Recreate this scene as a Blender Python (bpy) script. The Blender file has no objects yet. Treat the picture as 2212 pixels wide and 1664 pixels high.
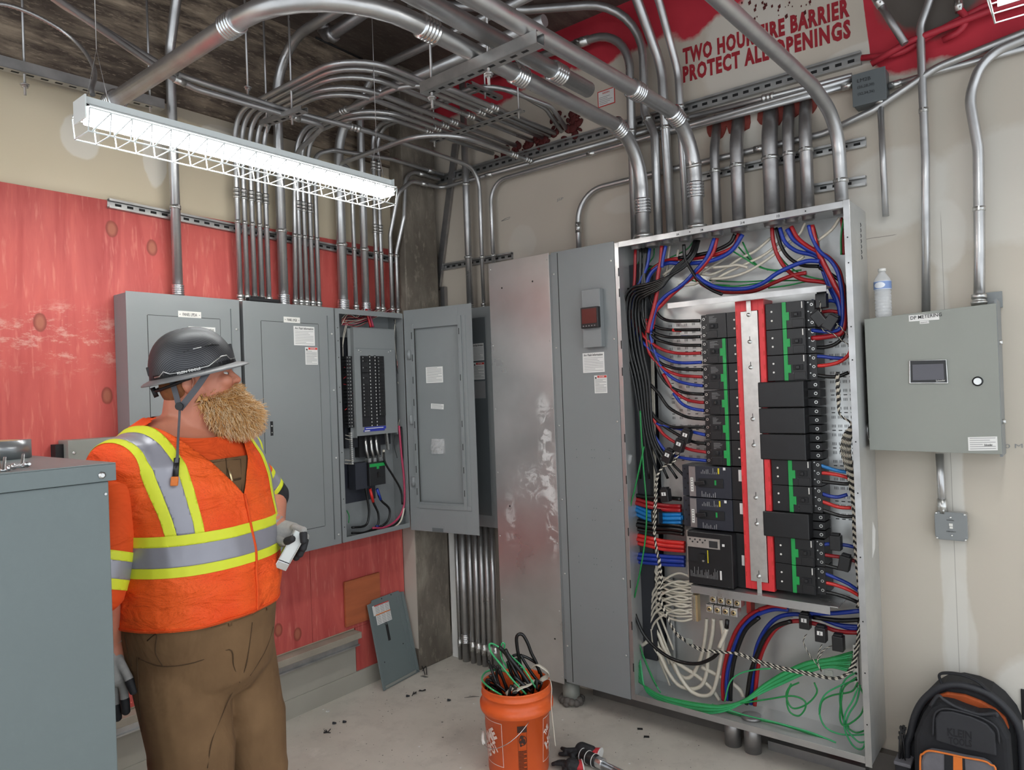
import bpy, bmesh, math, random
from mathutils import Vector, Matrix
from mathutils.bvhtree import BVHTree
V = Vector
SC = bpy.context.scene
COL = SC.collection
random.seed(7)

# ---------------------------------------------------------------- camera (metres; room corner at the origin, left wall x=0, right wall y=0)
yaw, pit, rol, FPX = 0.67673488, 0.0074829, -0.03656426, 1529.32
CAM = V((3.245, -3.25, 1.65))
fw = V((-math.sin(yaw) * math.cos(pit), math.cos(yaw) * math.cos(pit), math.sin(pit)))
r0 = V((math.cos(yaw), math.sin(yaw), 0)); u0 = r0.cross(fw)
RT = math.cos(rol) * r0 + math.sin(rol) * u0
UP = -math.sin(rol) * r0 + math.cos(rol) * u0
cd = bpy.data.cameras.new('camera'); cam = bpy.data.objects.new('camera', cd); COL.objects.link(cam)
cd.sensor_width = 36; cd.lens = FPX / 2212 * 36; cd.clip_start = .02
cam.matrix_world = Matrix(((RT.x, UP.x, -fw.x, CAM.x), (RT.y, UP.y, -fw.y, CAM.y), (RT.z, UP.z, -fw.z, CAM.z), (0, 0, 0, 1)))
SC.camera = cam

# ---------------------------------------------------------------- light and exposure
w = bpy.data.worlds.new('world'); SC.world = w; w.use_nodes = True
w.node_tree.nodes['Background'].inputs[0].default_value = (.8, .85, .9, 1)
w.node_tree.nodes['Background'].inputs[1].default_value = 1.5      # even ambient fill, added through the open unbuilt back of the room
cy = SC.cycles; cy.max_bounces = 6; cy.diffuse_bounces = 3; cy.glossy_bounces = 3; cy.transmission_bounces = 5; cy.transparent_max_bounces = 6
cy.use_adaptive_sampling = True; cy.adaptive_threshold = .04; cy.caustics_reflective = False; cy.caustics_refractive = False
SC.view_settings.view_transform = 'Standard'; SC.view_settings.look = 'None'
SC.view_settings.exposure = 0.15; SC.view_settings.gamma = 1
TUBE_POWER = 40.0
ROOM_X, ROOM_Y, CEIL = 4.6, -4.9, 3.63

# ---------------------------------------------------------------- survey helpers: where a sight line meets a real plane of the room
def ray(px, py): return fw + RT * ((px - 1106) / FPX) - UP * ((py - 832) / FPX)
def fx(px, py, X): d = ray(px, py); return CAM + d * ((X - CAM.x) / d.x)
def fy(px, py, Y): d = ray(px, py); return CAM + d * ((Y - CAM.y) / d.y)
def fz(px, py, Z): d = ray(px, py); return CAM + d * ((Z - CAM.z) / d.z)

# ---------------------------------------------------------------- materials
MT = {}
def lin(c):
    if isinstance(c, str):
        c = tuple(int(c[i:i + 2], 16) / 255 for i in (0, 2, 4))
        c = tuple(x / 12.92 if x <= .04045 else ((x + .055) / 1.055) ** 2.4 for x in c)
    return (*c, 1)
class NT:
    def __init__(s, name):
        s.m = bpy.data.materials.new(name); s.m.use_nodes = True; s.t = s.m.node_tree
        s.b = s.t.nodes['Principled BSDF']; s._pos = None
        MT[name] = s.m
    def n(s, k, **kw):
        x = s.t.nodes.new(k)
        for a, v in kw.items():
            if a.startswith('i_'):
                key = a[2:]; key = int(key) if key.isdigit() else key
                if hasattr(v, 'is_output'): s.t.links.new(v, x.inputs[key])
                else: x.inputs[key].default_value = v
            else: setattr(x, a, v)
        return x
    def pos(s):
        if s._pos is None: s._pos = s.n('ShaderNodeNewGeometry').outputs['Position']
        return s._pos
    def noise(s, scale, detail=3, stretch=(1, 1, 1), off=(0, 0, 0), rough=.5, dist=0):
        mp = s.n('ShaderNodeMapping', i_0=s.pos(), i_1=off, i_3=stretch)
        return s.n('ShaderNodeTexNoise', i_Vector=mp.outputs[0], i_Scale=scale, i_Detail=detail, i_Roughness=rough, i_Distortion=dist).outputs[0]
    def ma(s, op, a, b=0.0, c=0.0):
        return s.n('ShaderNodeMath', operation=op, i_0=a, i_1=b, i_2=c).outputs[0]
    def mr(s, v, a, b, c=0., d=1.):
        return s.n('ShaderNodeMapRange', i_0=v, i_1=a, i_2=b, i_3=c, i_4=d).outputs[0]
    def mix(s, f, a, b):
        x = s.t.nodes.new('ShaderNodeMix'); x.data_type = 'RGBA'
        for i, v in ((0, f), (6, a), (7, b)):
            if hasattr(v, 'is_output'): s.t.links.new(v, x.inputs[i])
            else: x.inputs[i].default_value = v
        return x.outputs[2]
    def sep(s):
        x = s.n('ShaderNodeSeparateXYZ', i_0=s.pos()); return x.outputs
    def blob(s, c, rad, nz=None, amp=.5, soft=.05):
        "mask: 1 inside an ellipsoid around c whose edge is roughened by a noise"
        d = s.n('ShaderNodeVectorMath', operation='SUBTRACT', i_0=s.pos(), i_1=c).outputs[0]
        d = s.n('ShaderNodeVectorMath', operation='DIVIDE', i_0=d, i_1=rad).outputs[0]
        l = s.n('ShaderNodeVectorMath', operation='LENGTH', i_0=d).outputs['Value']
        if nz is not None: l = s.ma('ADD', l, s.ma('MULTIPLY', s.ma('SUBTRACT', nz, .5), amp * 2))
        return s.mr(l, 1 + soft, 1 - soft)
    def set(s, **k):
        for a, v in k.items():
            a = a.replace('_', ' ')
            if hasattr(v, 'is_output'): s.t.links.new(v, s.b.inputs[a])
            else: s.b.inputs[a].default_value = v
        return s.m
    def bump(s, h, st=.3, dist=.002):
        b = s.n('ShaderNodeBump', i_Strength=st, i_Distance=dist, i_Height=h); s.t.links.new(b.outputs[0], s.b.inputs['Normal'])
def mat(name, col, rough=.5, metal=0., var=.0, vs=6, bump=0., bs=60, col2=None, stretch=(1, 1, 1), rvar=0., **kw):
    s = NT(name); c = lin(col)
    if var or col2:
        nz = s.noise(vs, 4, stretch)
        c2 = lin(col2) if col2 else tuple(x * (1 - var) for x in c[:3]) + (1,)
        s.set(Base_Color=s.mix(s.mr(nz, .3, .7), c2, c))
        if rvar: s.set(Roughness=s.mr(nz, .3, .7, rough + rvar, rough - rvar))
    else: s.set(Base_Color=c)
    if not rvar: s.set(Roughness=rough)
    s.set(Metallic=metal, **kw)
    if bump: s.bump(s.noise(bs, 3, stretch), bump)
    return s.m
mat('galv', (.58, .58, .58), .37, .88, .25, 9, rvar=.1)
mat('galv_dark', (.43, .42, .42), .42, .88, .3, 12, rvar=.1)
mat('galv_bright', (.78, .79, .80), .25, .95, .15, 30)
mat('zinc', (.72, .72, .70), .33, .95, .3, 40)
mat('sheet_galv', (.72, .73, .72), .42, .75, .2, 4, rvar=.12)
mat('strut_metal', (.54, .54, .53), .4, .85, .3, 14)
mat('slot_dark', (.012, .012, .012), .8)
mat('grey_paint', '85898a', .42, 0, .06, 3, bump=.03, bs=300)
mat('grey_paint_dark', '606668', .45, 0, .05, 3)
mat('grey_box', '8d9089', .45, 0, .05, 3)
mat('grey_transformer', '6d7879', .42, 0, .05, 3, bump=.03, bs=300)
mat('black_plastic', '1f1f21', .38, 0, .2, 20)
mat('black_matte', '17171a', .6)
mat('slate_plastic', '2b2e38', .45, 0, .15, 20)
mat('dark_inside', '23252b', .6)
mat('red_plastic', 'e23a3f', .4, 0, .08, 20)
mat('green_plastic', '1f9a4b', .4)
mat('white_plastic', 'e6e4de', .4)
mat('white_label', 'e4e3e0', .5)
mat('ink', '2a2a2c', .6)
mat('ink_grey', '8e8e8e', .6)
mat('label_red', 'c8382f', .5)
mat('label_orange', 'd0702a', .5)
mat('label_blue', '2c36a0', .4)
mat('yellow_plastic', 'd8c62c', .4)
mat('brass', (.75, .6, .35), .35, .9)
mat('aluminium', (.72, .71, .68), .38, .9, .15, 40)
mat('screw', (.7, .7, .68), .3, .9)
for nm, c in dict(black='0b0b0c', red='a81f26', blue='1e3a9c', white='d6cfbf', green='1e8c46', bright_blue='1f7fc6', bright_red='d8302c', mint='3fae6e', pink='b03858').items():
    mat('wire_' + nm, c, .32, 0, .12, 30)
s = NT('wire_twisted'); wv = s.n('ShaderNodeTexWave', wave_type='BANDS', bands_direction='DIAGONAL', i_0=s.pos(), i_1=42, i_2=0)
s.set(Base_Color=s.mix(s.mr(wv.outputs[1], .45, .55), lin('17171a'), lin('e4e0d6')), Roughness=.4)
# light tubes
s = NT('tube_light'); s.set(Base_Color=(1, 1, 1, 1), Emission_Color=(1, .985, .95, 1), Emission_Strength=TUBE_POWER)
mat('fixture_white', 'dfe5e4', .4)
# concrete floor
s = NT('floor_concrete'); n1 = s.noise(1.3, 5, rough=.6); n2 = s.noise(9, 5, rough=.65); n3 = s.noise(70, 2)
c = s.mix(s.mr(n1, .35, .65), lin('bdb7ac'), lin('d2ccc1')); c = s.mix(s.mr(n2, .5, .75, 0, .55), c, lin('aaa49b'))
c = s.mix(s.mr(s.noise(3.1, 6, rough=.7, off=(3, 1, 0)), .6, .7, 0, .5), c, lin('ded8ce'))
c = s.mix(s.mr(n3, .68, .74, 0, .6), c, lin('8a837a'))
s.set(Base_Color=c, Roughness=.75); s.bump(n2, .25, .004)
# board-marked concrete, streaks run along the walls
def concrete(name, a, b, d, stretch, sc=4):
    s = NT(name); n1 = s.noise(sc, 6, stretch, rough=.68, dist=.3); n2 = s.noise(1.4, 4); n3 = s.noise(26, 4, stretch, rough=.7)
    c = s.mix(s.mr(n1, .42, .66), lin(a), lin(b)); c = s.mix(s.mr(n2, .42, .62, 0, .75), c, lin(d)); c = s.mix(s.mr(n3, .56, .66, 0, .55), c, lin(b))
    s.set(Base_Color=c, Roughness=.7); s.bump(n3, .5, .004); return s
concrete('beam_concrete', '594c42', 'b9a68f', '463a32', (1, .8, 4.5))
concrete('ceiling_concrete', '5c504a', '80736b', '51463f', (3, .8, 1))
concrete('column_concrete', '776e63', '989082', '514a42', (1.2, 1.2, .5), 7)
mat('column_dark', '6a6560', .7, 0, .3, 6, bump=.3, bs=40)
# drywall, left wall: beige with tape mud patches
s = NT('drywall_left'); nz = s.noise(7, 4)
c = s.mix(s.mr(s.noise(1.2, 3), .35, .65), lin('c9bba0'), lin('d3c6ad'))
for cc, rr in (((0, -2.05, 2.78), (.3, .075, .1)), ((0, -1.74, 2.76), (.3, .055, .13)), ((0, -1.4, 2.95), (.3, .12, .05))):
    c = s.mix(s.ma('MULTIPLY', s.blob(cc, rr, nz, .35), .8), c, lin('e0dace'))
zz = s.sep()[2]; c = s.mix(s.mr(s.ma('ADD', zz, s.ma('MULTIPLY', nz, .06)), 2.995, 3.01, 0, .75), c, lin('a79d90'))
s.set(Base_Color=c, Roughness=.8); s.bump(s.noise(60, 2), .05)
mat('drywall_low', 'a6a398', .8, 0, .12, 3, bump=.05)
mat('drywall_grey', 'b9b1a6', .8, 0, .1, 4, bump=.1)
# drywall, right wall: tan paper, joint compound, red fire-stop paint along the top
s = NT('drywall_right'); nz = s.noise(5, 5, rough=.6); o = s.sep()
c = s.mix(s.mr(s.noise(.9, 3), .35, .65), lin('bfb4a6'), lin('c9bfb1'))
c = s.mix(s.mr(o[0], 2.5, 2.75, 0, .45), c, lin('c8c3b6'))
for cc, rr, k in (((2.83, 0, 1.1), (.045, .3, .95), .75), ((2.84, 0, .5), (.06, .3, .35), .6), ((3.15, 0, .42), (.2, .3, .2), .8), ((2.85, 0, 2.2), (.07, .3, .14), .6),
                  ((3.02, 0, 2.35), (.28, .3, .22), .5), ((2.68, 0, 2.42), (.2, .3, .16), .55), ((2.5, 0, 2.3), (.25, .3, .12), .35), ((2.15, 0, 2.77), (.2, .3, .07), .6),
                  ((2.1, 0, 3.15), (.22, .3, .3), .45), ((.75, 0, 2.5), (.1, .3, .1), .25), ((2.6, 0, 3.0), (.2, .3, .05), .5), ((1.6, 0, 2.6), (.3, .3, .06), .3)):
    c = s.mix(s.ma('MULTIPLY', s.blob(cc, rr, nz, .3, .08), k), c, lin('d9d6ce'))
seam = s.ma('MULTIPLY', s.mr(s.ma('ABSOLUTE', s.ma('SUBTRACT', o[0], 2.835)), .0016, .0008), s.mr(o[2], 2.3, 2.25))
c = s.mix(s.ma('MULTIPLY', seam, .6), c, lin('8b857b'))
crk = s.ma('MULTIPLY', s.mr(s.ma('ABSOLUTE', s.ma('SUBTRACT', o[2], s.ma('ADD', 2.22, s.ma('MULTIPLY', nz, .02)))), .002, .001), s.mr(s.ma('ABSOLUTE', s.ma('SUBTRACT', o[0], 2.61)), .07, .06))
c = s.mix(s.ma('MULTIPLY', crk, .7), c, lin('6e665c'))
rp = s.n('ShaderNodeFloatCurve', i_1=s.mr(o[0], 0, 4)); cu = rp.mapping.curves[0]
pts = [(0, .62), (.08, .66), (.14, .6), (.20, .68), (.25, .72), (.33, .62), (.36, .66), (.42, .67), (.46, .6), (.49, .66), (.52, .7), (.56, .98), (.64, .98), (.652, .12), (.665, .01), (.7, .0), (1, .0)]
cu.points[0].location = pts[0]; cu.points[1].location = pts[-1]
for p in pts[1:-1]: cu.points.new(*p)
for p in cu.points: p.handle_type = 'VECTOR'
thr = s.ma('ADD', s.ma('MULTIPLY', rp.outputs[0], .75), 2.86)      # lower edge of the red paint
edge = s.ma('ADD', o[2], s.ma('MULTIPLY', s.ma('SUBTRACT', nz, .5), .16))
c = s.mix(s.mr(s.ma('SUBTRACT', edge, thr), 0, .03), c, s.mix(s.mr(s.noise(3, 3), .4, .6), lin('b32536'), lin('c5303f')))
c = s.mix(s.blob((2.84, 0, 3.2), (.2, .4, .2), nz, .3, .12), c, lin('5e5751'))
s.set(Base_Color=c, Roughness=.75); s.bump(s.noise(60, 2), .05)
# red-stained plywood with knots
s = NT('red_plywood'); g = s.noise(2.2, 5, (1, 5, .6), rough=.6, dist=1.2); n1 = s.noise(1.6, 4); n2 = s.noise(38, 3, (1, 1.6, .22))
c = s.mix(s.mr(g, .32, .68), lin('a9403e'), lin('c85f58')); c = s.mix(s.mr(n1, .42, .62, 0, .55), c, lin('cc5a50')); c = s.mix(s.mr(n2, .58, .72, 0, .4), c, lin('dd8a7e'))
nz = s.noise(14, 4); rub = s.ma('MULTIPLY', s.mr(s.noise(9, 6, (1, 1, 2.5), rough=.8), .52, .62), s.blob((0, -2.15, 1.93), (.2, .28, .13), nz, .4, .3))
c = s.mix(s.ma('MULTIPLY', rub, .5), c, lin('dcb8aa'))
for cc in ((0, -1.94, 2.41), (0, -1.77, 2.35), (0, -2.22, 1.99), (0, -1.98, 1.69), (0, -1.09, .42), (0, -1.2, .47)):
    c = s.mix(s.blob(cc, (.2, .024, .036), nz, .3, .1), c, lin('8a3a30')); c = s.mix(s.blob(cc, (.2, .016, .027), nz, .3, .3), c, lin('a8604a'))
s.set(Base_Color=c, Roughness=.62); s.bump(g, .12, .002)
mat('red_paint', 'b22a3a', .6, 0, .15, 8); mat('stencil_red', 'a3202d', .65, 0, .25, 40)
mat('firestop', '551816', .8, 0, .35, 30, bump=.6, bs=60)
mat('firestop_light', '8c3a30', .75, 0, .3, 30, bump=.6, bs=60)
mat('wood_orange', 'b5623c', .7, 0, .3, 6, stretch=(1, .5, 4))
mat('wood_pale', 'a0988a', .8, 0, .2, 8, bump=.1)

# ---------------------------------------------------------------- geometry helpers
class MB:
    "collects shapes in world metres, links them as ONE mesh object"
    def __init__(s): s.v = []; s.f = []; s.m = []; s.s = []; s.mi = 0
    def add(s, vs, fs, smooth=False):
        o = len(s.v); s.v += [tuple(p) for p in vs]
        for f in fs: s.f.append(tuple(i + o for i in f)); s.m.append(s.mi); s.s.append(smooth)
        return s
    def obox(s, c, ax, ay, az):
        "box: centre and three half-extent vectors"
        c = V(c); P = [c + ax * i + ay * j + az * k for k in (-1, 1) for j in (-1, 1) for i in (-1, 1)]
        F = [(0, 2, 3, 1), (4, 5, 7, 6), (0, 1, 5, 4), (2, 6, 7, 3), (0, 4, 6, 2), (1, 3, 7, 5)]
        if ax.cross(ay).dot(az) < 0: F = [f[::-1] for f in F]
        return s.add(P, F)
    def box(s, x0, y0, z0, x1, y1, z1):
        return s.obox(((x0 + x1) / 2, (y0 + y1) / 2, (z0 + z1) / 2), V((abs(x1 - x0) / 2, 0, 0)), V((0, abs(y1 - y0) / 2, 0)), V((0, 0, abs(z1 - z0) / 2)))
    def tube(s, pts, r, n=10, cap=True, flat=None):
        pts = [V(p) for p in pts]
        if len(pts) < 2: return s
        rs = r if isinstance(r, (list, tuple)) else [r] * len(pts)
        t0 = (pts[1] - pts[0]).normalized(); a = V((0, 0, 1)) if abs(t0.z) < .9 else V((1, 0, 0))
        nv = t0.cross(a).normalized(); vs = []
        for i, p in enumerate(pts):
            t = (pts[min(i + 1, len(pts) - 1)] - pts[max(i - 1, 0)])
            t = t.normalized() if t.length > 1e-9 else t0
            nv = (nv - t * nv.dot(t)); nv = nv.normalized() if nv.length > 1e-6 else t.orthogonal().normalized()
            b = t.cross(nv)
            for k in range(n):
                an = 2 * math.pi * k / n
                vs.append(p + (nv * math.cos(an) + b * math.sin(an) * (flat or 1)) * rs[i])
        fs = [(i * n + k, i * n + (k + 1) % n, (i + 1) * n + (k + 1) % n, (i + 1) * n + k) for i in range(len(pts) - 1) for k in range(n)]
        s.add(vs, fs, True)
        if cap:
            o = len(s.v) - len(vs); L = (len(pts) - 1) * n
            s.f.append(tuple(o + k for k in reversed(range(n)))); s.f.append(tuple(o + L + k for k in range(n))); s.m += [s.mi] * 2; s.s += [False] * 2
        return s
    def cyl(s, p, q, r, n=16): return s.tube([p, q], r, n)
    def lathe(s, base, axis, prof, n=20, cap=True):
        "prof: list of (distance along axis, radius)"
        base = V(base); a = V(axis).normalized(); u = a.orthogonal().normalized(); v = a.cross(u); vs = []
        for h, r in prof:
            for k in range(n):
                an = 2 * math.pi * k / n; vs.append(base + a * h + (u * math.cos(an) + v * math.sin(an)) * r)
        fs = [(i * n + k, i * n + (k + 1) % n, (i + 1) * n + (k + 1) % n, (i + 1) * n + k) for i in range(len(prof) - 1) for k in range(n)]
        s.add(vs, fs, True)
        if cap:
            o = len(s.v) - len(vs); L = (len(prof) - 1) * n
            s.f.append(tuple(o + k for k in reversed(range(n)))); s.f.append(tuple(o + L + k for k in range(n))); s.m += [s.mi] * 2; s.s += [False] * 2
        return s
    def plate(s, P, nrm, th):
        "flat polygon P with real thickness th along nrm"
        nrm = V(nrm).normalized(); P = [V(p) for p in P]; n = len(P)
        cr = (P[1] - P[0]).cross(P[2] - P[1])
        if cr.dot(nrm) < 0: P = P[::-1]
        vs = P + [p + nrm * th for p in P]
        fs = [tuple(reversed(range(n))), tuple(range(n, 2 * n))] + [(i, (i + 1) % n, n + (i + 1) % n, n + i) for i in range(n)]
        return s.add(vs, fs)
    def ell(s, c, a, b, d, nu=14, nv=8):
        "ellipsoid with three semi-axis vectors"
        c = V(c); vs = [c - d]
        for j in range(1, nv):
            ph = -math.pi / 2 + math.pi * j / nv
            for i in range(nu):
                th = 2 * math.pi * i / nu; vs.append(c + (a * math.cos(th) + b * math.sin(th)) * math.cos(ph) + d * math.sin(ph))
        vs.append(c + d); fs = []
        for i in range(nu): fs.append((0, 1 + (i + 1) % nu, 1 + i))
        for j in range(nv - 2):
            for i in range(nu):
                p = 1 + j * nu + i; q = 1 + j * nu + (i + 1) % nu; fs.append((p, q, q + nu, p + nu))
        L = 1 + (nv - 2) * nu
        for i in range(nu): fs.append((L + i, L + (i + 1) % nu, len(vs) - 1))
        if a.cross(b).dot(d) < 0: fs = [f[::-1] for f in fs]
        return s.add(vs, fs, True)
    def mesh(s, name, mats):
        me = bpy.data.meshes.new(name); me.from_pydata(s.v, [], s.f)
        for m in (mats if isinstance(mats, (list, tuple)) else [mats]): me.materials.append(MT[m])
        me.polygons.foreach_set('material_index', s.m); me.polygons.foreach_set('use_smooth', s.s); me.update(); return me
    def build(s, name, mats, parent=None, bevel=0, seg=2):
        return link_mesh(s.mesh(name, mats), name, parent, bevel, seg)
def wloc(o):
    p = V((0, 0, 0))
    while o is not None: p += o.location; o = o.parent
    return p
def link_mesh(me, name, parent=None, bevel=0, seg=2):
    "mesh given in world metres; its origin moves to the middle of its base"
    if len(me.vertices):
        lo = V([min(v.co[i] for v in me.vertices) for i in range(3)]); hi = V([max(v.co[i] for v in me.vertices) for i in range(3)])
        b = V(((lo.x + hi.x) / 2, (lo.y + hi.y) / 2, lo.z))
    else: b = V((0, 0, 0))
    me.transform(Matrix.Translation(-b)); o = bpy.data.objects.new(name, me); COL.objects.link(o)
    if parent is not None: o.parent = parent; o.location = b - wloc(parent)
    else: o.location = b
    if bevel:
        m = o.modifiers.new('bevel', 'BEVEL'); m.width = bevel; m.segments = seg; m.limit_method = 'ANGLE'; m.harden_normals = False
    return o
def tag(o, label=None, cat=None, group=None, kind=None):
    if label: o['label'] = label
    if cat: o['category'] = cat
    if group: o['group'] = group
    if kind: o['kind'] = kind
    return o
def thing(name, label, cat, loc=(0, 0, 0), group=None):
    o = bpy.data.objects.new(name, None); COL.objects.link(o); o.location = loc; o.empty_display_size = .05
    return tag(o, label, cat, group)
def struct(name, mb, m, **k): o = mb.build(name, m, **k); o['kind'] = 'structure'; return o
def copy_thing(src, delta, label=None, group=None):
    r = src.copy(); COL.objects.link(r); r.location = src.location + V(delta)
    if label: r['label'] = label
    if group: r['group'] = group
    for ch in src.children:
        c = ch.copy(); COL.objects.link(c); c.parent = r
        for g in ch.children: d = g.copy(); COL.objects.link(d); d.parent = c
    return r
def text(txt, o, xd, zd, wd, ht, m, parent, name='lettering', off=.0006, bold=0, label=None, spacing=1.0):
    "raised lettering: lower-left corner o, reading direction xd, up zd, fitted to wd x ht"
    cu = bpy.data.curves.new(name, 'FONT'); cu.body = txt; cu.resolution_u = 2; cu.offset = bold; cu.extrude = .001; cu.space_character = spacing
    t = bpy.data.objects.new(name, cu); COL.objects.link(t); dg = bpy.context.evaluated_depsgraph_get(); dg.update()
    me = bpy.data.meshes.new_from_object(t.evaluated_get(dg)); bpy.data.objects.remove(t)
    xs = [v.co.x for v in me.vertices]; ys = [v.co.y for v in me.vertices]
    x0, x1, y0, y1 = min(xs), max(xs), min(ys), max(ys); xd = V(xd).normalized(); zd = V(zd).normalized(); nd = xd.cross(zd)
    for v in me.vertices:
        c = v.co; v.co = V(o) + xd * ((c.x - x0) / (x1 - x0) * wd) + zd * ((c.y - y0) / max(y1 - y0, 1e-6) * ht) + nd * (off + (off * .5 if c.z > 0 else 0))
    me.materials.clear(); me.materials.append(MT[m]); ob = link_mesh(me, name, parent)
    if label: ob['label'] = label
    return ob
def fillet(P, R, n=8):
    "round the corners of a polyline with bend radius R (one number or one per corner)"
    P = [V(p) for p in P]; out = [P[0]]
    for i in range(1, len(P) - 1):
        a = P[i - 1] - P[i]; b = P[i + 1] - P[i]; la, lb = a.length, b.length; a.normalize(); b.normalize()
        r = R[i - 1] if isinstance(R, (list, tuple)) else R
        an = a.angle(b); 
        if an > 3.10 or r <= 0: out.append(P[i]); continue
        d = min(r / math.tan(an / 2), la * .49, lb * .49); rr = d * math.tan(an / 2)
        c = P[i] + (a + b).normalized() * (rr / math.sin(an / 2)); p0 = P[i] + a * d; p1 = P[i] + b * d
        v0 = p0 - c; v1 = p1 - c; tot = v0.angle(v1)
        for k in range(n + 1):
            t = k / n; out.append(c + (v0 * math.sin((1 - t) * tot) + v1 * math.sin(t * tot)) / math.sin(tot))
    out.append(P[-1]); return out
def smooth_path(P, sub=6):
    "Catmull-Rom curve through the points"
    P = [V(p) for p in P]
    if len(P) < 3: return P
    Q = [P[0] * 2 - P[1]] + P + [P[-1] * 2 - P[-2]]; out = []
    for i in range(1, len(Q) - 2):
        a, b, c, d = Q[i - 1:i + 3]
        for k in range(sub):
            t = k / sub; out.append(.5 * ((2 * b) + (c - a) * t + (2 * a - 5 * b + 4 * c - d) * t * t + (3 * b - a - 3 * c + d) * t ** 3))
    out.append(P[-1]); return out

# ---------------------------------------------------------------- the room
struct('floor', MB().box(-.15, ROOM_Y, -.1, ROOM_X, .15, 0), 'floor_concrete')
struct('ceiling', MB().box(-.15, ROOM_Y, CEIL, ROOM_X, .15, CEIL + .15), 'ceiling_concrete')
struct('wall_right', MB().box(-.15, 0, 0, ROOM_X, .15, CEIL), 'drywall_right')
struct('wall_left', MB().box(-.15, ROOM_Y, .1, 0, 0, 3.03), 'drywall_left')
tag(struct('trim_beam', MB().box(-.15, ROOM_Y, 3.03, .015, 0, CEIL), 'beam_concrete'), 'board-marked brown concrete beam above the left wall')
struct('trim_curb', MB().box(-.15, ROOM_Y, 0, .02, -.3355, .099), 'drywall_low')
# corner column
m = MB(); m.box(0, -.335, 0, .12, -.06, CEIL); struct('trim_column', m, 'column_concrete', bevel=.006)
struct('trim_column_return', MB().box(.0165, -.3375, .13, .119, -.3352, .95), 'drywall_grey')
struct('trim_column_strip', MB().box(.125, -.055, 0, .17, -.002, .95), 'white_label')
# ply backboards and their ledge
pl = tag(MB().box(.0003, -3.6, .345, .012, -1.0, 2.53).build('plywood_board', 'red_plywood'), 'large red-stained plywood backboard with knots behind the grey panels', 'board')
pl2 = tag(MB().box(.0003, -.998, .345, .012, -.338, 2.53).build('plywood_board', 'red_plywood'), 'red-stained plywood strip beside the concrete column, behind the open panel', 'board')
tag(MB().box(.0003, -.715, .10, .012, -.338, .344).build('plywood_board', 'red_plywood'), 'small red plywood offcut low on the wall behind the leaning cover', 'board')
tag(MB().box(.0165, -.79, .37, .03, -.54, .62).build('wood_patch', 'wood_orange', bevel=.001), 'orange-brown square of wood screwed on the red plywood above the leaning cover', 'wood patch')
m = MB(); m.box(.0005, -3.6, .30, .075, -.72, .335); led = m.build('wood_ledge', 'wood_pale', bevel=.003); tag(led, 'dusty pale ledge board along the foot of the left wall', 'ledge')
m = MB(); m.mi = 0; m.box(.0005, -3.6, .255, .04, -.72, .2995); m.box(.04, -3.6, .255, .055, -.72, .262); st = m.build('steel_rail', 'strut_metal'); tag(st, 'dull steel rail fixed under the dusty ledge board', 'rail')
struct('trim_low_board', MB().box(0.0001, -3.6, .0995, .014, -.72, .254), 'drywall_low')

# ---------------------------------------------------------------- light fixtures
def light(x, y0, y1, z, label, hang=True):
    t = thing('light_fixture', label, 'light', (x, (y0 + y1) / 2, z))
    m = MB()   # hood: channel with sloping wings, open below
    prof = [(-.066, -.004), (-.03, .014), (-.03, .034), (.03, .034), (.03, .014), (.066, -.004), (.065, -.007), (.028, .002), (-.028, .002), (-.065, -.007)]
    for y in (y0, y1): pass
    vs = [(x + a, y, z + b) for y in (y0, y1) for a, b in prof]; n = len(prof)
    m.add(vs, [(i, (i + 1) % n, n + (i + 1) % n, n + i)[::-1] for i in range(n)])
    for y, d in ((y0, -1), (y1, 1)): m.box(x - .045, y, z - .036, x + .045, y + d * .004, z + .034)
    m.build('hood', 'fixture_white', t)
    for dx in (-.026, .026):
        MB().cyl((x + dx, y0 + .02, z - .022), (x + dx, y1 - .02, z - .022), .0125, 10).build('tube', 'tube_light', t)
    m = MB(); n = 20; L = y1 - y0          # wire guard
    B = [(-.066, -.012), (-.052, -.078), (.052, -.078), (.066, -.012)]
    for i in range(n + 1):
        y = y0 + L * i / n; m.tube([(x + a, y, z + b) for a, b in B], .0021, 5)
        if i < n: m.tube([(x + B[3][0], y + L / n, z + B[3][1]), (x + B[2][0], y + L / n * .15, z + B[2][1])], .0021, 5)
    for a, b in B: m.tube([(x + a, y0, z + b), (x + a, y1, z + b)], .0026, 5)
    m.build('wire_guard', 'fixture_white', t)
    if hang:
        for y in (y0 + .05, y1 - .05):
            m = MB(); m.tube([(x, y, z + .2), (x, y, CEIL)], .0014, 5); m.tube([(x - .02, y - .03, z + .02), (x, y, z + .2), (x + .01, y + .03, z + .02)], .0014, 5); m.build('hanger_wire', 'galv', t)
    return t
light(.92, -2.385, -1.175, 2.545, 'lit fluorescent strip light with white wire guard hanging left of centre')
light(3.15, -2.2, -.955, 2.66, 'lit fluorescent strip light whose guarded end shows at the top right corner')
light(3.15, -4.4, -3.4, 2.64, 'unseen fluorescent strip light added behind the viewer to fill the room')  # out of view, added for more light from behind
light(.92, -4.6, -3.4, 2.585, 'unseen fluorescent strip light added beyond the left edge as fill')  # added fill lamp, also unseen, completes the grid

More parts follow.
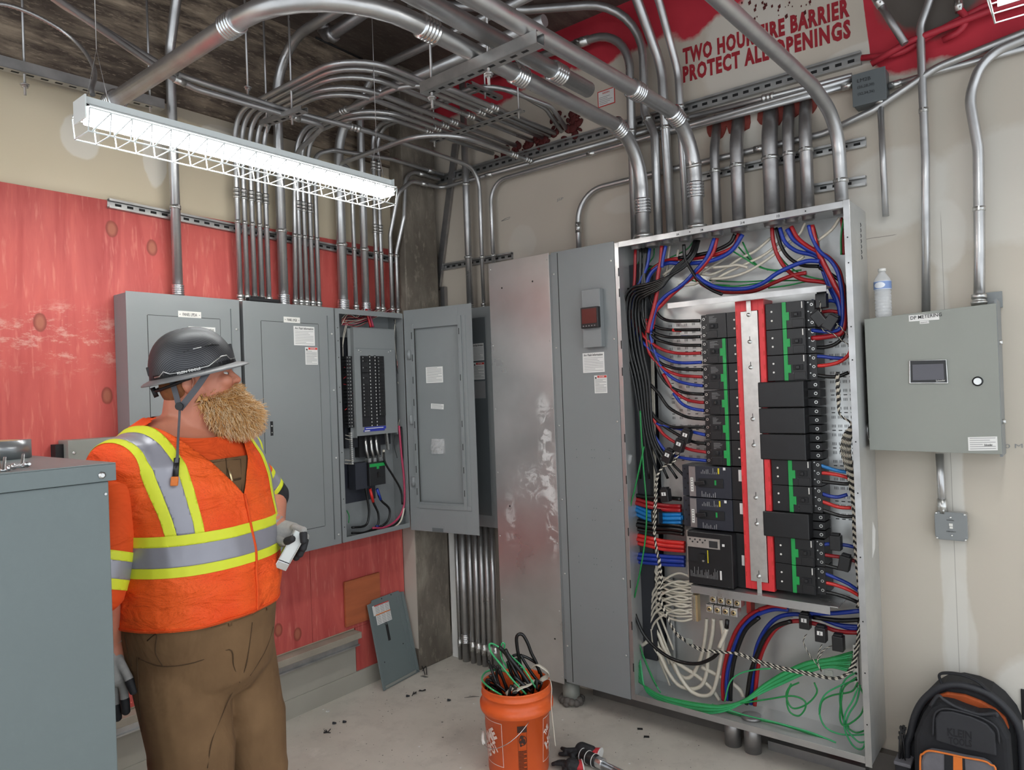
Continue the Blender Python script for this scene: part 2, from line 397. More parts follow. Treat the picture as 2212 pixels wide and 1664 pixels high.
# ================================================================ conduits, struts and overhead gear
def nearest_on(path, p):
    best = None; p = V(p)
    for i in range(len(path) - 1):
        a, b = path[i], path[i + 1]; d = b - a; L = d.length_squared
        t = max(0, min(1, (p - a).dot(d) / L)) if L > 0 else 0; q = a + d * t; e = (q - p).length
        if best is None or e < best[0]: best = (e, q, d.normalized())
    return best[1], best[2]
def fitting(q, d, r, kind, parent):
    m = MB(); name = 'coupling'; mt = 'zinc'
    if kind == 'comp':       # compression coupling: body and two nuts
        L = r * 2.0; m.lathe(q - d * L, d, [(0, r * 1.05), (0, r * 1.42), (L * .5, r * 1.42), (L * .52, r * 1.2), (L * .8, r * 1.2), (L * .82, r * 1.36), (L * 1.2, r * 1.36), (L * 1.22, r * 1.2), (L * 1.48, r * 1.2), (L * 1.5, r * 1.42), (2 * L, r * 1.42), (2 * L, r * 1.05)], 12)
    elif kind == 'band':     # large ridged threadless coupling
        L = r * 1.15; pr = [(0, r * 1.04)]
        for k in range(5): h = L * 2 * k / 5; pr += [(h, r * 1.1), (h + L * .05, r * 1.26), (h + L * .25, r * 1.26), (h + L * .32, r * 1.1)]
        m.lathe(q - d * L, d, pr + [(2 * L, r * 1.04)], 20); mt = 'galv_bright'
    elif kind == 'conn':     # connector and locknut at a box; d points away from the box
        m.lathe(q, d, [(-.004, r * 1.35), (.004, r * 1.5), (.010, r * 1.5), (.011, r * 1.25), (.02, r * 1.25), (.021, r * 1.42), (.036, r * 1.42), (.038, r * 1.1)], 14); name = 'connector'
    elif kind == 'set':      # set-screw coupling
        L = r * 1.9; m.lathe(q - d * L, d, [(0, r * 1.02), (0, r * 1.22), (L * .9, r * 1.22), (L, r * 1.3), (L * 1.1, r * 1.22), (2 * L, r * 1.22), (2 * L, r * 1.02)], 12)
        s = d.orthogonal().normalized(); 
        for k in (-.5, .5): m.cyl(q + d * L * k, q + d * L * k - V((0, 1, 0)) * r * 1.6 + V((1, 0, 0)) * r * .4, r * .22, 6)
    elif kind == 'clamp':    # strap around the pipe
        m.lathe(q - d * .008, d, [(0, r * 1.01), (0, r * 1.14), (.016, r * 1.14), (.016, r * 1.01)], 16); name = 'clamp'
        n = V((0, -1, 0)) if abs(q.y) < abs(q.x) else V((1, 0, 0))
        s = d.cross(n).normalized(); 
        m.obox(q + n * r * 1.2 + s * r * .1, n * r * .28, s * r * .16, d * .008)
        m.cyl(q + n * r * 1.25 - s * r * .5, q + n * r * 1.25 + s * r * .6, .003, 6)
    return m.build(name, mt, parent)
def conduit(P, r, label, R=.12, fits=(), group=None, m='galv', name='conduit', n=12, cat='conduit', grp_mats=None):
    path = fillet(P, R); o = MB().tube(path, r, n).build(name, m); tag(o, label, cat, group)
    for kind, p in fits:
        q, d = nearest_on(path, p)
        if kind == 'conn' and (q - path[0]).length > .02: pass
        if kind == 'conn' and d.dot(V((0, 0, 1))) < 0 and abs(d.z) > .7: d = -d
        fitting(q, d, r, kind, o)
    return o
def strut(a, b, up, label, slot=True, w=.041, h=.021, group=None, hgt=None, m='strut_metal'):
    "slotted steel channel from a to b; its open side faces along 'up' (the direction the pipes sit)"
    a, b, up = V(a), V(b), V(up).normalized(); d = (b - a); L = d.length; d.normalize(); s = d.cross(up); mb = MB(); h = hgt or h
    t = .0025
    c = (a + b) / 2
    mb.obox(c, d * L / 2, s * (w / 2), up * (t / 2))
    for k in (-1, 1):
        mb.obox(c + s * k * (w / 2 - t / 2) + up * h / 2, d * L / 2, s * (t / 2), up * (h / 2))
        mb.obox(c + s * k * (w / 2 - .0055) + up * h, d * L / 2, s * .0045, up * (t / 2))
    mb.mi = 1
    if slot:
        k = .03
        while k < L - .04: 
            q = a + d * (k + .014)
            mb.obox(q - up * (t / 2 + .0002), d * .013, s * .0065, up * .0003); mb.obox(q + up * (t / 2 + .0002), d * .013, s * .0065, up * .0003); k += .05
    return tag(mb.build('strut_channel', [m, 'slot_dark']), label, 'strut', group)
def rod(x, y, z0, z1, label, r=.005):
    m = MB(); m.cyl((x, y, z0), (x, y, z1), r, 8); m.lathe((x, y, z0 + .03), (0, 0, 1), [(0, .006), (0, .013), (.009, .013), (.009, .018), (.012, .018), (.012, .006)], 6)
    return tag(m.build('threaded_rod', 'galv'), label, 'rod')

ZC = 2.128      # top of the grey cabinets on the left wall
ord_ = ['first', 'second', 'third', 'fourth', 'fifth', 'sixth', 'seventh', 'eighth']
# -- five conduits that rise behind the light, turn over the room and run to the right wall
XB = [.977, .929, .856, .739, .674]
for i, y in enumerate([-1.384, -1.347, -1.306, -1.266, -1.227]):
    xb = XB[i]; z = 3.052
    conduit([(.07, y, ZC), (.07, y, z), (xb, y, z), (xb, -.002, z + .015)], .0125, f'thin conduit, {ord_[i]} from the left of five rising behind the fluorescent light', R=[.13, .22],
            fits=[('conn', (.07, y, ZC)), ('comp', (.07, y, 2.66)), ('clamp', (.07, y, 2.52)), ('comp', (xb, -.535, z))], group='five bent conduits above the second grey panel')
# -- group of five above the second panel
Yc = [-1.074, -1.037, -1.003, -.965, -.927]
g2 = 'five close conduits above the right half of the second grey panel'
conduit([(.07, Yc[0], ZC), (.07, -1.05, 2.93), (.30, -1.09, 2.955), (.465, -1.15, 2.95), (.447, -1.29, 2.95), (.42, -1.75, 2.95), (.43, -1.86, 2.96), (.735, -2.42, 2.97), (1.0, -2.95, 2.97)], .0125, 'thin conduit hooking back over the small strut to the upper left', R=[.1, .1, .07, .06, .2, .15, .2],
        fits=[('conn', (.07, Yc[0], ZC)), ('clamp', (.07, Yc[0], 2.5)), ('set', (.447, -1.30, 2.95)), ('set', (.423, -1.83, 2.955))], group=g2)
for i, (xe, ye, k) in enumerate([(1.015, -1.037, 'comp'), (.615, -1.003, 'comp'), (.554, -.965, 'comp')]):
    conduit([(.07, ye, ZC), (.07, ye, 3.05), (xe, ye, 3.052), (xe, -.002, 3.068)], .0125, ['thin conduit making the wide arc in front of the other overhead bends', 'thin conduit with the second lowest overhead bend, third in the middle group', 'thin conduit with the lowest overhead bend, fourth in the middle group'][i], R=[.13, .22],
            fits=[('conn', (.07, ye, ZC)), ('comp', (.07, ye, 2.66)), ('clamp', (.07, ye, 2.5)), ('comp', (xe, -.535, 3.055))] + ([('comp', (.474, -1.037, 3.05))] if i == 0 else []), group=g2)
conduit([(.07, Yc[4], ZC), (.07, -.925, 2.96), (.10, -.82, 3.0), (.165, -.45, 3.02), (.165, -.03, 3.02)], .0125, 'thin conduit, rightmost of the middle group, bending along the left wall toward the corner', R=[.1, .1, .1],
        fits=[('conn', (.07, Yc[4], ZC)), ('clamp', (.07, Yc[4], 2.5)), ('set', (.165, -.14, 3.02))], group=g2)
# -- the upper of the twin runs: comes from the upper left, crosses the room, drops behind the open door
conduit([(1.0, -2.86, 2.98), (.66, -2.33, 2.98), (.43, -1.84, 2.98), (.43, -1.35, 2.98), (.49, -.9, 2.98), (.49, -.06, 2.98), (.49, -.06, 2.14)], .0125, 'thin conduit crossing overhead from the upper left and dropping behind the open cabinet door', R=[.2, .2, .2, .2, .13],
        fits=[('set', (.44, -1.87, 2.98)), ('comp', (.474, -.977, 2.98)), ('clamp', (.49, -.06, 2.45)), ('conn', (.49, -.06, 2.14))])
# -- arc that crosses in front of the strut and ends in a stub at the right wall
conduit([(.07, -.677, ZC), (.07, -.677, 2.93), (.12, -.79, 2.93), (.87, -.79, 2.93), (.885, -.10, 2.93)], .0125, 'thin conduit arching low under the strut, ending in an open coupling', R=[.08, .05, .26],
        fits=[('conn', (.07, -.677, ZC)), ('clamp', (.07, -.677, 2.48)), ('comp', (.885, -.22, 2.93)), ('comp', (.885, -.10, 2.93))])
# -- two conduits that rise high and turn over to the red fire-stop hole
for i, (y, xe) in enumerate([(-.518, 1.10), (-.48, 1.065)]):
    conduit([(.07, y, ZC), (.07, y, 2.75), (.10, y - .02, 2.86), (.10, y - .02, 3.2), (.97 + .05 * i, y - .02, 3.2), (xe, -.16, 3.15), (xe - .01, -.002, 3.07)], .0125, ['left', 'right'][i] + ' one of two thin conduits beside the guarded end of the light', R=[.06, .06, .1, .2, .1],
            fits=[('conn', (.07, y, ZC)), ('comp', (.07, y, 2.62)), ('clamp', (.07, y, 2.48)), ('comp', (.10, y - .02, 2.98))])
# -- pair beside the column
conduit([(.07, -.408, ZC), (.07, -.404, 2.6), (.15, -.40, 2.84), (.16, -.30, 2.925), (.175, -.055, 2.93), (1.9, -.035, 2.925)], .0125, 'thin conduit bending round the top of the concrete column and on along the right wall', R=[.1, .08, .1, .05],
        fits=[('conn', (.07, -.408, ZC)), ('clamp', (.07, -.408, 2.48)), ('set', (.165, -.2, 2.93)), ('set', (.56, -.05, 2.93))])
conduit([(.07, -.364, ZC), (.07, -.36, 2.5), (.14, -.352, 2.7), (.145, -.33, 2.99), (.15, -.05, 2.99)], .0125, 'thin conduit standing against the concrete column edge', R=[.1, .08, .1],
        fits=[('conn', (.07, -.364, ZC)), ('clamp', (.07, -.364, 2.48)), ('set', (.148, -.2, 2.99))])
# -- large risers on the left wall
conduit([(.07, -1.688, 2.125), (.07, -1.69, 3.25), (.20, -1.69, 3.6), (.22, -1.69, CEIL - .001)], .0215, 'single large conduit rising from the leftmost grey panel through the glare of the light', R=[.15, .05],
        fits=[('band', (.07, -1.688, 2.16)), ('clamp', (.07, -1.69, 2.535)), ('band', (.17, -1.69, 3.5))])
conduit([(.07, -1.142, ZC), (.07, -1.142, 3.46), (1.5, -1.142, 3.46)], .0245, 'large conduit rising from the second grey panel and sweeping high under the ceiling', R=[.28],
        fits=[('band', (.07, -1.142, ZC + .03)), ('clamp', (.07, -1.142, 2.51))])
conduit([(.07, -.765, ZC), (.07, -.762, 3.235), (1.5, -.762, 3.235)], .0265, 'large conduit rising left in the open panel, bending under the highest one', R=[.26],
        fits=[('band', (.07, -.765, ZC + .03)), ('clamp', (.07, -.765, 2.49)), ('band', (.44, -.762, 3.235))])
conduit([(.07, -.606, ZC), (.07, -.60, 3.48), (1.7, -.60, 3.48)], .022, 'large conduit rising from the middle of the open panel, brightly worn', R=[.26],
        fits=[('band', (.07, -.606, ZC + .03)), ('clamp', (.07, -.605, 2.485))])
# -- struts on and near the left wall
strut((.0135, -1.955, 2.515), (.0135, -.34, 2.465), (1, 0, 0), 'long slotted strut at the top edge of the red plywood, behind all risers')
strut((.30, -1.375, 2.93), (.585, -1.345, 2.93), (0, 0, 1), 'short slotted strut hung on a rod, carrying the twin overhead conduits', w=.041, h=.02)
rod(.50, -1.352, 2.89, CEIL, 'thin threaded rod holding the short strut under the twin conduits')
rod(.33, -1.372, 2.89, CEIL, 'thin threaded rod at the far end of the short strut')
strut((.10, -3.4, 2.915), (.10, -1.745, 2.955), (0, 0, 1), 'suspended slotted strut at the far left edge, end hidden behind the light', h=.041)
rod(.10, -2.275, 2.86, CEIL, 'threaded rod through the leftmost suspended strut')
rod(.10, -1.80, 2.93, CEIL, 'threaded rod near the end of the leftmost strut, just above the light')
rod(.42, -1.52, 2.99, CEIL, 'bare threaded rod standing between the twin conduits and the high bends')
# -- strut under the eight parallel conduits
strut((.50, -.46, 3.033), (1.135, -.46, 3.033), (0, 0, 1), 'slotted strut across the eight parallel conduits before the right wall', h=.0055)
rod(1.11, -.46, 3.0, CEIL, 'threaded rod at the right end of the strut under the eight conduits')
rod(.52, -.46, 3.0, CEIL, 'threaded rod at the left end of the strut under the eight conduits')
strut((.93, -.62, 3.17), (.93, -.38, 3.17), (0, 0, 1), 'short strut carrying the two conduits that curl to the red fire-stop', h=.015)
rod(.93, -.50, 3.14, CEIL, 'threaded rod holding the short strut near the red wall paint')
# -- big overhead runs
conduit([(1.615, -.16, 2.345), (1.615, -.16, 2.855), (1.595, -2.02, 2.855), (.14, -2.03, 2.855)], .0315, 'largest conduit, sweeping overhead from the right cabinet round to the upper left wall', R=[.26, .38], n=20,
        fits=[('band', (1.615, -.16, 2.52)), ('conn', (1.615, -.16, 2.345)), ('band', (1.615, -.36, 2.855)), ('band', (1.61, -1.10, 2.855)), ('band', (1.59, -1.58, 2.855)), ('band', (1.16, -2.02, 2.855)), ('band', (.29, -2.03, 2.855))])
conduit([(1.705, -.76, 2.875), (1.665, -3.2, 2.875)], .0315, 'short open-ended large conduit between the two big overhead runs', n=20, fits=[('band', (1.70, -.98, 2.875))])
conduit([(1.885, -.15, 2.345), (1.885, -.15, 2.855), (1.835, -1.7, 2.855), (1.82, -3.4, 2.855)], .0315, 'big overhead conduit with the rightmost bend down into the open cabinet', R=[.26, .0], n=20,
        fits=[('band', (1.885, -.15, 2.545)), ('clamp', (1.885, -.15, 2.66)), ('conn', (1.885, -.15, 2.345)), ('band', (1.88, -.32, 2.855)), ('band', (1.875, -.66, 2.855))])
strut((1.34, -1.345, 2.782), (1.90, -1.36, 2.782), (0, 0, 1), 'broad suspended strut carrying the three big overhead conduits', h=.041, w=.045)
rod(1.38, -1.345, 2.72, CEIL, 'threaded rod at the left end of the broad suspended strut')
rod(1.665, -1.35, 2.72, CEIL, 'threaded rod in the middle of the broad suspended strut')
# -- risers from the open right cabinet
RT_ = 2.343
conduit([(1.52, -.07, RT_), (1.527, -.07, 3.46), (1.0, -.07, 3.49), (.6, -.07, 3.50)], .0215, 'leftmost riser on the open right cabinet, its top bend daubed with red paint', R=[.22, .05], fits=[('conn', (1.52, -.07, RT_)), ('clamp', (1.53, -.07, 2.93)), ('set', (1.25, -.07, 3.475))])
conduit([(1.66, -.09, RT_), (1.66, -.09, 2.88), (1.60, -.07, 3.0), (1.605, -.07, 3.56), (1.1, -.35, 3.59), (.7, -.8, 3.59)], .0215, 'second riser on the open right cabinet, bending left below the ceiling', R=[.1, .1, .3, .1], fits=[('conn', (1.66, -.09, RT_)), ('clamp', (1.615, -.07, 2.96))])
conduit([(1.72, -.07, RT_), (1.70, -.07, 3.2), (1.66, -.30, 3.57), (1.6, -1.3, 3.59)], .0235, 'third riser on the open right cabinet, curving toward the viewer under the ceiling', R=[.25, .2], fits=[('conn', (1.72, -.07, RT_)), ('clamp', (1.70, -.07, 2.9))])
conduit([(1.80, -.07, RT_), (1.785, -.07, 3.15), (1.765, -.25, 3.52), (1.72, -1.2, 3.59)], .0185, 'slim riser just right of the third one on the open right cabinet', R=[.2, .2], fits=[('conn', (1.80, -.07, RT_)), ('clamp', (1.79, -.07, 2.98))])
for i, (x, r) in enumerate([(1.95, .0215), (2.055, .030), (2.205, .034), (2.285, .0245), (2.357, .0265)]):
    conduit([(x, -.07, RT_), (x, -.07, 2.74), (x - .01, -.002, 2.87)], r, f'short riser, {ord_[i]} from the left of the five that enter the wall through red fire-stop', R=[.14], n=16,
            fits=[('conn', (x, -.07, RT_)), ('clamp', (x, -.07, 2.635))], m='galv_dark')
    m = MB(); random.seed(i + 3); P = [V((x - .01 + (r + .022) * (1 + .25 * random.random()) * math.cos(a * math.pi / 9), -.0005, 2.865 + (r + .03) * (1 + .3 * random.random()) * math.sin(a * math.pi / 9))) for a in range(18)]
    m.plate(P, (0, -1, 0), .006 + .001 * i); tag(m.build('fire_stop_putty', 'firestop_light'), f'red-brown fire-stop patch around the {ord_[i]} of the five short risers', 'fire stop')
conduit([(2.495, -.08, RT_), (2.49, -.08, 2.72), (2.465, -.35, 2.80), (2.41, -1.5, 2.82), (2.38, -2.6, 2.82)], .0265, 'rightmost riser on the open cabinet, running diagonally in front of the stencilled wall', R=[.25, .25, .1], n=16,
        fits=[('conn', (2.495, -.08, RT_)), ('clamp', (2.49, -.08, 2.47))])
# -- fire-stop mess where the parallel conduits enter the right wall
random.seed(11); m = MB()
for k in range(110):
    x = .56 + .62 * random.random() ** .8; big = x > .98; z = 3.05 + .06 * (random.random() - .5) + (.13 * random.random() ** 1.5 if big else 0); r = (.004 + .016 * random.random() ** 2) * (1.15 if big else 1)
    m.ell((x, -.006, z), V((r * (.6 + random.random()), 0, r * (random.random() - .5))), V((0, min(r, .012), 0)), V((r * (random.random() - .5), 0, r * (.7 + random.random()))), 7, 5)
tag(m.build('fire_stop_putty', 'firestop'), 'dark red lumpy fire-stop around the row of conduits entering the right wall', 'fire stop')
# -- rails and horizontal conduits along the right wall
strut((.09, -.0015, 3.0), (2.575, -.0015, 2.985), (0, -1, 0), 'long double strut rail along the right wall above the horizontal conduits', w=.055)
conduit([(1.6, -.05, 2.878), (2.545, -.05, 2.868)], .0125, 'horizontal thin conduit under the rail entering the handwritten box', fits=[('set', (2.53, -.05, 2.868))])
conduit([(.565, -.045, 2.35), (.562, -.045, 2.885), (2.3, -.06, 2.888), (2.56, -.06, 2.888)], .0125, 'thin conduit rising left of the sheet-metal cover, then running right', R=[.12, .05], fits=[('clamp', (.565, -.045, 2.45)), ('set', (1.27, -.045, 2.9))])
conduit([(1.83, -.055, 2.925), (2.546, -.05, 2.905)], .0125, 'upper horizontal conduit directly below the rail behind the risers', fits=[('comp', (2.2, -.05, 2.92))])
conduit([(1.169, -.05, 2.345), (1.169, -.045, 2.70), (1.6, -.03, 2.706), (2.42, -.03, 2.70), (2.62, -.05, 2.74), (2.85, -.05, 2.845), (3.13, -.05, 2.885), (3.5, -.05, 2.9)], .0145, 'conduit rising from the closed tall cabinet, then sloping up to the right', R=[.16, .05, .2, .1, .2, .1], fits=[('set', (2.15, -.03, 2.703)), ('set', (1.169, -.05, 2.51))])
strut((1.85, -.0015, 2.64), (2.58, -.0015, 2.63), (0, -1, 0), 'slotted strut behind the five short risers')
strut((2.36, -.0015, 2.478), (2.575, -.0015, 2.47), (0, -1, 0), 'short slotted strut behind the foot of the diagonal riser')
strut((.11, -.0015, 2.445), (.68, -.0015, 2.437), (0, -1, 0), 'slotted strut on the right wall above the half-hidden grey cabinet')
conduit([(.395, -.075, 2.14), (.395, -.075, CEIL - .001)], .0205, 'vertical conduit standing on the half-hidden grey cabinet behind the open door', m='galv', fits=[('band', (.395, -.075, 2.15)), ('clamp', (.395, -.075, 2.9)), ('clamp', (.395, -.075, 2.46))], n=16)
m = MB(); m.obox((.17, -.018, 2.75), V((.10, 0, .44)), V((.021, 0, -.005)), V((0, .009, 0))); tag(m.build('slanted_brace', 'galv_dark'), 'flat steel brace leaning beside the concrete column', 'brace')
m = MB(); m.box(.105, -.03, 1.9, .14, -.003, 2.32); tag(m.build('steel_angle', 'galv_dark'), 'short upright steel angle at the foot of the leaning brace', 'angle')
# junction box with marker writing
jb = thing('junction_box', 'small grey junction box with black handwriting high on the right wall', 'junction box', (2.613, -.04, 2.763))
MB().box(2.553, -.075, 2.765, 2.674, -.001, 2.893).build('body', 'grey_paint_dark', jb, bevel=.003)
MB().box(2.551, -.082, 2.763, 2.676, -.0755, 2.895).build('cover', 'grey_paint_dark', jb, bevel=.0015)
for i, t in enumerate(['LM2B', '(26,28,30)', '(32,34,36)']): text(t, (2.572, -.083, 2.857 - .028 * i), (1, 0, -.03), (0, 0, 1), .05 if i == 0 else .062, .014, 'ink', jb)
# right end risers
conduit([(2.65, -.05, 2.30), (2.647, -.05, 2.763)], .0125, 'thin conduit dropping from the handwritten box behind the water bottle', fits=[('conn', (2.647, -.05, 2.763))])
conduit([(2.78, -.06, 1.895), (2.798, -.05, 2.5), (2.798, -.05, 3.02), (2.84, -.05, 3.13), (2.86, -.05, 3.6)], .0155, 'conduit rising from the middle of the grey metering cabinet into the red paint', R=[.2, .1, .1], fits=[('clamp', (2.8, -.05, 2.69)), ('set', (2.84, -.05, 3.14))])
conduit([(2.955, -.06, 1.91), (2.963, -.05, 2.12), (2.972, -.05, 2.5), (2.95, -.05, 2.70), (3.0, -.05, 2.84), (3.15, -.05, 2.865), (3.6, -.05, 2.87)], .0185, 'wavy conduit rising from the right end of the grey metering cabinet', R=[.1, .2, .2, .14, .1], fits=[('conn', (2.955, -.06, 1.91)), ('clamp', (2.97, -.05, 2.27))])
conduit([(2.675, -.03, 2.828), (2.85, -.03, 2.835), (3.5, -.03, 2.835)], .0125, 'straight thin conduit leaving the handwritten box to the right', fits=[('set', (2.70, -.03, 2.828))])
conduit([(2.58, -.03, 2.975), (2.72, -.03, 2.945), (2.85, -.03, 2.99), (3.0, -.03, 3.03), (3.4, -.03, 3.08)], .0125, 'red-painted thin conduit curving across the red paint at the upper right', R=[.15, .1, .1], m='red_paint')
conduit([(2.62, -.05, 2.93), (2.75, -.05, 2.975), (3.02, -.05, 3.0), (3.4, -.05, 3.0)], .013, 'red-painted conduit crossing the other one at the upper right', R=[.15, .1], m='red_paint')
conduit([(2.655, -.10, 3.17), (2.75, -.09, 2.955)], .014, 'short slanting conduit over the bare dark patch at the upper right', m='galv_dark', fits=[('set', (2.665, -.1, 3.15))])
conduit([(2.925, -.04, 3.3), (2.928, -.04, 3.05), (2.955, -.04, 3.0), (2.93, -.04, 2.96), (2.87, -.03, 2.95)], .0125, 'short hooked conduit right of the bare dark patch, lower part red', R=[.05, .05, .05], m='red_paint', fits=[('set', (2.928, -.04, 3.06))])
# black drain pipe with elbow near the ceiling
m = MB(); q = fz(700, 60, 3.5); m.tube(fillet([q + V((0, 0, .2)), q + V((0, 0, -.06)), q + V((.5, .0, -.02))], .05), .028, 14); m.lathe(q + V((0, 0, .01)), (0, 0, -1), [(0, .028), (0, .036), (.03, .036), (.03, .028)], 14); m.lathe(q + V((.05, 0, -.057)), (1, 0, .08), [(0, .028), (0, .038), (.03, .038), (.03, .028)], 14)
tag(m.build('drain_pipe', 'galv_dark'), 'dark threaded pipe with an elbow just under the ceiling', 'pipe')
m = MB(); q = [fz(682, 81, 3.6), fz(783, 128, 3.6)]; m.tube(q, .006, 6); tag(m.build('ceiling_line', 'slot_dark'), 'thin black line where wall meets ceiling, right of the pipe elbow', 'rod')  # black tube drawn for the crack line between wall and ceiling
# flexible cable at the far left
pts = smooth_path([fx(-40, 5, .5), fx(20, 12, .5), fx(80, 35, .5), fx(140, 70, .5), fx(178, 105, .55), fx(200, 140, .65), fx(205, 165, .8), fx(198, 190, .9), fx(200, 205, .92)], 14)
m = MB(); m.tube(pts, [.0062 if i % 2 else .0078 for i in range(len(pts))], 8); tag(m.build('armoured_cable', 'galv'), 'ribbed armoured cable drooping from the upper left to the light', 'cable')
# old risers by the floor in the corner
for i, (x, r) in enumerate([(.2, .013), (.25, .0235), (.308, .016), (.357, .017), (.402, .017), (.447, .017), (.492, .018)]):
    m = MB(); o = MB().cyl((x, -.065, 0), (x, -.065, .865), r, 14).build('conduit', 'galv'); tag(o, f'dull floor conduit, {ord_[i]} from the left of the row rising in the corner', 'conduit', 'row of conduits rising from the floor in the corner')
    h = .10 if i != 1 else .14
    fitting(V((x, -.065, h)), V((0, 0, 1)), r, 'set' if i != 1 else 'band', o)

# ================================================================ grey panels on the left wall
XF = .146      # front of the cabinet bodies
def lines_label(parent, o, xd, zd, wd, ht, name, rows, title=None, th=None, red=False, m='white_label', skip=()):
    "white sticker with printed rows; o = lower-left corner, xd/zd directions in its plane"
    xd = V(xd).normalized(); zd = V(zd).normalized(); nd = xd.cross(zd); o = V(o); mb = MB()
    mb.plate([o, o + xd * wd, o + xd * wd + zd * ht, o + zd * ht], nd, .0008); mb.mi = 1
    top = ht * .97
    if title: top = ht * .78
    if red:
        mb.mi = 2; q = o + zd * ht * .86 + nd * .0008; mb.plate([q + xd * wd * .26, q + xd * wd * .98, q + xd * wd * .98 + zd * ht * .12, q + xd * wd * .26 + zd * ht * .12], nd, .0003); mb.mi = 3
        mb.cyl(o + xd * wd * .13 + zd * ht * .86 + nd * .0007, o + xd * wd * .13 + zd * ht * .86 + nd * .0012, ht * .055, 8); top = ht * .8
    random.seed(int(wd * 1e4) + rows)
    mb.mi = 1
    for i in range(rows):
        h = top - (i + .6) * (top - ht * .05) / rows; t = (top / rows) * (th or .3)
        L = wd * (.88 if random.random() < .7 else .3 + .5 * random.random()); q = o + xd * wd * .06 + zd * h + nd * .0008
        mb.plate([q, q + xd * L, q + xd * L + zd * t, q + zd * t], nd, .0002)
    ob = mb.build(name, [m, 'ink_grey', 'label_red', 'ink'], parent)
    if title: text(title, o + xd * wd * .06 + zd * ht * .83 + nd * .0008, xd, zd, wd * .88, ht * .12, 'ink', ob, bold=.01)
    if red: text('DANGER', o + xd * wd * .4 + zd * ht * .885 + nd * .0012, xd, zd, wd * .42, ht * .07, 'white_label', ob, bold=.01)
    return ob
def scr(mb, p, d, r=.006):
    mb.lathe(p, d, [(0, r), (.002, r), (.0035, r * .6)], 10)
def groove(mb, a, b, w, d):
    a, b = V(a), V(b); t = (b - a).normalized(); nd = V(d); s = t.cross(nd); mb.obox((a + b) / 2, t * (b - a).length / 2, s * w / 2, nd * .0004)
def closed_panel(label, y0, y1, z0, z1, dy0, dy1, dz0, dz1, name_txt, plate, arc, dang):
    t = thing('electrical_panel', label, 'panel', (0, (y0 + y1) / 2, z0), 'closed grey panels on the left wall')
    MB().box(.0165, y0 + .006, z0 + .004, XF, y1 - .006, z1 - .004).build('enclosure', 'grey_paint', t, bevel=.002)
    m = MB(); m.box(XF + .0002, y0, z0, XF + .003, y1, z1); m.build('front_trim', 'grey_paint', t, bevel=.001)
    m = MB(); m.box(XF + .0031, dy0, dz0, XF + .0048, dy1, dz1); d = m.build('door', 'grey_paint', t, bevel=.0008)
    m = MB()
    for a, b in (((dy0, dz0), (dy0, dz1)), ((dy0, dz1), (dy1, dz1)), ((dy1, dz1), (dy1, dz0)), ((dy1, dz0), (dy0, dz0))):
        groove(m, (XF + .0033, a[0], a[1]), (XF + .0033, b[0], b[1]), .0045, (1, 0, 0))
    m.build('door_gap', 'slot_dark', t)
    yh = y1 - .045; m = MB(); m.tube([(XF + .004, yh, z0 + .03), (XF + .004, yh, z1 - .045)], .0022, 6); m.build('piano_hinge', 'grey_paint_dark', t)
    m = MB()
    for z in (z1 - .14, z1 - .44, z1 - .80, z0 + .05): scr(m, (XF + .003, y1 - .018, z), (1, 0, 0))
    m.build('screws', 'screw', t)
    m = MB(); zc = (dz0 + dz1) / 2 + .0; m.box(XF + .005, dy0 + .03, zc - .035, XF + .0058, dy0 + .045, zc + .035); m.mi = 1; scr(m, (XF + .0058, dy0 + .0375, zc + .012), (1, 0, 0), .004); m.cyl((XF + .0058, dy0 + .0375, zc - .02), (XF + .007, dy0 + .0375, zc - .02), .0025, 8); m.build('lock', ['slot_dark', 'screw'], t)
    y, z, w, h = plate; nm = MB().box(XF + .0031, y, z, XF + .0045, y + w, z + h).build('name_plate', 'white_plastic', t, bevel=.0005)
    text(name_txt, (XF + .0046, y + .02, z + h * .28), (0, 1, 0), (0, 0, 1), w - .04, h * .45, 'ink', nm)
    m = MB(); [scr(m, (XF + .0045, yy, z + h / 2), (1, 0, 0), .0018) for yy in (y + .008, y + w - .008)]; m.build('rivets', 'ink_grey', nm)
    lines_label(t, (XF + .0049, arc[0], arc[1]), (0, 1, 0), (0, 0, 1), .125, .098, 'arc_flash_sticker', 9, 'Arc Flash Information', .22)
    if dang: lines_label(t, (XF + .0049, dang[0], dang[1]), (0, 1, 0), (0, 0, 1), .075, .09, 'danger_sticker', 12, None, .35, red=True)
    return t
def PY(px, py, X=XF + .004): p = fx(px, py, X); return p.y, p.z
closed_panel('leftmost closed grey panel, partly hidden behind the hard hat', -1.949, -1.437, .868, 2.125, PY(326, 900)[0], PY(482, 900)[0], .98, 2.028, 'PANEL LPDA', (*PY(385, 686), .105, .03), PY(408, 738)[0:1] + (PY(408, 738)[1] - .03,), None)
closed_panel('closed grey panel with a danger sticker, beside the open panel', -1.419, -.892, .868, 2.125, PY(571, 900)[0], PY(694, 900)[0], .98, 2.032, 'PANEL LMGB', (*PY(613, 697), .095, .03), PY(635, 746), PY(660, 788))
m = MB(); m.box(.02, -1.436, .87, .10, -1.42, 2.11); tag(m.build('gap_shade_strip', 'slot_dark'), 'dark strip standing in for the shaded gap between the two closed grey panels', 'strip')  # black box painted in for the shade between the panels
m = MB(); m.box(.03, -1.36, 2.132, .11, -1.19, 2.15); m.box(.04, -1.33, 2.15, .09, -1.26, 2.16); tag(m.build('sealing_foam', 'black_matte', bevel=.004), 'black sealing foam on top of the panel around the five conduits', 'foam')

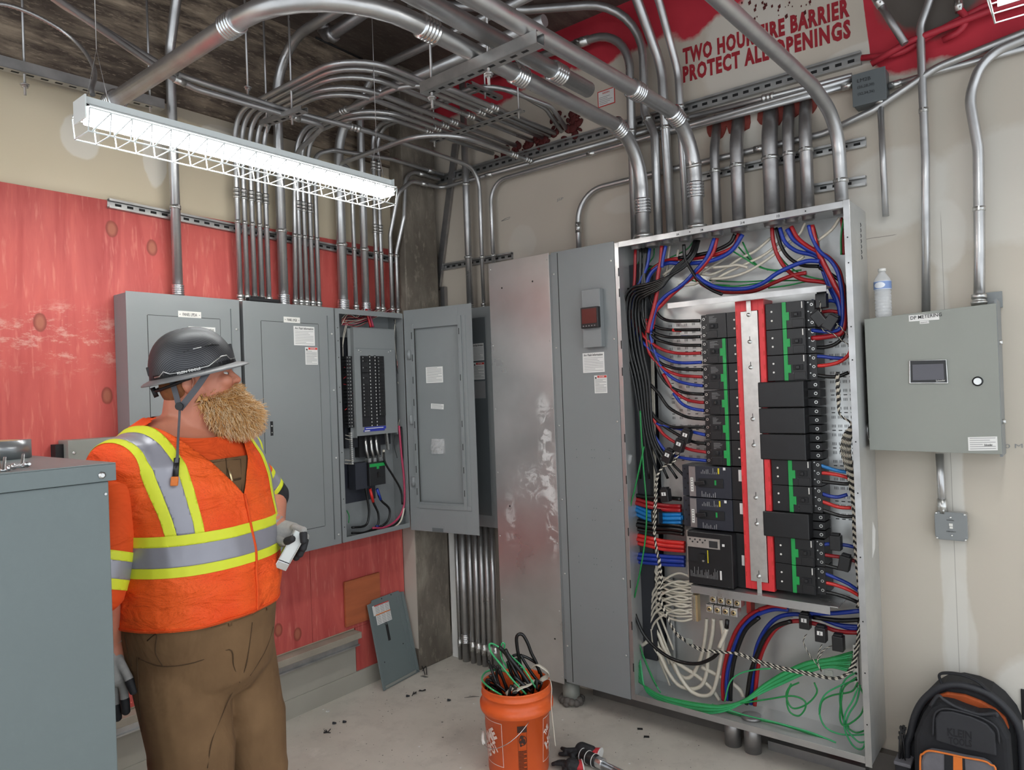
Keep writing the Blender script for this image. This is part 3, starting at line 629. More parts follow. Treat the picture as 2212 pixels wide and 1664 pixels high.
# ---- the open panel
Y0, Y1, Z0, Z1 = -.882, -.396, .868, 2.125
t = thing('electrical_panel', 'open grey panel with black breakers and its front swung aside', 'panel', (0, (Y0 + Y1) / 2, Z0))
m = MB(); m.box(.0165, Y0, Z0, .02, Y1, Z1); m.box(.02, Y0, Z0, XF, Y0 + .003, Z1); m.box(.02, Y1 - .003, Z0, XF, Y1, Z1); m.box(.02, Y0, Z0, XF, Y1, Z0 + .003); m.box(.02, Y0, Z1 - .003, XF, Y1, Z1)
m.box(XF - .002, Y0 + .003, Z0 + .003, XF, Y0 + .026, Z1 - .003); m.box(XF - .002, Y1 - .006, Z0 + .003, XF, Y1 - .003, Z1 - .003); m.box(XF - .002, Y0 + .026, Z1 - .028, XF, Y1 - .006, Z1 - .003); m.box(XF - .002, Y0 + .026, Z0 + .003, XF, Y1 - .006, Z0 + .026)
m.build('enclosure', 'grey_paint', t)
m = MB()
for z in (2.02, 1.95, 1.86, 1.7, 1.62, 1.35, 1.1, .95): m.cyl((XF, Y0 + .014, z), (XF + .0006, Y0 + .014, z), .003, 8)
m.build('trim_holes', 'slot_dark', t)
# dead front over the breakers
c0, c1 = PY(764, 700, .12)[0], PY(852, 700, .12)[0]; zt = PY(764, 708, .12)[1]; zb = PY(770, 943, .12)[1]
m = MB(); m.box(.112, c0, zb, .116, c1, zt)
for y, s in ((c0, -1), (c1, 1)): m.box(.085, y - .001, zb - .01, .116, y + .002, zt); m.box(.085, y + s * .02, zb - .01, .088, y, zt)
m.box(.09, c0, zt, .118, c1, zt + .004)
dead = m.build('dead_front', 'grey_paint', t, bevel=.001)
m = MB(); m.box(.116, c0 + .01, zt - .115, .1165, c1 - .01, zt - .113); m.mi = 1
for y, z in ((c0 + .03, zt - .125), (c0 + .045, zt - .132), (c1 - .05, zt - .13), (c1 - .035, zt - .124)): scr(m, (.116, y, z), (1, 0, 0), .0045)
m.build('cover_screws', ['grey_paint_dark', 'screw'], dead)
ya, yb = PY(780, 800, .12)[0], PY(830, 800, .12)[0]; za = PY(780, 769, .12)[1]; zq = PY(784, 923, .12)[1]
yc = (ya + yb) / 2
MB().box(.1162, ya, zq, .1175, yb, za).build('breaker_window', 'black_matte', dead)
m = MB()
for y in (yc - .019, yc + .019):
    m.mi = 0; m.box(.1176, y - .0065, zq + .002, .119, y + .0065, za + .004); m.mi = 1
    for k in range(21): z = za - .005 - k * (za - zq - .01) / 20; m.box(.119, y - .0025, z - .0035, .1195, y + .0025, z + .0035)
m.build('number_strip', ['black_plastic', 'white_label'], dead)
# individual breakers with toggles
def small_breaker(y, z, side, wide, first=[None, None]):
    key = 1 if wide else 0
    if first[key] is None:
        b = thing('circuit_breaker', 'small black breaker in the open grey panel', 'breaker', (.1178, 0, 0)); h = .0095 if not wide else .031
        MB().box(.1178, -.024, -h, .126, .024, h).build('body', 'black_plastic', b, bevel=.001)
        m = MB(); m.obox((.129, -.004, 0), V((.004, 0, 0)), V((0, .009, 0)), V((0, 0, .0035))); m.mi = 1; m.box(.1262, -.021, -.003, .1266, -.014, .003); m.build('toggle', ['slot_dark', 'ink_grey'], b)
        first[key] = (b, False)
    b, used = first[key]
    if not used:
        first[key] = (b, True); b.location = V((.1178, y, z)); o = b
    else: o = copy_thing(b, V((0, y, z)) - V((0, b.location.y, b.location.z)))
    s = 'left' if side < 0 else 'right'
    o['label'] = f'small black breaker in the {s} column of the open grey panel' if not wide else f'wide black three-pole breaker near the top of the left column in the open grey panel'
    o['group'] = f'{s} column breakers of the open panel' if not wide else 'wide breakers of the open panel'
n = 18; dz = (za - zq) / 21
for k in range(n):
    z = za - (k + .5) * dz
    small_breaker(yc + .056, z, 1, False)
    if k in (0, 1) or k >= 8: small_breaker(yc - .056, z, -1, False)
small_breaker(yc - .056, za - 3.5 * dz, -1, True); small_breaker(yc - .056, za - 6.5 * dz, -1, True)
m = MB(); m.box(.118, ya + .012, zq - .018, .119, yb + .0, zq - .002); m.box(.117, ya + .005, zq - .028, .118, yb - .01, zq - .018); lb = m.build('blue_label', 'label_blue', dead)
m = MB(); m.box(.1191, ya + .02, zq - .012, .1195, yb - .02, zq - .008); m.box(.1181, ya + .012, zq - .026, .1184, ya + .05, zq - .02); m.build('white_print', 'white_label', lb)
# bus fingers, neutral bars and the main breaker
m = MB(); m.box(.02, c0 - .03, 1.36, .05, c1 + .0, 1.98); m.build('bus_base', 'dark_inside', t)
m = MB()
for k in range(21):
    z = za - (k + .5) * dz; m.mi = 0; m.box(.06, c0 - .045, z - .008, .10, c0 - .004, z + .008); m.mi = 1; m.cyl((.10, c0 - .02, z), (.1015, c0 - .02, z), .0035, 6); m.cyl((.10, c0 - .036, z), (.1015, c0 - .036, z), .0025, 6)
m.build('breaker_terminals', ['black_plastic', 'zinc'], t)
def PZ(px, py, X=.1): q = fx(px, py, X); return q
for (a, b) in (((757, 934), (760, 1004)), ((834, 936), (838, 972))):
    A, B = PZ(*a, .09), PZ(*b, .09); m = MB()
    n = 16
    for k in range(n):
        q = A.lerp(B, (k + .5) / n); m.obox(q, V((.008, 0, 0)), V((0, .006, 0)), V((0, 0, (A.z - B.z) / n * .38)))
    m.build('neutral_bar', 'aluminium', t)
A = PZ(793, 1000, .10); B = PZ(829, 1045, .10)
mb_ = MB().box(.05, A.y, B.z, .118, B.y, A.z).build('main_breaker', 'black_plastic', t, bevel=.002)
MB().box(.1182, A.y + .002, A.z - .026, .119, B.y - .002, A.z - .008).build('green_strip', 'green_plastic', mb_)
m = MB(); m.box(.1182, (A.y + B.y) / 2 - .006, A.z - .04, .119, (A.y + B.y) / 2 + .012, A.z - .0262); m.build('green_tab', 'green_plastic', mb_)
m = MB(); m.box(.1182, (A.y + B.y) / 2 + .002, A.z - .088, .125, (A.y + B.y) / 2 + .014, A.z - .058); m.build('toggle', 'slot_dark', mb_)
m = MB(); m.box(.04, A.y - .085, B.z - .01, .10, A.y - .004, A.z + .004); m.box(.02, A.y - .10, B.z - .09, .024, B.y, A.z); m.build('side_shield', 'slate_plastic', t)
m = MB()
for k in range(3):
    y = A.y + .02 + k * (B.y - A.y - .04) / 2; m.box(.07, y - .01, A.z, .10, y + .01, A.z + .022); m.tube([(.09, y, A.z + .02), (.085, y - .01, A.z + .07), (.085, y - .015, zb - .01)], .008, 8)
m.build('bus_lugs', 'zinc', t)
m = MB(); m.box(.02, A.y - .02, A.z + .03, .06, B.y + .02, zb); m.build('bus_insulator', 'black_matte', t)
# wiring of the small panel
def wire(pts, r, m, label, group=None, name='cable', n=7, sub=5, parent=None, cat='cable'):
    o = MB().tube(smooth_path(pts, sub), r, n).build(name, m, parent)
    return tag(o, label, cat, group)
def WX(L, X): return [fx(a, b, (c if c is not None else X)) for a, b, c in [(q + (None,))[:3] for q in L]]
gsm = 'black feeder cables in the bottom of the open grey panel'
for i, (col, L) in enumerate([('black', [(789, 1052), (794, 1080), (797, 1110), (790, 1135), (760, 1140)]), ('black', [(799, 1056), (806, 1085), (817, 1110), (815, 1135), (790, 1150), (760, 1152)]), ('black', [(814, 1056), (822, 1080), (841, 1100), (838, 1125), (815, 1142), (780, 1158), (758, 1160)])]):
    wire(WX(L, .07 + .012 * i), .0065, 'wire_black', f'black feeder cable, {ord_[i]} from the left under the small panel main breaker')
    if i: wire([q + V((.001, 0, 0)) for q in WX(L[:2], .07 + .012 * i)], .0085, ['', 'wire_bright_red', 'wire_blue'][i], ['', 'red', 'blue'][i] + ' tape sleeve on a black feeder under the small main breaker', name='tape_sleeve', cat='tape')
wire(WX([(829, 977), (832, 1000), (850, 1030), (866, 1060), (869, 1090)], .125), .006, 'wire_black', 'black cable with white end curving down right of the small main breaker')
wire(WX([(829, 972), (829, 990)], .092), .0075, 'wire_white', 'white tape sleeve at the top of the black curving cable', name='tape_sleeve', cat='tape')
wire(WX([(862, 920), (867, 980), (873, 1040), (872, 1095), (855, 1125), (830, 1140), (805, 1141)], .12), .0065, 'wire_pink', 'red cable looping down the right side of the open grey panel')
wire(WX([(866, 922), (871, 980), (877, 1040), (876, 1100), (858, 1130), (830, 1146)], .11), .0065, 'wire_black', 'dark cable looping behind the red one in the open grey panel')
wire(WX([(845, 1138), (830, 1139), (812, 1137)], .085), .006, 'wire_blue', 'short blue cable end at the bottom of the open grey panel')
wire(WX([(873, 1098), (866, 1125), (850, 1140), (820, 1150), (760, 1160)], .125), .0055, 'wire_white', 'white cable along the bottom of the open grey panel')
wire(WX([(791, 668), (795, 685), (801, 707)], .1), .008, 'wire_red', 'thick red cable entering the top of the open grey panel')
wire(WX([(795, 667), (800, 685), (806, 707)], .09), .007, 'wire_pink', 'dark pink cable beside the thick red one at the panel top')
wire(WX([(749, 1103), (754, 1115), (753, 1130)], .12), .003, 'wire_green', 'thin green wire at the lower left of the open grey panel')
random.seed(5)
for i in range(22):
    c = ['white', 'red', 'white', 'pink', 'black'][i % 5]; y = 676 + i * 1.3
    wire(WX([(738, 688 + (i * 7) % 16), (750 + i, y + 4 * random.random()), (768 + i * 2, 684 + 4 * random.random()), (775 + i * 4, 668)], .05 + .06 * random.random()), .0016, 'wire_' + c, 'thin ' + {'white': 'white', 'red': 'red', 'pink': 'pink', 'black': 'black'}[c] + ' wires fanning across the top of the open grey panel', 'thin %s wires at the top of the open panel' % c, 'wire', 5, 4)
for i, (c, L) in enumerate([('white', [(747, 700), (741, 730), (741, 770)]), ('white', [(750, 700), (744, 725), (740, 750)]), ('red', [(761, 786), (752, 792), (743, 794)]), ('red', [(761, 806), (750, 812), (742, 818)]), ('red', [(761, 829), (750, 831), (742, 830)]), ('bright_red', [(762, 850), (755, 860), (751, 880), (745, 886)]), ('black', [(851, 690), (856, 720), (857, 790), (865, 830)]), ('red', [(858, 780), (862, 820), (870, 850)]), ('red', [(860, 800), (866, 830), (874, 850), (874, 870)]), ('white', [(859, 825), (866, 850), (866, 890), (860, 920)]), ('white', [(863, 830), (872, 860), (872, 890), (866, 920)]), ('white', [(854, 690), (852, 730), (858, 790)]), ('black', [(853, 940), (851, 960), (858, 990)]), ('white', [(746, 940), (760, 944)]), ('white', [(746, 948), (762, 952)]), ('white', [(745, 994), (765, 996)]), ('white', [(745, 1002), (765, 1003)]), ('green', [(879, 1090), (876, 1105), (870, 1120)])]):
    wire(WX(L, .09), .0018, 'wire_' + c, f'thin {c.replace("bright_", "bright ")} wire, {["near the top left","beside the first white one","entering a breaker high on the left","entering a breaker a little lower","entering a breaker at mid height","curving below the left breakers","down the right gutter","behind the right gutter wires","sagging in the right gutter","looping in the right gutter","looping outermost in the right gutter","rising in the right gutter","below the dead front at right","into the top of the left neutral bar","into the second screw of the left neutral bar","into the lower left neutral bar","into the bottom of the left neutral bar","at the lower right corner"][i]}, open grey panel', None, 'wire', 5, 4)

# ---- its swung-out front: frame with an opening and the inner door behind it
H = V((.150, -.391, 0)); E_ = V((.622, -.318, 0)); dx = (E_ - H).normalized(); nn = dx.cross(V((0, 0, 1))); LW = (E_ - H).length
def D(u, z, o=0): return H + dx * u + V((0, 0, z)) + nn * o
if nn.dot(CAM - H) < 0: nn = -nn
t = thing('panel_door', 'grey front frame of the open panel swung out toward the corner, with a taped-up screw bag', 'door', H + V((LW / 2 * dx.x, LW / 2 * dx.y, .852)))
zb_, zt_ = .852, 2.142
a0, a1 = .072, .385; h0, h1 = 1.02, 2.03
m = MB()
def slab(u0, u1, z0, z1, o, th): m.obox(D((u0 + u1) / 2, (z0 + z1) / 2, o + th / 2), dx * (u1 - u0) / 2, V((0, 0, (z1 - z0) / 2)), nn * th / 2)
slab(0, a0, zb_, zt_, 0, .003); slab(a1, LW, zb_, zt_, 0, .003); slab(a0, a1, zb_, h0, 0, .003); slab(a0, a1, h1, zt_, 0, .003)
slab(a0 - .022, a0, h0 - .03, h1 + .03, .003, .007); slab(a1, a1 + .022, h0 - .03, h1 + .05, .003, .007); slab(a1 + .03, a1 + .05, h0 - .03, h1 + .05, .003, .003); slab(a0 - .02, a1 + .05, h0 - .035, h0 - .01, .003, .005)
m.build('frame', 'grey_paint_dark' if 0 else 'grey_paint', t, bevel=.0008)
m = MB(); slab(a0 - .01, a1 + .01, h0 - .01, h1 + .01, -.022, .003); inner = m.build('inner_door', 'grey_paint', t)
m = MB()
for k in range(8):
    z = h1 - .02 - k * .13; slab(a0 - .014, a0 - .0095, z - .04, z, .0101, .0005)
    if k % 2 == 0 or k > 4: slab(a1 + .006, a1 + .0105, z - .035, z, .0101, .0005)
m.build('slots', 'slot_dark', t)
for z in (1.88, 1.50, 1.14):
    m = MB(); m.cyl(D(a0 - .034, z - .025, .012), D(a0 - .034, z + .025, .012), .012, 12); slab(a0 - .045, a0 - .005, z + .0, z + .035, .003, .005); m.build('hinge', 'grey_paint', t)
m = MB(); slab(.15, .24, .856, .885, .003, .002); m.mi = 1; slab(.156, .234, .854, .876, .0031, .0022); m.build('pull_notch', ['grey_paint', 'grey_paint_dark'], t, bevel=.003)
def DU(px, py):      # point on the inner door surface
    d = ray(px, py); o = D(0, 0, -.019); tt = (o - CAM).dot(nn) / d.dot(nn); q = CAM + d * tt; return (q - H).dot(dx), q.z
u, z = DU(921, 828); lines_label(inner, D(u, z, -.0188), dx, (0, 0, 1), .12, .092, 'breaker_directory', 14, None, .3)
u, z = DU(931, 883); lines_label(inner, D(u, z, -.0188), (dx + V((0, 0, -.07))), (V((0, 0, 1)) + dx * .07), .09, .03, 'part_number_sticker', 4, None, .3)
# clear bag of screws taped to the inner door
u, z = DU(948, 980); s = NT('clear_plastic'); s.set(Base_Color=(.85, .85, .85, 1), Roughness=.15, Alpha=.35, Specular_IOR_Level=.9)
t2 = thing('screw_bag', 'clear plastic bag of screws taped on the inner side of the swung-out front', 'bag', D(u, z))
m = MB(); random.seed(2); N = 9; G = []
for j in range(N):
    for i in range(N): G.append(D(u - .045 + .09 * i / (N - 1) + .004 * random.random() - .012 * (1 - j / N), z - .002 + .085 * j / (N - 1) + .003 * random.random(), -.0165 + .012 * math.sin(math.pi * i / (N - 1)) * (1.3 - j / N) + .005 * random.random()))
m.add(G + [D(u - .045 + .09 * i / 8, z - .002 + .085 * j / 8, -.0185) for j in range(N) for i in range(N)], [(j * N + i, j * N + i + 1, (j + 1) * N + i + 1, (j + 1) * N + i) for j in range(N - 1) for i in range(N - 1)] + [(81 + j * N + i, 81 + (j + 1) * N + i, 81 + (j + 1) * N + i + 1, 81 + j * N + i + 1) for j in range(N - 1) for i in range(N - 1)])
m.build('plastic', 'clear_plastic', t2)
m = MB()
for k in range(9):
    q = D(u - .03 + .06 * random.random(), z + .006 + .03 * random.random(), -.012); dd = (dx * (random.random() - .5) + V((0, 0, random.random() - .5))).normalized(); m.lathe(q, dd, [(0, .0045), (.003, .0045), (.0031, .002), (.018, .0018)], 8)
m.build('screws', 'screw', t2)

# ---- half-hidden grey cabinet on the right wall behind that front
t = thing('electrical_panel', 'grey panel on the right wall, mostly hidden behind the swung-out front', 'panel', (.36, -.07, .866))
m = MB(); m.box(.125, -.15, .866, .605, -.0013, 2.135); m.build('enclosure', 'grey_paint', t, bevel=.003)
m = MB(); m.box(.12, -.1535, .862, .615, -.1503, 2.14); m.build('front_trim', 'grey_paint', t, bevel=.001)
m = MB(); m.box(.18, -.1552, .93, .575, -.1537, 2.08); m.build('door', 'grey_paint_dark', t, bevel=.0008)
lines_label(t, (.475, -.1556, 1.83), (1, 0, 0), (0, 0, 1), .085, .10, 'arc_flash_sticker', 9, 'Arc Flash Information', .25)
lines_label(t, (.475, -.1556, 1.72), (1, 0, 0), (0, 0, 1), .085, .10, 'danger_sticker', 12, None, .35, red=True)
lines_label(t, (.475, -.1556, 1.61), (1, 0, 0), (0, 0, 1), .087, .10, 'notice_sticker', 12, None, .4, m='ink_grey')
# meter box between the plywood and the man
t = thing('junction_box', 'pale grey box on the red plywood behind the shoulder', 'junction box', (.06, -1.99, 1.25))
MB().box(.0125, -2.17, 1.25, .115, -1.80, 1.515).build('body', 'grey_box', t, bevel=.002)
m = MB(); m.box(.02, -2.20, 1.42, .07, -2.171, 1.50); m.build('side_latch', 'black_matte', t)
m = MB(); scr(m, (.115, -2.15, 1.465), (1, 0, 0), .006); m.build('screw', 'screw', t)

# ================================================================ tall cabinet line on the right wall
YF = -.26
def ex(x, y, Y): return fy(1300 + x / 3.617, 440 + y / 3.617, Y)
def gx(x, y, Y): return fy(1300 + x / 3.617, 860 + y / 3.617, Y)
def hx(x, y, Y): return fy(1300 + x / 3.617, 1204 + y / 3.617, Y)
# closed part: enclosure with bare sheet-metal cover and grey door
t = thing('tall_cabinet', 'tall closed grey cabinet with a small meter, bare sheet-metal cover on its left half', 'cabinet', (1.11, -.13, .142))
MB().box(.73, -.258, .15, 1.507, -.0013, 2.345).build('enclosure', 'grey_paint', t, bevel=.003)
s = NT('cover_sheet'); nz = s.noise(9, 6, rough=.75, dist=1.5); n2 = s.noise(3, 4); c = s.mix(s.mr(n2, .35, .65), (.55, .55, .54, 1), (.66, .66, .65, 1)); k = 0
for cc, rr, a_ in (((.95, -.26, 1.15), (.12, .1, .1), .45), ((1.06, -.26, 1.28), (.05, .1, .28), .6), ((1.08, -.26, 1.0), (.04, .1, .22), .6), ((.80, -.26, .95), (.04, .1, .16), .35), ((1.05, -.26, 1.55), (.05, .1, .08), .4)):
    f_ = s.ma('MULTIPLY', s.ma('MULTIPLY', s.blob(cc, rr, nz, .8, .3), s.mr(nz, .48, .56)), a_); c = s.mix(f_, c, (.85, .85, .84, 1)); k = f_ if hasattr(k, 'real') else s.ma('MAXIMUM', k, f_)
s.set(Base_Color=c, Metallic=s.mr(k, 0, .5, .8, .2), Roughness=s.mr(n2, .3, .7, .26, .4))
m = MB(); m.box(.708, -.263, .125, 1.119, -.2585, 2.355); cov = m.build('sheet_cover', 'cover_sheet', t, bevel=.001)
m = MB()
for z in (2.32, 1.9, 1.55, 1.2, .85, .5, .16):
    for x in (.722, 1.106): scr(m, (x, -.2632, z), (0, -1, 0), .004)
for x, z in ((.80, 2.21), (1.01, 2.22), (.80, 1.02), (1.07, .35)): m.mi = 1; m.cyl((x, -.2632, z), (x, -.2638, z), .005, 8); m.mi = 0
m.build('cover_screws', ['screw', 'slot_dark'], cov)
m = MB(); m.box(1.135, -.2655, .142, 1.508, -.2585, 2.352); dr = m.build('front_panel', 'grey_paint', t, bevel=.001)
m = MB(); groove(m, (1.176, -.2657, .15), (1.176, -.2657, 2.345), .004, (0, -1, 0)); m.build('seam', 'slot_dark', dr)
m = MB()
for z in (2.26, 1.88, 1.48, 1.1, .72, .35): scr(m, (1.15, -.2657, z - .02), (0, -1, 0), .005); scr(m, (1.492, -.2657, z), (0, -1, 0), .005)
m.build('screws', 'screw', dr)
m = MB()
for z in (1.34, 1.3, 1.05, .99, .8, .77, .55): 
    for x in (1.24, 1.33, 1.345, 1.43): m.cyl((x + .01 * (z > 1), -.2656, z), (x + .01 * (z > 1), -.2662, z), .0025, 6)
m.build('plug_marks', 'grey_paint_dark', dr)
# vertical meter housing on it
A = fy(1258, 628, -.29); B = fy(1302, 749, -.29)
mt = thing('power_meter', 'small grey meter housing with black display on the tall closed cabinet', 'meter', ((A.x + B.x) / 2, -.28, B.z))
MB().box(A.x, -.30, B.z, B.x, -.2667, A.z).build('housing', 'grey_paint', mt, bevel=.002)
A = fy(1257, 666, -.31); B = fy(1296, 707, -.31)
d = MB().box(A.x, -.325, B.z, B.x, -.3005, A.z).build('display_body', 'black_plastic', mt, bevel=.003)
s = NT('dim_red_screen'); s.set(Base_Color=lin('5a2a26'), Roughness=.25)
MB().box(A.x + .008, -.3262, B.z + .022, B.x - .008, -.3252, A.z - .008).build('screen', 'dim_red_screen', d)
m = MB(); [m.box(A.x + .012 + .016 * k, -.3258, B.z + .008, A.x + .018 + .016 * k, -.3252, B.z + .013) for k in range(5)]; m.build('buttons', 'ink_grey', d)
P0 = fy(1260, 806, -.266); lines_label(t, P0, (1, 0, 0), (0, 0, 1), .125, .098, 'arc_flash_sticker', 9, 'Arc Flash Information', .22)
P0 = fy(1285, 850, -.266); lines_label(t, P0, (1, 0, 0), (0, 0, 1), .072, .088, 'danger_sticker', 12, None, .35, red=True)

# open part
X0, X1, Z0, Z1 = 1.51, 2.565, .145, 2.343
t = thing('switchboard', 'large open switchboard cabinet of galvanized steel, full of breakers and cables', 'cabinet', ((X0 + X1) / 2, -.13, Z0))
m = MB(); m.box(X0, -.004, Z0, X1, -.0013, Z1); m.box(X0, YF, Z0, X0 + .0025, -.004, Z1); m.box(X1 - .0025, YF, Z0, X1, -.004, Z1); m.box(X0 + .0025, YF, Z0, X1 - .0025, -.004, Z0 + .0025); m.box(X0 + .0025, YF, Z1 - .0025, X1 - .0025, -.004, Z1)
m.build('enclosure', 'sheet_galv', t)
m = MB(); m.box(X0, YF - .003, Z0, X0 + .022, YF - .0002, Z1); m.build('left_lip', 'galv', t, bevel=.0006)
m = MB(); m.box(X1 - .024, YF - .003, Z0 - .01, X1, YF - .0002, Z1 + .004); m.build('right_lip', 'galv', t, bevel=.0006)
m = MB(); m.box(X0 + .0225, YF - .003, Z1 - .024, X1 - .0245, YF - .0002, Z1 + .002); m.box(X0 + .0225, YF, Z1 - .024, X1 - .025, YF + .02, Z1 - .022); tl = m.build('top_lip', 'galv', t, bevel=.0006)
m = MB(); m.box(X0 + .0225, YF - .003, Z0, X1 - .0245, YF - .0002, Z0 + .028); m.build('bottom_lip', 'galv', t, bevel=.0006)
m = MB()
for z in (2.2, 2.1, 1.85, 1.72, 1.4, 1.2, .95, .7, .5, .3): m.cyl((X1 - .012, YF - .003, z), (X1 - .012, YF - .0036, z), .003, 8); m.box(X0 + .016, YF - .0036, z - .02, X0 + .0215, YF - .003, z + .02)
for x in (1.9, 1.96, 2.4): m.cyl((x, YF - .003, Z1 - .012), (x, YF - .0036, Z1 - .012), .003, 8)
m.build('lip_holes', 'slot_dark', t)
text('10', (2.285, YF - .0031, Z1 - .018), (1, 0, 0), (0, 0, 1), .012, .012, 'ink', tl); text('24', (2.13, YF - .0031, Z1 - .018), (1, 0, 0), (0, 0, 1), .02, .01, 'ink', tl); text('3A', (1.835, YF - .0031, Z1 - .018), (1, 0, 0), (0, 0, 1), .014, .01, 'ink', tl)
text('3B', (1.95, YF - .0031, Z1 - .018), (1, 0, 0), (0, 0, 1), .014, .01, 'ink', tl)
m = MB(); random.seed(8)
for k in range(7): z = 2.28 - .022 * k; m.tube([(X1 + .0005, -.10, z), (X1 + .0008, -.092, z - .01), (X1 + .0005, -.10, z - .016)], .0015, 4)
m.build('side_writing', 'ink', t)
m = MB(); m.plate([(X1, -.12, .92), (X1, -.07, .95), (X1, -.05, 1.02), (X1, -.09, 1.06), (X1, -.11, 1.0)], (1, 0, 0), .0006); m.build('torn_sticker', 'white_label', t)
for x in (1.57, 1.657, 1.734, 1.822, 1.898, 1.981, 2.081, 2.233, 2.311, 2.379, 2.502):
    r = {1.657: .037, 1.898: .037, 2.081: .037, 2.233: .042}.get(x, .028); m = MB(); m.lathe((x, -.15, Z1 - .003), (0, 0, -1), [(0, r), (.006, r), (.0061, r * .92), (.022, r * .92), (.024, r * .7)], 18); m.build('bushing', 'galv_dark', t)
# left gutter and perforated back plate
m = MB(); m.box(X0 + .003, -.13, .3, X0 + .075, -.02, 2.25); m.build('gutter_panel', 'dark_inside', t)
m = MB().box(1.62, -.055, .70, 2.50, -.05, 2.05); m.mi = 1
for zi in range(24):
    z = 1.93 - zi * .0375
    for x in ((1.68, 1.72, 1.76, 1.80, 1.84, 1.875) if z > 1.29 else ()) + (2.415, 2.44, 2.465, 2.49):
        for k in range(3): m.box(x + k * .006, -.0562, z, x + k * .006 + .0018, -.0555, z + .012)
        if zi % 2: m.box(x, -.0562, z - .014, x + .014, -.0555, z - .0105)
m.build('back_plate', ['sheet_galv', 'slot_dark'], t)
m = MB(); m.box(X0 + .09, -.045, .25, 1.63, -.02, 2.0); m.build('side_channel', 'sheet_galv', t)
# brackets
m = MB(); m.box(1.773, -.252, 2.0, 2.464, -.248, 2.024); m.box(1.773, -.248, 2.02, 2.464, -.15, 2.024); m.build('upper_bracket', 'galv', t)
m = MB(); m.box(1.834, -.252, .703, 2.43, -.248, .737); m.box(1.834, -.248, .733, 2.46, -.06, .737); m.build('lower_bracket', 'galv', t)
m = MB(); m.box(2.195, -.06, .60, 2.22, -.05, .70); m.build('support', 'galv', t)
# red insulating frame and grey bus cover
m = MB()
for a in ((2.072, .748, 2.096, 2.003), (2.173, .748, 2.196, 2.003), (2.0965, .748, 2.1725, .782), (2.0965, 1.957, 2.1725, 2.003)): m.box(a[0], -.206, a[1], a[2], -.09, a[3])
m.mi = 1; z = .80
while z < 1.95: m.box(2.0745, -.2075, z, 2.079, -.2062, z + .02); m.box(2.189, -.2075, z, 2.1935, -.2062, z + .02); z += .06
m.build('red_insulator', ['red_plastic', 'label_red'], t)
m = MB(); m.box(2.098, -.214, .785, 2.171, -.209, 1.955); m.box(2.125, -.2165, 1.94, 2.145, -.2145, 2.0); m.box(2.125, -.2165, .735, 2.145, -.2145, .80); bc = m.build('bus_cover', 'aluminium', t, bevel=.0008)
m = MB()
for f, a, b in ((ex, 1145, 870), (ex, 1160, 1080), (ex, 1170, 1280), (gx, 1185, 165), (gx, 1195, 370), (gx, 1215, 780), (gx, 1222, 985), (gx, 1243, 1395)):
    q = f(a, b, -.215); m.mi = 0; m.lathe((2.134, -.214, q.z), (0, -1, 0), [(0, .009), (.003, .009), (.0031, .0055), (.010, .0055), (.011, .002)], 10); m.mi = 1; m.box(2.133, -.2145, q.z + .008, 2.1355, -.214, q.z + .024)
m.build('bus_cover_bolts', ['screw', 'slot_dark'], bc)

# ---- breakers
def breaker3(side, zt, zb, label, grp, green=True):
    "three-pole breaker; side -1 = left column (terminals at its left), +1 = right column"
    X = (lambda u: 1.899 + u) if side < 0 else (lambda u: 2.396 - u)      # u from the terminal end toward the bus
    b = thing('circuit_breaker', label, 'breaker', (X(.09), -.15, zb), grp); H = zt - zb; zm = (zt + zb) / 2; e = .0008
    def bx(m, u0, u1, z0, z1, y0, y1): a, c = sorted((X(u0), X(u1))); m.box(a, y0, z0, c, y1, z1)
    m = MB(); bx(m, .0, .127, zb + e, zt - e, -.175, -.06); bx(m, .034, .127, zb + e, zt - e, -.20, -.175); bx(m, .038, .085, zb + .004, zb + H * .33, -.203, -.20); m.build('body', 'black_plastic', b, bevel=.0012)
    m = MB(); u2 = .182 if side < 0 else .196; bx(m, .128, u2, zb + e, zt - e, -.196, -.06); j = m.build('jaw_block', 'black_plastic', b, bevel=.001)
    m = MB()
    for z in (zb + H * .34, zb + H * .68): q = X((u2 + .128) / 2 + .008); m.cyl((q, -.1965, z), (q, -.1975, z), .0042, 10)
    m.build('test_points', 'white_plastic', j)
    m = MB()
    for k in range(3):
        z = zb + H * (.17 + .33 * k); q = X(.012); m.mi = 0; m.cyl((q, -.1752, z), (q, -.1765, z), .0062, 10); q = X(.026); m.cyl((q, -.1752, z + .01), (q, -.1765, z + .01), .003, 8); m.mi = 1; m.cyl((X(.012), -.1766, z), (X(.012), -.177, z), .0036, 8)
    m.build('terminals', ['zinc', 'slot_dark'], b)
    m = MB(); bx(m, .048, .088, zm - .011, zm + .011, -.2045, -.2002); m.build('toggle_frame', 'black_matte', b, bevel=.001)
    m = MB(); bx(m, .060, .074, zm - .007, zm + .007, -.2145, -.2046); m.build('toggle', 'black_plastic', b, bevel=.002)
    m = MB(); z0 = zb + H * (.66 if side < 0 else .05)
    random.seed(int(zt * 100))
    for k in range(6): bx(m, .048, .05 + .03 * random.random() + .01, z0 + k * .005, z0 + k * .005 + .0015, -.2004, -.2)
    m.mi = 1; zz = zb + (H * .08 if side < 0 else H * .72); bx(m, .042, .046, zz, zz + H * .24, -.2006, -.2)
    m.build('printed_label', ['ink_grey', 'white_plastic'], b)
    if green:
        m = MB(); u0, u1 = (.107, .122) if side < 0 else (.108, .124); bx(m, u0, u1, zb + e, zt - e, -.2035, -.2002); bx(m, u0 - .012, u0, zm - .022, zm + .012, -.2035, -.2002); m.build('green_strip', 'green_plastic', b)
    return b
LZ = [1.962, 1.848, 1.735, 1.618, 1.505, 1.392, 1.278]
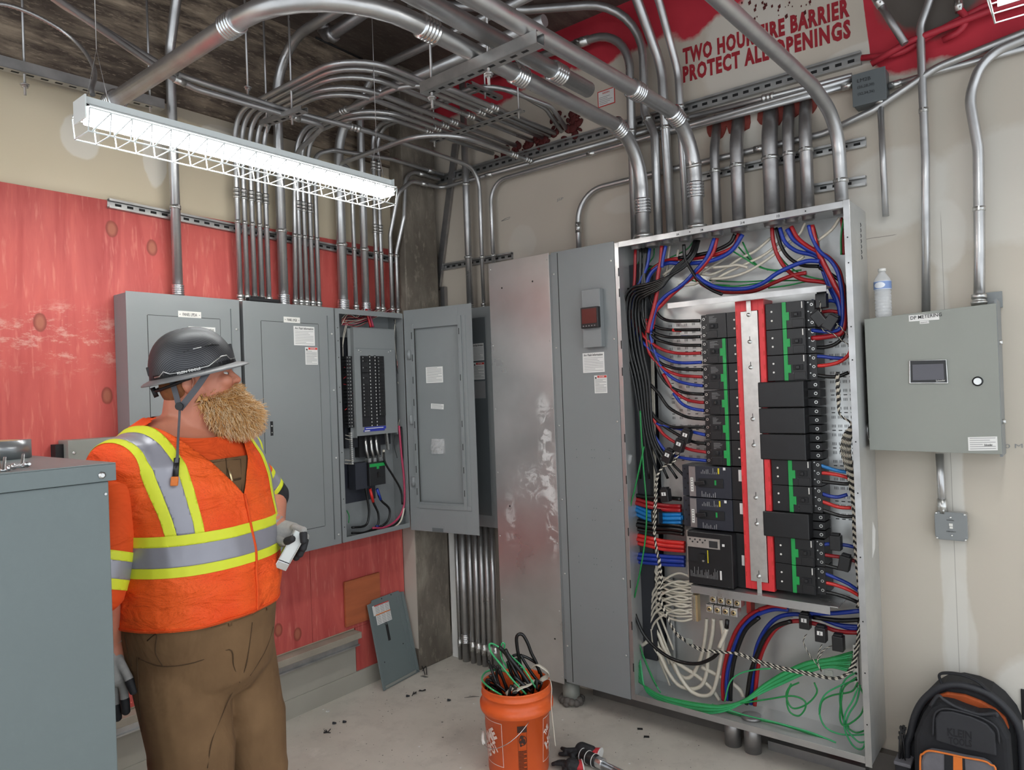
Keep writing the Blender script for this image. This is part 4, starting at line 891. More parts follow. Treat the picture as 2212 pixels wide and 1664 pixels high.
for i in range(6):
    breaker3(-1, LZ[i] - .001, LZ[i + 1] + .001, f'black three-pole breaker, {ord_[i]} from the top in the left column' + (', without a green strip' if i == 0 else ''), 'small three-pole breakers of the switchboard', green=i > 0)
for i, (a, b) in enumerate([(1.98, 1.867), (1.866, 1.758), (1.757, 1.648), (1.313, 1.206), (1.205, 1.095), (.985, .873), (.872, .756)]):
    breaker3(1, a, b, f'black three-pole breaker with green strip, {ord_[i]} from the top in the right column', 'small three-pole breakers of the switchboard')
def blank(a, b, label):
    o = thing('filler_cover', label, 'cover', (2.26, -.15, b)); 
    MB().box(2.162, -.218, b + .0008, 2.352, -.10, a - .0008).build('plate', 'black_plastic', o, bevel=.004)
    m = MB()
    for k in range(3):
        z = b + (a - b) * (.17 + .33 * k); m.mi = 0; m.box(2.3525, -.165, z - .015, 2.40, -.08, z + .015); m.mi = 1; m.cyl((2.385, -.1652, z), (2.385, -.168, z), .007, 10); m.mi = 2; m.cyl((2.385, -.1681, z), (2.385, -.1684, z), .004, 8)
    m.build('bare_terminals', ['black_matte', 'zinc', 'slot_dark'], o)
blank(1.646, 1.536, 'plain black filler cover, upper of the three stacked in the right column'); blank(1.535, 1.425, 'plain black filler cover, middle of the three stacked in the right column'); blank(1.424, 1.314, 'plain black filler cover, lowest of the three stacked in the right column')
blank(1.094, .986, 'single plain black filler cover between breakers lower in the right column')
def slate(zt, zb, label):
    b = thing('circuit_breaker', label, 'breaker', (1.9, -.15, zb), 'slate-coloured breakers of the left column'); H = zt - zb; zm = (zt + zb) / 2
    m = MB(); m.box(1.777, -.175, zb + .001, 1.82, -.06, zt - .001); m.box(1.8205, -.198, zb + .001, 2.02, -.06, zt - .001); m.build('body', 'slate_plastic', b, bevel=.0015)
    m = MB(); m.box(2.0205, -.19, zb + .001, 2.0705, -.06, zt - .001); m.mi = 1; m.box(2.052, -.191, zm + .01, 2.066, -.1902, zt - .012); m.build('jaw_block', ['black_plastic', 'white_label'], b, bevel=.001)
    m = MB(); m.box(1.8215, -.1995, zb + .004, 1.853, -.1982, zt - .004); m.build('side_trim', 'galv_dark', b)
    m = MB(); m.box(1.829, -.201, zb + H * .18, 1.842, -.1996, zb + H * .62); m.mi = 1; [m.box(1.832, -.2014, zb + H * (.24 + .08 * k), 1.839, -.201, zb + H * (.26 + .08 * k)) for k in range(5)]; m.build('white_display', ['white_plastic', 'ink'], b)
    m = MB(); m.box(1.868, -.2025, zm - .024, 1.985, -.1982, zm + .016); m.build('toggle_frame', 'black_matte', b, bevel=.001)
    m = MB(); m.obox((1.88, -.212, zm - .004), V((.024, 0, .004)), V((0, .009, 0)), V((-.001, 0, .009))); m.build('toggle', 'black_plastic', b, bevel=.002)
    m = MB(); m.box(1.945, -.2035, zm - .012, 1.953, -.2026, zm + .01); m.build('green_marker', 'green_plastic', b)
    m = MB(); random.seed(3)
    for k in range(10): m.box(1.88 + .008 * k, -.1985, zt - .036, 1.883 + .008 * k, -.1981, zt - .036 + .03 * random.random() + .002)
    for k in range(8): m.box(1.88 + .009 * k, -.1985, zb + .004, 1.883 + .009 * k, -.1981, zb + .004 + .024 * random.random() + .002)
    m.mi = 1; m.box(1.960, -.1988, zt - .034, 1.967, -.1982, zt - .008); m.mi = 2; m.box(1.985, -.1988, zt - .016, 1.996, -.1982, zt - .004); m.build('printed_label', ['ink_grey', 'yellow_plastic', 'white_label'], b)
    m = MB(); [m.cyl((1.79 + .014 * (k % 2), -.1752, zt - .02 - .022 * k), (1.79 + .014 * (k % 2), -.176, zt - .02 - .022 * k), .0045, 8) for k in range(5)]; m.build('terminals', 'slot_dark', b)
slate(1.274, 1.129, 'upper slate-blue large breaker with white display in the left column'); slate(1.127, .986, 'lower slate-blue large breaker with white display in the left column')
b = thing('circuit_breaker', 'largest black breaker with grey settings plate at the bottom of the left column', 'breaker', (1.92, -.15, .742))
MB().box(1.82, -.24, .742, 2.03, -.06, .98).build('body', 'black_plastic', b, bevel=.004)
m = MB(); m.box(2.0305, -.19, .742, 2.0705, -.06, .98); m.mi = 1; m.box(2.052, -.191, .84, 2.064, -.1902, .885); m.build('jaw_block', ['black_plastic', 'white_label'], b)
q0 = gx(697, 1085, -.242); q1 = gx(985, 1205, -.242)
m = MB(); m.box(1.822, -.2425, .91, 1.975, -.2403, .955); m.mi = 1
for k in range(7): m.cyl((1.835 + .012 * k, -.2426, .945 - .011 * (k % 2)), (1.835 + .012 * k, -.244, .945 - .011 * (k % 2)), .004, 8)
m.box(1.925, -.2432, .915, 1.965, -.2425, .945); m.build('settings_plate', ['aluminium', 'ink'], b)
m = MB(); m.box(1.832, -.2435, .845, 1.918, -.2403, .902); m.mi = 1; m.box(1.916, -.2445, .845, 1.920, -.2436, .902); m.build('toggle_frame', ['black_matte', 'yellow_plastic'], b)
m = MB(); m.box(1.885, -.262, .862, 1.908, -.244, .885); m.mi = 1; m.cyl((1.897, -.244, .853), (1.897, -.25, .853), .005, 8); m.build('toggle', ['black_plastic', 'screw'], b)
m = MB(); random.seed(9)
for k in range(22): m.box(1.832 + .006 * k, -.2408, .775, 1.8335 + .006 * k, -.2402, .785 + .04 * random.random())
m.mi = 1; m.box(1.97, -.2408, .776, 1.978, -.2402, .816); m.box(1.985, -.2412, .925, 1.996, -.2402, .936); m.build('printed_label', ['ink_grey', 'white_label'], b)
m = MB()
for k in range(3): z = .955 - .075 * k; m.mi = 0; m.box(1.782, -.165, z - .055, 1.818, -.10, z + .012); m.mi = 1; m.box(1.795, -.166, z - .045, 1.812, -.1652, z - .005)
m.build('lug_covers', ['aluminium', 'slot_dark'], b)

# neutral bars below
A = hx(712, 290, -.14); B = hx(760, 500, -.14)
nb = thing('neutral_bar', 'screw-studded neutral bar where the white cables land', 'terminal bar', ((A.x + B.x) / 2, -.14, B.z))
m = MB(); m.box(A.x, -.15, B.z, B.x, -.12, A.z); m.build('bar', 'brass', nb)
m = MB(); n = 20
for k in range(n):
    z = B.z + (A.z - B.z) * (k + .5) / n
    for x in (A.x + .003, (A.x + B.x) / 2): m.cyl((x, -.1502, z), (x, -.156, z), .0036, 7)
m.build('set_screws', 'zinc', nb)
nb = thing('lug_block', 'block of large brass-coloured cable lugs under the lower bracket', 'lug block', (1.93, -.13, .585))
for r, (zz, y, n, x0) in enumerate([(.655, -.13, 4, 1.875), (.615, -.15, 4, 1.865)]):
    for k in range(n):
        lg = MB().box(x0 + .038 * k, y - .02, zz - .019, x0 + .038 * k + .035, y + .03, zz + .019).build('lug', 'aluminium', nb, bevel=.003)
        c = x0 + .038 * k + .0175; m = MB(); m.lathe((c, y - .0202, zz), (0, -1, 0), [(0, .012), (.002, .012), (.0021, .006)], 12); m.mi = 1; m.cyl((c, y - .0225, zz), (c, y - .023, zz), .005, 6); m.build('lug_screw', ['brass', 'slot_dark'], lg)
m = MB(); m.box(2.03, -.10, .60, 2.05, -.05, .69); m.build('red_side', 'label_red', nb)
# ground bar low at the right
A = hx(1975, 680, -.14); 
gb = thing('ground_bar', 'short ground bar low at the right side where green wires land', 'terminal bar', (A.x, -.13, A.z - .18))
MB().box(A.x - .004, -.15, A.z - .19, A.x + .012, -.12, A.z).build('bar', 'aluminium', gb)
m = MB(); [m.cyl((A.x + .004, -.1502, A.z - .015 - .025 * k), (A.x + .004, -.154, A.z - .015 - .025 * k), .0045, 8) for k in range(7)]; m.build('set_screws', 'slot_dark', gb)
# conduit stubs below the cabinet
for i, (x, y) in enumerate([(1.955, -.13), (2.05, -.14)]):
    o = MB().cyl((x, y, 0), (x, y, Z0 - .001), .037, 18).build('conduit', 'galv_dark'); tag(o, f'dark dusty conduit stub under the open switchboard, {["left","right"][i]} of the pair', 'conduit')
o = MB().cyl((1.11, -.19, .0), (1.11, -.19, .1235), .045, 18).build('conduit', 'grey_box'); tag(o, 'pale wide conduit stub under the corner of the bare sheet-metal cover', 'conduit')
m = MB(); random.seed(6)
for k in range(26): a_ = k * .53; r_ = .012 + .012 * random.random(); m.ell((1.11 + math.cos(a_) * .05, -.19 + math.sin(a_) * .05, .012 + .02 * random.random()), V((r_, 0, 0)), V((0, r_, 0)), V((0, 0, r_ * .9)), 7, 5)
tag(m.build('mortar_collar', 'column_dark'), 'rough mortar collar round the pale conduit stub', 'mortar')
m = MB(); m.box(2.10, -.09, 0, 2.50, -.05, .04); tag(m.build('strut_channel', 'galv_dark'), 'loose steel channel lying on the floor under the open switchboard', 'strut')
struct('trim_base_curb', MB().box(1.15, -.045, 0.0005, 2.7, -.0008, .10), 'column_dark')
m = MB(); m.plate([(2.33, -.0465, .012), (2.47, -.0465, .012), (2.47, -.0465, .06), (2.35, -.0465, .07)], (0, -1, 0), .002); tag(m.build('brick_fragment', 'firestop'), 'red-brown brick fragment low behind the switchboard', 'brick')
m = MB(); m.lathe((2.05, -.14, Z0 + .0026), (0, 0, 1), [(0, .045), (.012, .045), (.0125, .037)], 18); tag(m.build('bushing', 'galv_dark'), 'grey bushing ring on the switchboard bottom where cables rise', 'bushing')

# ================================================================ cables in the open switchboard (each one its own cable)
def cab(sysf, col, r, L, label, grp=None, Y=-.14, name='cable', n=7, sub=6):
    P = [(sysf(a, b, (c if c is not None else Y))) for a, b, c in [(tuple(q) + (None,))[:3] for q in L]]
    if col == 'twisted':      # two strands wound round each other, one black and one white
        S = smooth_path(P, sub); acc = [0]
        for a_, b_ in zip(S, S[1:]): acc.append(acc[-1] + (b_ - a_).length)
        N = max(8, int(acc[-1] / .0045)); A_, B_ = [], []; j = 0
        for k in range(N + 1):
            q_ = acc[-1] * k / N
            while j < len(acc) - 2 and acc[j + 1] < q_: j += 1
            f_ = (q_ - acc[j]) / max(acc[j + 1] - acc[j], 1e-9); c_ = S[j].lerp(S[j + 1], f_); tg = (S[j + 1] - S[j]).normalized(); u_ = tg.cross(V((0, 1, 0))); u_ = u_.normalized() if u_.length > .1 else tg.orthogonal().normalized(); w_ = tg.cross(u_); an = 2 * math.pi * q_ / .026
            o_ = (u_ * math.cos(an) + w_ * math.sin(an)) * r * .5; A_.append(c_ + o_); B_.append(c_ - o_)
        m = MB(); m.tube(A_, r * .52, 5); m.mi = 1; m.tube(B_, r * .52, 5); return tag(m.build(name, ['wire_black', 'wire_white']), label, 'cable', grp)
    return tag(MB().tube(smooth_path(P, sub), r, n).build(name, 'wire_' + col), label, 'cable' if name == 'cable' else name.replace('_', ' '), grp)
def E2(L, dy=1519):    # g-crop rows expressed in the e-crop frame
    return [(a, b + dy, *c) for a, b, *c in L]
NM = dict(black='black', red='red', blue='blue', white='white', green='green', bright_red='bright red', bright_blue='bright blue')
# to the left breakers (e-crop coordinates)
LB = [('black', [(305, 350), (300, 560), (290, 700), (320, 880), (420, 960), (520, 985), (650, 987), (768, 985)], 'the second terminal, red tape'),
      ('black', [(330, 350), (335, 600), (370, 720), (430, 850), (480, 900), (560, 918), (768, 915)], 'the topmost terminal'),
      ('black', [(345, 350), (320, 700), (330, 900), (400, 1000), (500, 1040), (620, 1045), (768, 1040)], 'the third terminal, blue tape'),
      ('black', [(350, 340), (310, 700), (320, 930), (400, 1040), (480, 1080), (600, 1105), (775, 1108)], 'the top pole of the second breaker'),
      ('red', [(262, 360), (255, 600), (235, 780), (240, 900), (330, 1040), (450, 1130), (560, 1165), (660, 1172), (775, 1168)], 'the middle pole of the second breaker'),
      ('blue', [(375, 350), (350, 500), (260, 700), (230, 900), (300, 1060), (420, 1170), (540, 1230), (640, 1245), (780, 1240)], 'the bottom pole of the second breaker'),
      ('black', [(340, 640), (345, 900), (370, 1100), (440, 1230), (540, 1280), (640, 1295), (785, 1298)], 'the top pole of the third breaker'),
      ('red', [(350, 900), (360, 1130), (430, 1240), (500, 1300), (600, 1340), (700, 1350), (785, 1355)], 'the middle pole of the third breaker'),
      ('blue', [(390, 850), (385, 1050), (430, 1200), (490, 1310), (580, 1380), (680, 1410), (790, 1425)], 'the bottom pole of the third breaker'),
      ('black', [(400, 1100), (440, 1300), (520, 1420), (620, 1470), (700, 1485), (795, 1490)], 'the top pole of the fourth breaker'),
      ('red', [(480, 1330), (560, 1460), (660, 1530), (740, 1550), (800, 1555)], 'the middle pole of the fourth breaker'),
      ('blue', [(560, 1480), (620, 1560), (700, 1600), (800, 1618)], 'the bottom pole of the fourth breaker'),
      ('black', [(210, 660), (200, 1000), (260, 1250), (340, 1370), (440, 1480), (520, 1590), (620, 1650), (700, 1675), (808, 1685)], 'the top pole of the fifth breaker')]
for c, L, d in LB: cab(ex, c, .0078, [(a, b, -.15 if i < len(L) - 2 else -.168) for i, (a, b) in enumerate(L)], f'{NM[c]} cable sweeping to {d}, left column', 'cables sweeping to the left column of breakers')
for c, a, b, y in (('bright_red', 555, 620, 989), ('blue', 620, 705, 1043)): cab(ex, c, .0088, [(a, y, -.155), ((a + b) / 2, y, -.157), (b, y + 1, -.16)], f'{NM[c]} tape band on a black cable at the topmost left breaker', name='tape_band')
LG = [('black', [(300, 60), (420, 160), (540, 225), (650, 228), (808, 228)], 'the middle pole of the fifth breaker'),
      ('blue', [(420, 200), (600, 240), (720, 268), (810, 290)], 'the bottom pole of the fifth breaker'),
      ('black', [(320, 0), (440, 180), (600, 290), (720, 345), (815, 355)], 'the top pole of the sixth breaker'),
      ('red', [(330, 60), (400, 160), (470, 270), (560, 340), (680, 400), (820, 425)], 'the middle pole of the sixth breaker'),
      ('blue', [(300, 20), (360, 200), (440, 340), (520, 430), (640, 470), (820, 490)], 'the bottom pole of the sixth breaker')]
for c, L, d in LG: cab(gx, c, .0078, [(a, b, -.15 if i < len(L) - 2 else -.168) for i, (a, b) in enumerate(L)], f'{NM[c]} cable sweeping to {d}, left column', 'cables sweeping to the left column of breakers')
# black bundle from the big conduit bending left and down
for i in range(6):
    o = 24 * i
    cab(ex, 'black', .0066, [(760 - o * .3, 290, -.14), (725 - o * .35, 400, -.17 - .005 * (i % 3)), (640 - o * .55, 500, -.19), (500 - o * .2, 580 + o * .55, -.2), (350, 630 + o * .75, -.2), (245 + o * .5, 655 + o * .8, -.195), (185 + o * .9, 730 + o * .6, -.18), (170 + o, 900, -.17), (190 + o * 1.1, 1150, -.16), (250 + o, 1400, -.16), (300 + o, 1750 + 20 * i, -.16), (300 + o * 3, 2150, -.15)], 'black cable of the thick bundle bending left under the top and down the left gutter', 'black bundle in the left gutter')
# crossing coloured cables near the top
TC = [('red', .010, [(1070, 235), (1040, 330), (940, 385), (830, 410), (700, 430), (560, 435), (470, 460), (390, 520)], 'thick red cable arcing left below the top plate'),
      ('black', .009, [(1040, 240), (1000, 310), (880, 370), (760, 400), (600, 425)], 'thick black cable above the red one arcing left'),
      ('blue', .010, [(1100, 240), (1030, 350), (950, 410), (820, 455), (640, 470), (520, 465), (420, 510), (370, 570), (350, 640)], 'thick blue cable arcing left and down below the top plate'),
      ('red', .009, [(900, 270), (870, 380), (800, 480), (700, 580), (560, 700), (470, 790), (420, 850), (395, 980)], 'red cable slanting from the top to the lower left'),
      ('blue', .009, [(880, 270), (820, 420), (720, 540), (620, 640), (500, 720), (430, 800), (400, 900), (380, 1000)], 'blue cable slanting from the top to the lower left'),
      ('red', .010, [(470, 330), (460, 450), (440, 560), (430, 700), (410, 800), (370, 950), (360, 1010)], 'red cable dropping straight in the left third'),
      ('blue', .008, [(500, 330), (480, 420), (470, 500)], 'short blue cable beside the dropping red one'),
      ('black', .008, [(640, 320), (650, 420), (700, 520), (760, 600), (850, 670), (940, 710)], 'black cable diving behind the upper bracket'),
      ('red', .009, [(1330, 190), (1340, 300), (1380, 420), (1450, 520), (1560, 590), (1700, 610), (1760, 620)], 'red cable curving right above the upper bracket'),
      ('black', .008, [(1360, 190), (1400, 330), (1460, 420), (1560, 480), (1700, 490)], 'black cable curving right, first from the large bushing'),
      ('blue', .009, [(1390, 190), (1430, 300), (1520, 370), (1640, 400), (1700, 440), (1740, 560), (1800, 700), (1850, 800), (1870, 900)], 'blue cable arcing to the right side and down'),
      ('blue', .011, [(1450, 200), (1500, 280), (1600, 350), (1690, 400), (1740, 500), (1790, 640), (1840, 740), (1865, 860), (1870, 1000)], 'thick blue cable falling along the right side'),
      ('red', .009, [(1480, 180), (1530, 270), (1620, 340), (1700, 380), (1780, 430), (1850, 520), (1880, 640), (1890, 800), (1880, 960)], 'red cable arcing over to the right side'),
      ('red', .011, [(1640, 170), (1670, 300), (1700, 400), (1760, 520), (1830, 660), (1880, 760), (1895, 920), (1870, 1010), (1760, 1040), (1640, 1052)], 'thick red cable falling down the right side to a terminal'),
      ('blue', .008, [(1615, 170), (1640, 260), (1700, 370), (1790, 450), (1850, 560), (1880, 760), (1870, 960), (1780, 1000), (1640, 990)], 'blue cable falling down the right side to a terminal'),
      ('blue', .0095, [(740, 560), (800, 610), (900, 655), (1020, 668), (1150, 660), (1260, 620), (1360, 550), (1480, 490), (1600, 450), (1700, 450)], 'blue cable sagging above the upper bracket'),
      ('red', .009, [(730, 580), (800, 640), (900, 685), (1050, 692), (1200, 680), (1340, 620), (1480, 565), (1600, 540)], 'red cable sagging just above the upper bracket'),
      ('red', .006, [(1870, 110), (1880, 200), (1885, 300), (1888, 400)], 'red cable in the far right top corner'),
      ('green', .004, [(1890, 120), (1870, 250), (1870, 400)], 'green wire in the far right top corner'),
      ('black', .008, [(1700, 500), (1800, 560), (1890, 640), (1900, 800), (1890, 1000), (1850, 1080), (1760, 1120), (1640, 1125)], 'black cable curving back to a terminal of the second right breaker')]
for i, (c, r, L, d) in enumerate(TC): cab(ex, c, r, L, d + ', open switchboard', None, Y=-.13 - .008 * (i % 8))
for i, L in enumerate([[(1090, 240), (1060, 330), (960, 430), (830, 510), (740, 570), (600, 640)], [(1320, 270), (1200, 370), (1080, 430), (960, 510), (850, 555), (780, 550)], [(1450, 210), (1380, 310), (1270, 400), (1130, 470), (980, 540), (860, 610)], [(1490, 285), (1380, 370), (1260, 460), (1120, 540), (980, 580), (850, 590)], [(1590, 150), (1550, 230), (1500, 270)], [(1860, 110), (1800, 200), (1690, 290)], [(870, 270), (850, 340), (830, 370)], [(530, 330), (520, 420), (500, 560), (450, 640), (500, 600)], [(600, 360), (570, 480), (480, 560)], [(1580, 410), (1540, 440), (1500, 460)], [(870, 500), (980, 490), (1060, 480), (1140, 500)], [(640, 640), (720, 630), (780, 610), (860, 640)]]):
    cab(ex, 'white', .0065, L, f'white cable, {["from the fourth bushing slanting left","longest one slanting left","middle one slanting left","lower one slanting left","short one at the right bushing","short slanting one near the top right corner","short one behind a red cable","curling at the left","short slanting one at the left","loose end at the right","flat one at the centre","flat one above the bracket"][i]}, top of the open switchboard', None, Y=-.09 - .012 * (i % 6))
for i, L in enumerate([[(365, 345), (300, 440), (250, 540), (230, 640), (225, 860)], [(410, 350), (400, 420), (330, 500), (270, 545), (240, 700)], [(720, 290), (660, 360), (540, 420), (440, 470), (350, 520), (270, 600)], [(1100, 300), (1160, 420), (1230, 490), (1340, 520), (1440, 515)], [(1020, 370), (1120, 430), (1240, 500), (1400, 530), (1560, 520)], [(1060, 330), (1180, 460), (1300, 520)], [(840, 600), (1000, 610), (1150, 610), (1300, 600), (1440, 600)], [(900, 640), (1050, 645), (1200, 625), (1380, 605), (1560, 600)], [(1380, 400), (1450, 480), (1560, 550), (1700, 590), (1770, 590)], [(1300, 660), (1450, 640), (1600, 610), (1750, 600)], [(1660, 180), (1690, 290), (1700, 360)], [(700, 600), (850, 630), (1000, 640)]]):
    cab(ex, 'green', .0035, L, f'green wire, {["looping from the second bushing","beside the looping one","slanting left over the black bundle","fanning right behind white cables","lowest of the fan","short one in the fan","flat along the bracket","longer flat one along the bracket","curving to the far right","flat at the right above the bracket","short one at the right bushing","flat one at the left"][i]}, top of the open switchboard', None, Y=-.07 - .012 * (i % 5), n=6)
# right column cables: (terminal) -> right gutter
RC = [('blue', ex, [(1650, 1195), (1720, 1195), (1800, 1205), (1900, 1210)], 'top'), ('bright_red', ex, [(1650, 1268), (1740, 1265), (1850, 1240), (1930, 1180), (1950, 1100)], 'upper'), ('black', ex, [(1650, 1335), (1740, 1350), (1840, 1352), (1930, 1320)], 'third'),
      ('bright_blue', gx, [(1680, 515), (1760, 545), (1850, 570), (1950, 585)], 'fourth'), ('bright_red', gx, [(1680, 585), (1770, 590), (1880, 610), (1970, 640)], 'fifth'), ('black', gx, [(1690, 650), (1780, 660), (1900, 672), (1970, 665)], 'sixth'),
      ('blue', gx, [(1695, 735), (1760, 762), (1840, 775), (1920, 755)], 'seventh'), ('bright_red', gx, [(1695, 800), (1780, 830), (1860, 855), (1950, 860)], 'eighth'), ('black', gx, [(1700, 870), (1790, 900), (1880, 925), (1970, 930)], 'ninth'),
      ('blue', gx, [(1715, 1148), (1790, 1142), (1900, 1150), (1990, 1170)], 'tenth'), ('red', gx, [(1715, 1222), (1800, 1235), (1900, 1250), (1990, 1280)], 'eleventh'), ('black', gx, [(1720, 1300), (1820, 1325), (1930, 1350)], 'twelfth'),
      ('blue', gx, [(1725, 1365), (1810, 1400), (1920, 1450), (2010, 1510)], 'thirteenth'), ('bright_red', gx, [(1725, 1440), (1820, 1460), (1930, 1500), (2010, 1545)], 'fourteenth'), ('black', gx, [(1735, 1515), (1830, 1535), (1950, 1575), (2020, 1610)], 'fifteenth')]
for i, (c, f, L, d) in enumerate(RC): cab(f, c, .0078, [(a, b, -.165 + .01 * k) for k, (a, b) in enumerate(L)], f'{NM[c]} cable, {d} from the top of those leaving the right column', 'cables leaving the right column of breakers')
for i, (c, f, L) in enumerate([('blue', ex, [(1640, 760), (1700, 770), (1800, 760), (1870, 790)]), ('red', ex, [(1640, 845), (1700, 850), (1780, 840), (1860, 850)]), ('black', ex, [(1640, 915), (1710, 905), (1800, 890), (1880, 900)])]): cab(f, c, .0075, L, f'{NM[c]} cable at the first right breaker, among the current sensors')
# large feeds into the lower left breakers
BF = [('red', [(205, 785), (350, 830), (480, 855), (620, 862)], 'to the upper slate breaker', 2), ('bright_blue', [(215, 850), (360, 915), (480, 940), (625, 940)], 'to the lower slate breaker', 3), ('black', [(205, 750), (350, 775), (500, 780), (620, 790)], 'to the upper slate breaker', 1), ('black', [(205, 980), (400, 1015), (520, 1020), (640, 1035)], 'above the red ones', 3),
      ('bright_red', [(215, 1090), (350, 1120), (480, 1150), (650, 1165)], 'to the largest breaker', 3), ('blue', [(220, 1245), (400, 1262), (520, 1272), (650, 1278)], 'to the largest breaker', 3)]
for c, L, d, n in BF:
    for k in range(n): cab(gx, c, .0105, [(a, b + (k - (n - 1) / 2) * 30, -.14 - .01 * (k % 2)) for a, b in L], f'thick {NM[c]} feeder cable running right {d}', f'thick {NM[c]} feeder cables {d}')
cab(gx, 'bright_blue', .0105, [(640, 935), (560, 935), (480, 935)], 'bright blue sleeve on the feeder at the lower slate breaker')
# white cables down the left gutter and into the neutral bar
random.seed(21)
for i in range(9):
    x = 330 + 11 * i; cab(ex, 'white', .0052, [(x - 20, 1000 + 30 * random.random(), -.07), (x - 10, 1500, -.08), (x, 2000, -.09), (x + 15, 2500, -.1), (x + 25, 2900, -.11), (x + 50 + 20 * random.random(), 3050 + 8 * i, -.12)], 'white cable running straight down the left gutter', 'white cables down the left gutter', n=6)
for i in range(18):
    y = 165 + 18.5 * i; s = random.random(); 
    if i % 3 == 0: L = [(715, y, -.145), (600, y - 20 - 20 * s, -.15), (480, y + 20 * s, -.15), (400, y + 70 + 40 * s, -.13), (380 + 40 * s, y + 200, -.12), (430 + 60 * s, y + 380, -.11), (500 + 60 * s, y + 560, -.1)]
    elif i % 3 == 1: L = [(715, y, -.145), (580, y - 10 + 30 * s, -.14), (450, y - 30, -.12), (330, y + 20 * s, -.11), (250 + 60 * s, y + 90, -.1)]
    else: L = [(715, y, -.145), (620, y + 20, -.15), (500, y - 30 * s, -.14), (420, y - 80, -.12), (390 + 20 * s, y - 200, -.1), (385, y - 340, -.08)]
    cab(hx, 'white', .0055, L, 'white cable curving from the left gutter into the neutral bar', 'white cables into the neutral bar', n=6)
for i, L in enumerate([[(820, 480), (815, 560), (800, 680), (770, 800), (710, 920), (650, 945), (590, 900), (540, 800), (480, 700), (440, 600), (380, 560)], [(875, 480), (865, 600), (830, 780), (820, 900), (780, 1000), (700, 1030), (600, 1000), (520, 900), (460, 780), (410, 700), (390, 560)],
                       [(930, 490), (950, 620), (935, 760), (900, 950), (860, 1060), (790, 1085), (700, 1050), (620, 950), (560, 830)], [(920, 1120), (860, 1030), (760, 940), (640, 860), (520, 780), (420, 680), (330, 600), (290, 480), (330, 350), (430, 240)], [(1105, 1090), (1080, 1040), (1010, 980), (900, 920), (780, 860)], [(270, 690), (310, 690), (355, 660)]]):
    cab(hx, 'white', .0095, L, f'thick white cable, {["inner loop hanging from the lugs","middle loop hanging from the lugs","outer loop hanging from the lugs","rising from the bottom bushing to the left","short one right of the bottom bushing","short stub at the far left"][i]}', 'thick white cables in the bottom of the switchboard', Y=-.11 - .012 * (i % 3))
cab(hx, 'black', .0085, [(915, 740), (860, 790), (760, 830), (640, 825), (520, 780), (400, 690), (320, 590), (260, 450), (245, 380)], 'black cable hanging in a long bow across the lower left of the switchboard', Y=-.19)
cab(hx, 'white', .0098, [(975, 560), (955, 620), (915, 710)], 'white sleeve on the bowed black cable', name='tape_sleeve', Y=-.19)
cab(hx, 'black', .0095, [(980, 490), (975, 555)], 'black tape sleeve between lug and white sleeve', name='tape_sleeve', Y=-.185)
for i, (c, L) in enumerate([('red', [(950, 1120), (945, 1000), (960, 850), (1000, 700), (1060, 560), (1160, 450), (1300, 395), (1420, 400)]), ('blue', [(985, 1120), (975, 1000), (990, 860), (1040, 690), (1100, 560), (1200, 460), (1330, 410), (1460, 410)]), ('black', [(1005, 1120), (1010, 980), (1030, 830), (1070, 690), (1130, 560), (1230, 470)]),
                            ('black', [(1130, 1150), (1145, 1020), (1170, 880), (1230, 720), (1280, 620), (1360, 540), (1480, 500)]), ('blue', [(1165, 1150), (1175, 1000), (1190, 820), (1220, 680), (1290, 550), (1380, 470), (1500, 445), (1600, 460), (1720, 480), (1850, 530), (2010, 545)]), ('red', [(1195, 1160), (1205, 1010), (1225, 840), (1270, 700), (1350, 570), (1450, 510), (1560, 500), (1700, 530), (1850, 580), (2005, 590)]),
                            ('blue', [(1600, 440), (1780, 440), (1920, 430), (2020, 420)]), ('black', [(1650, 470), (1850, 495), (2020, 490)]), ('blue', [(1690, 470), (1820, 520), (1960, 560), (2020, 540)]), ('red', [(1450, 400), (1340, 380), (1230, 410)])]):
    cab(hx, c, .0095, L, f'{NM[c]} cable rising from the bottom bushings, {ord_[i] if i < 8 else ["ninth", "tenth"][i - 8]} of the group arching right', 'cables arching right from the bottom bushings', Y=-.13 - .01 * (i % 4))
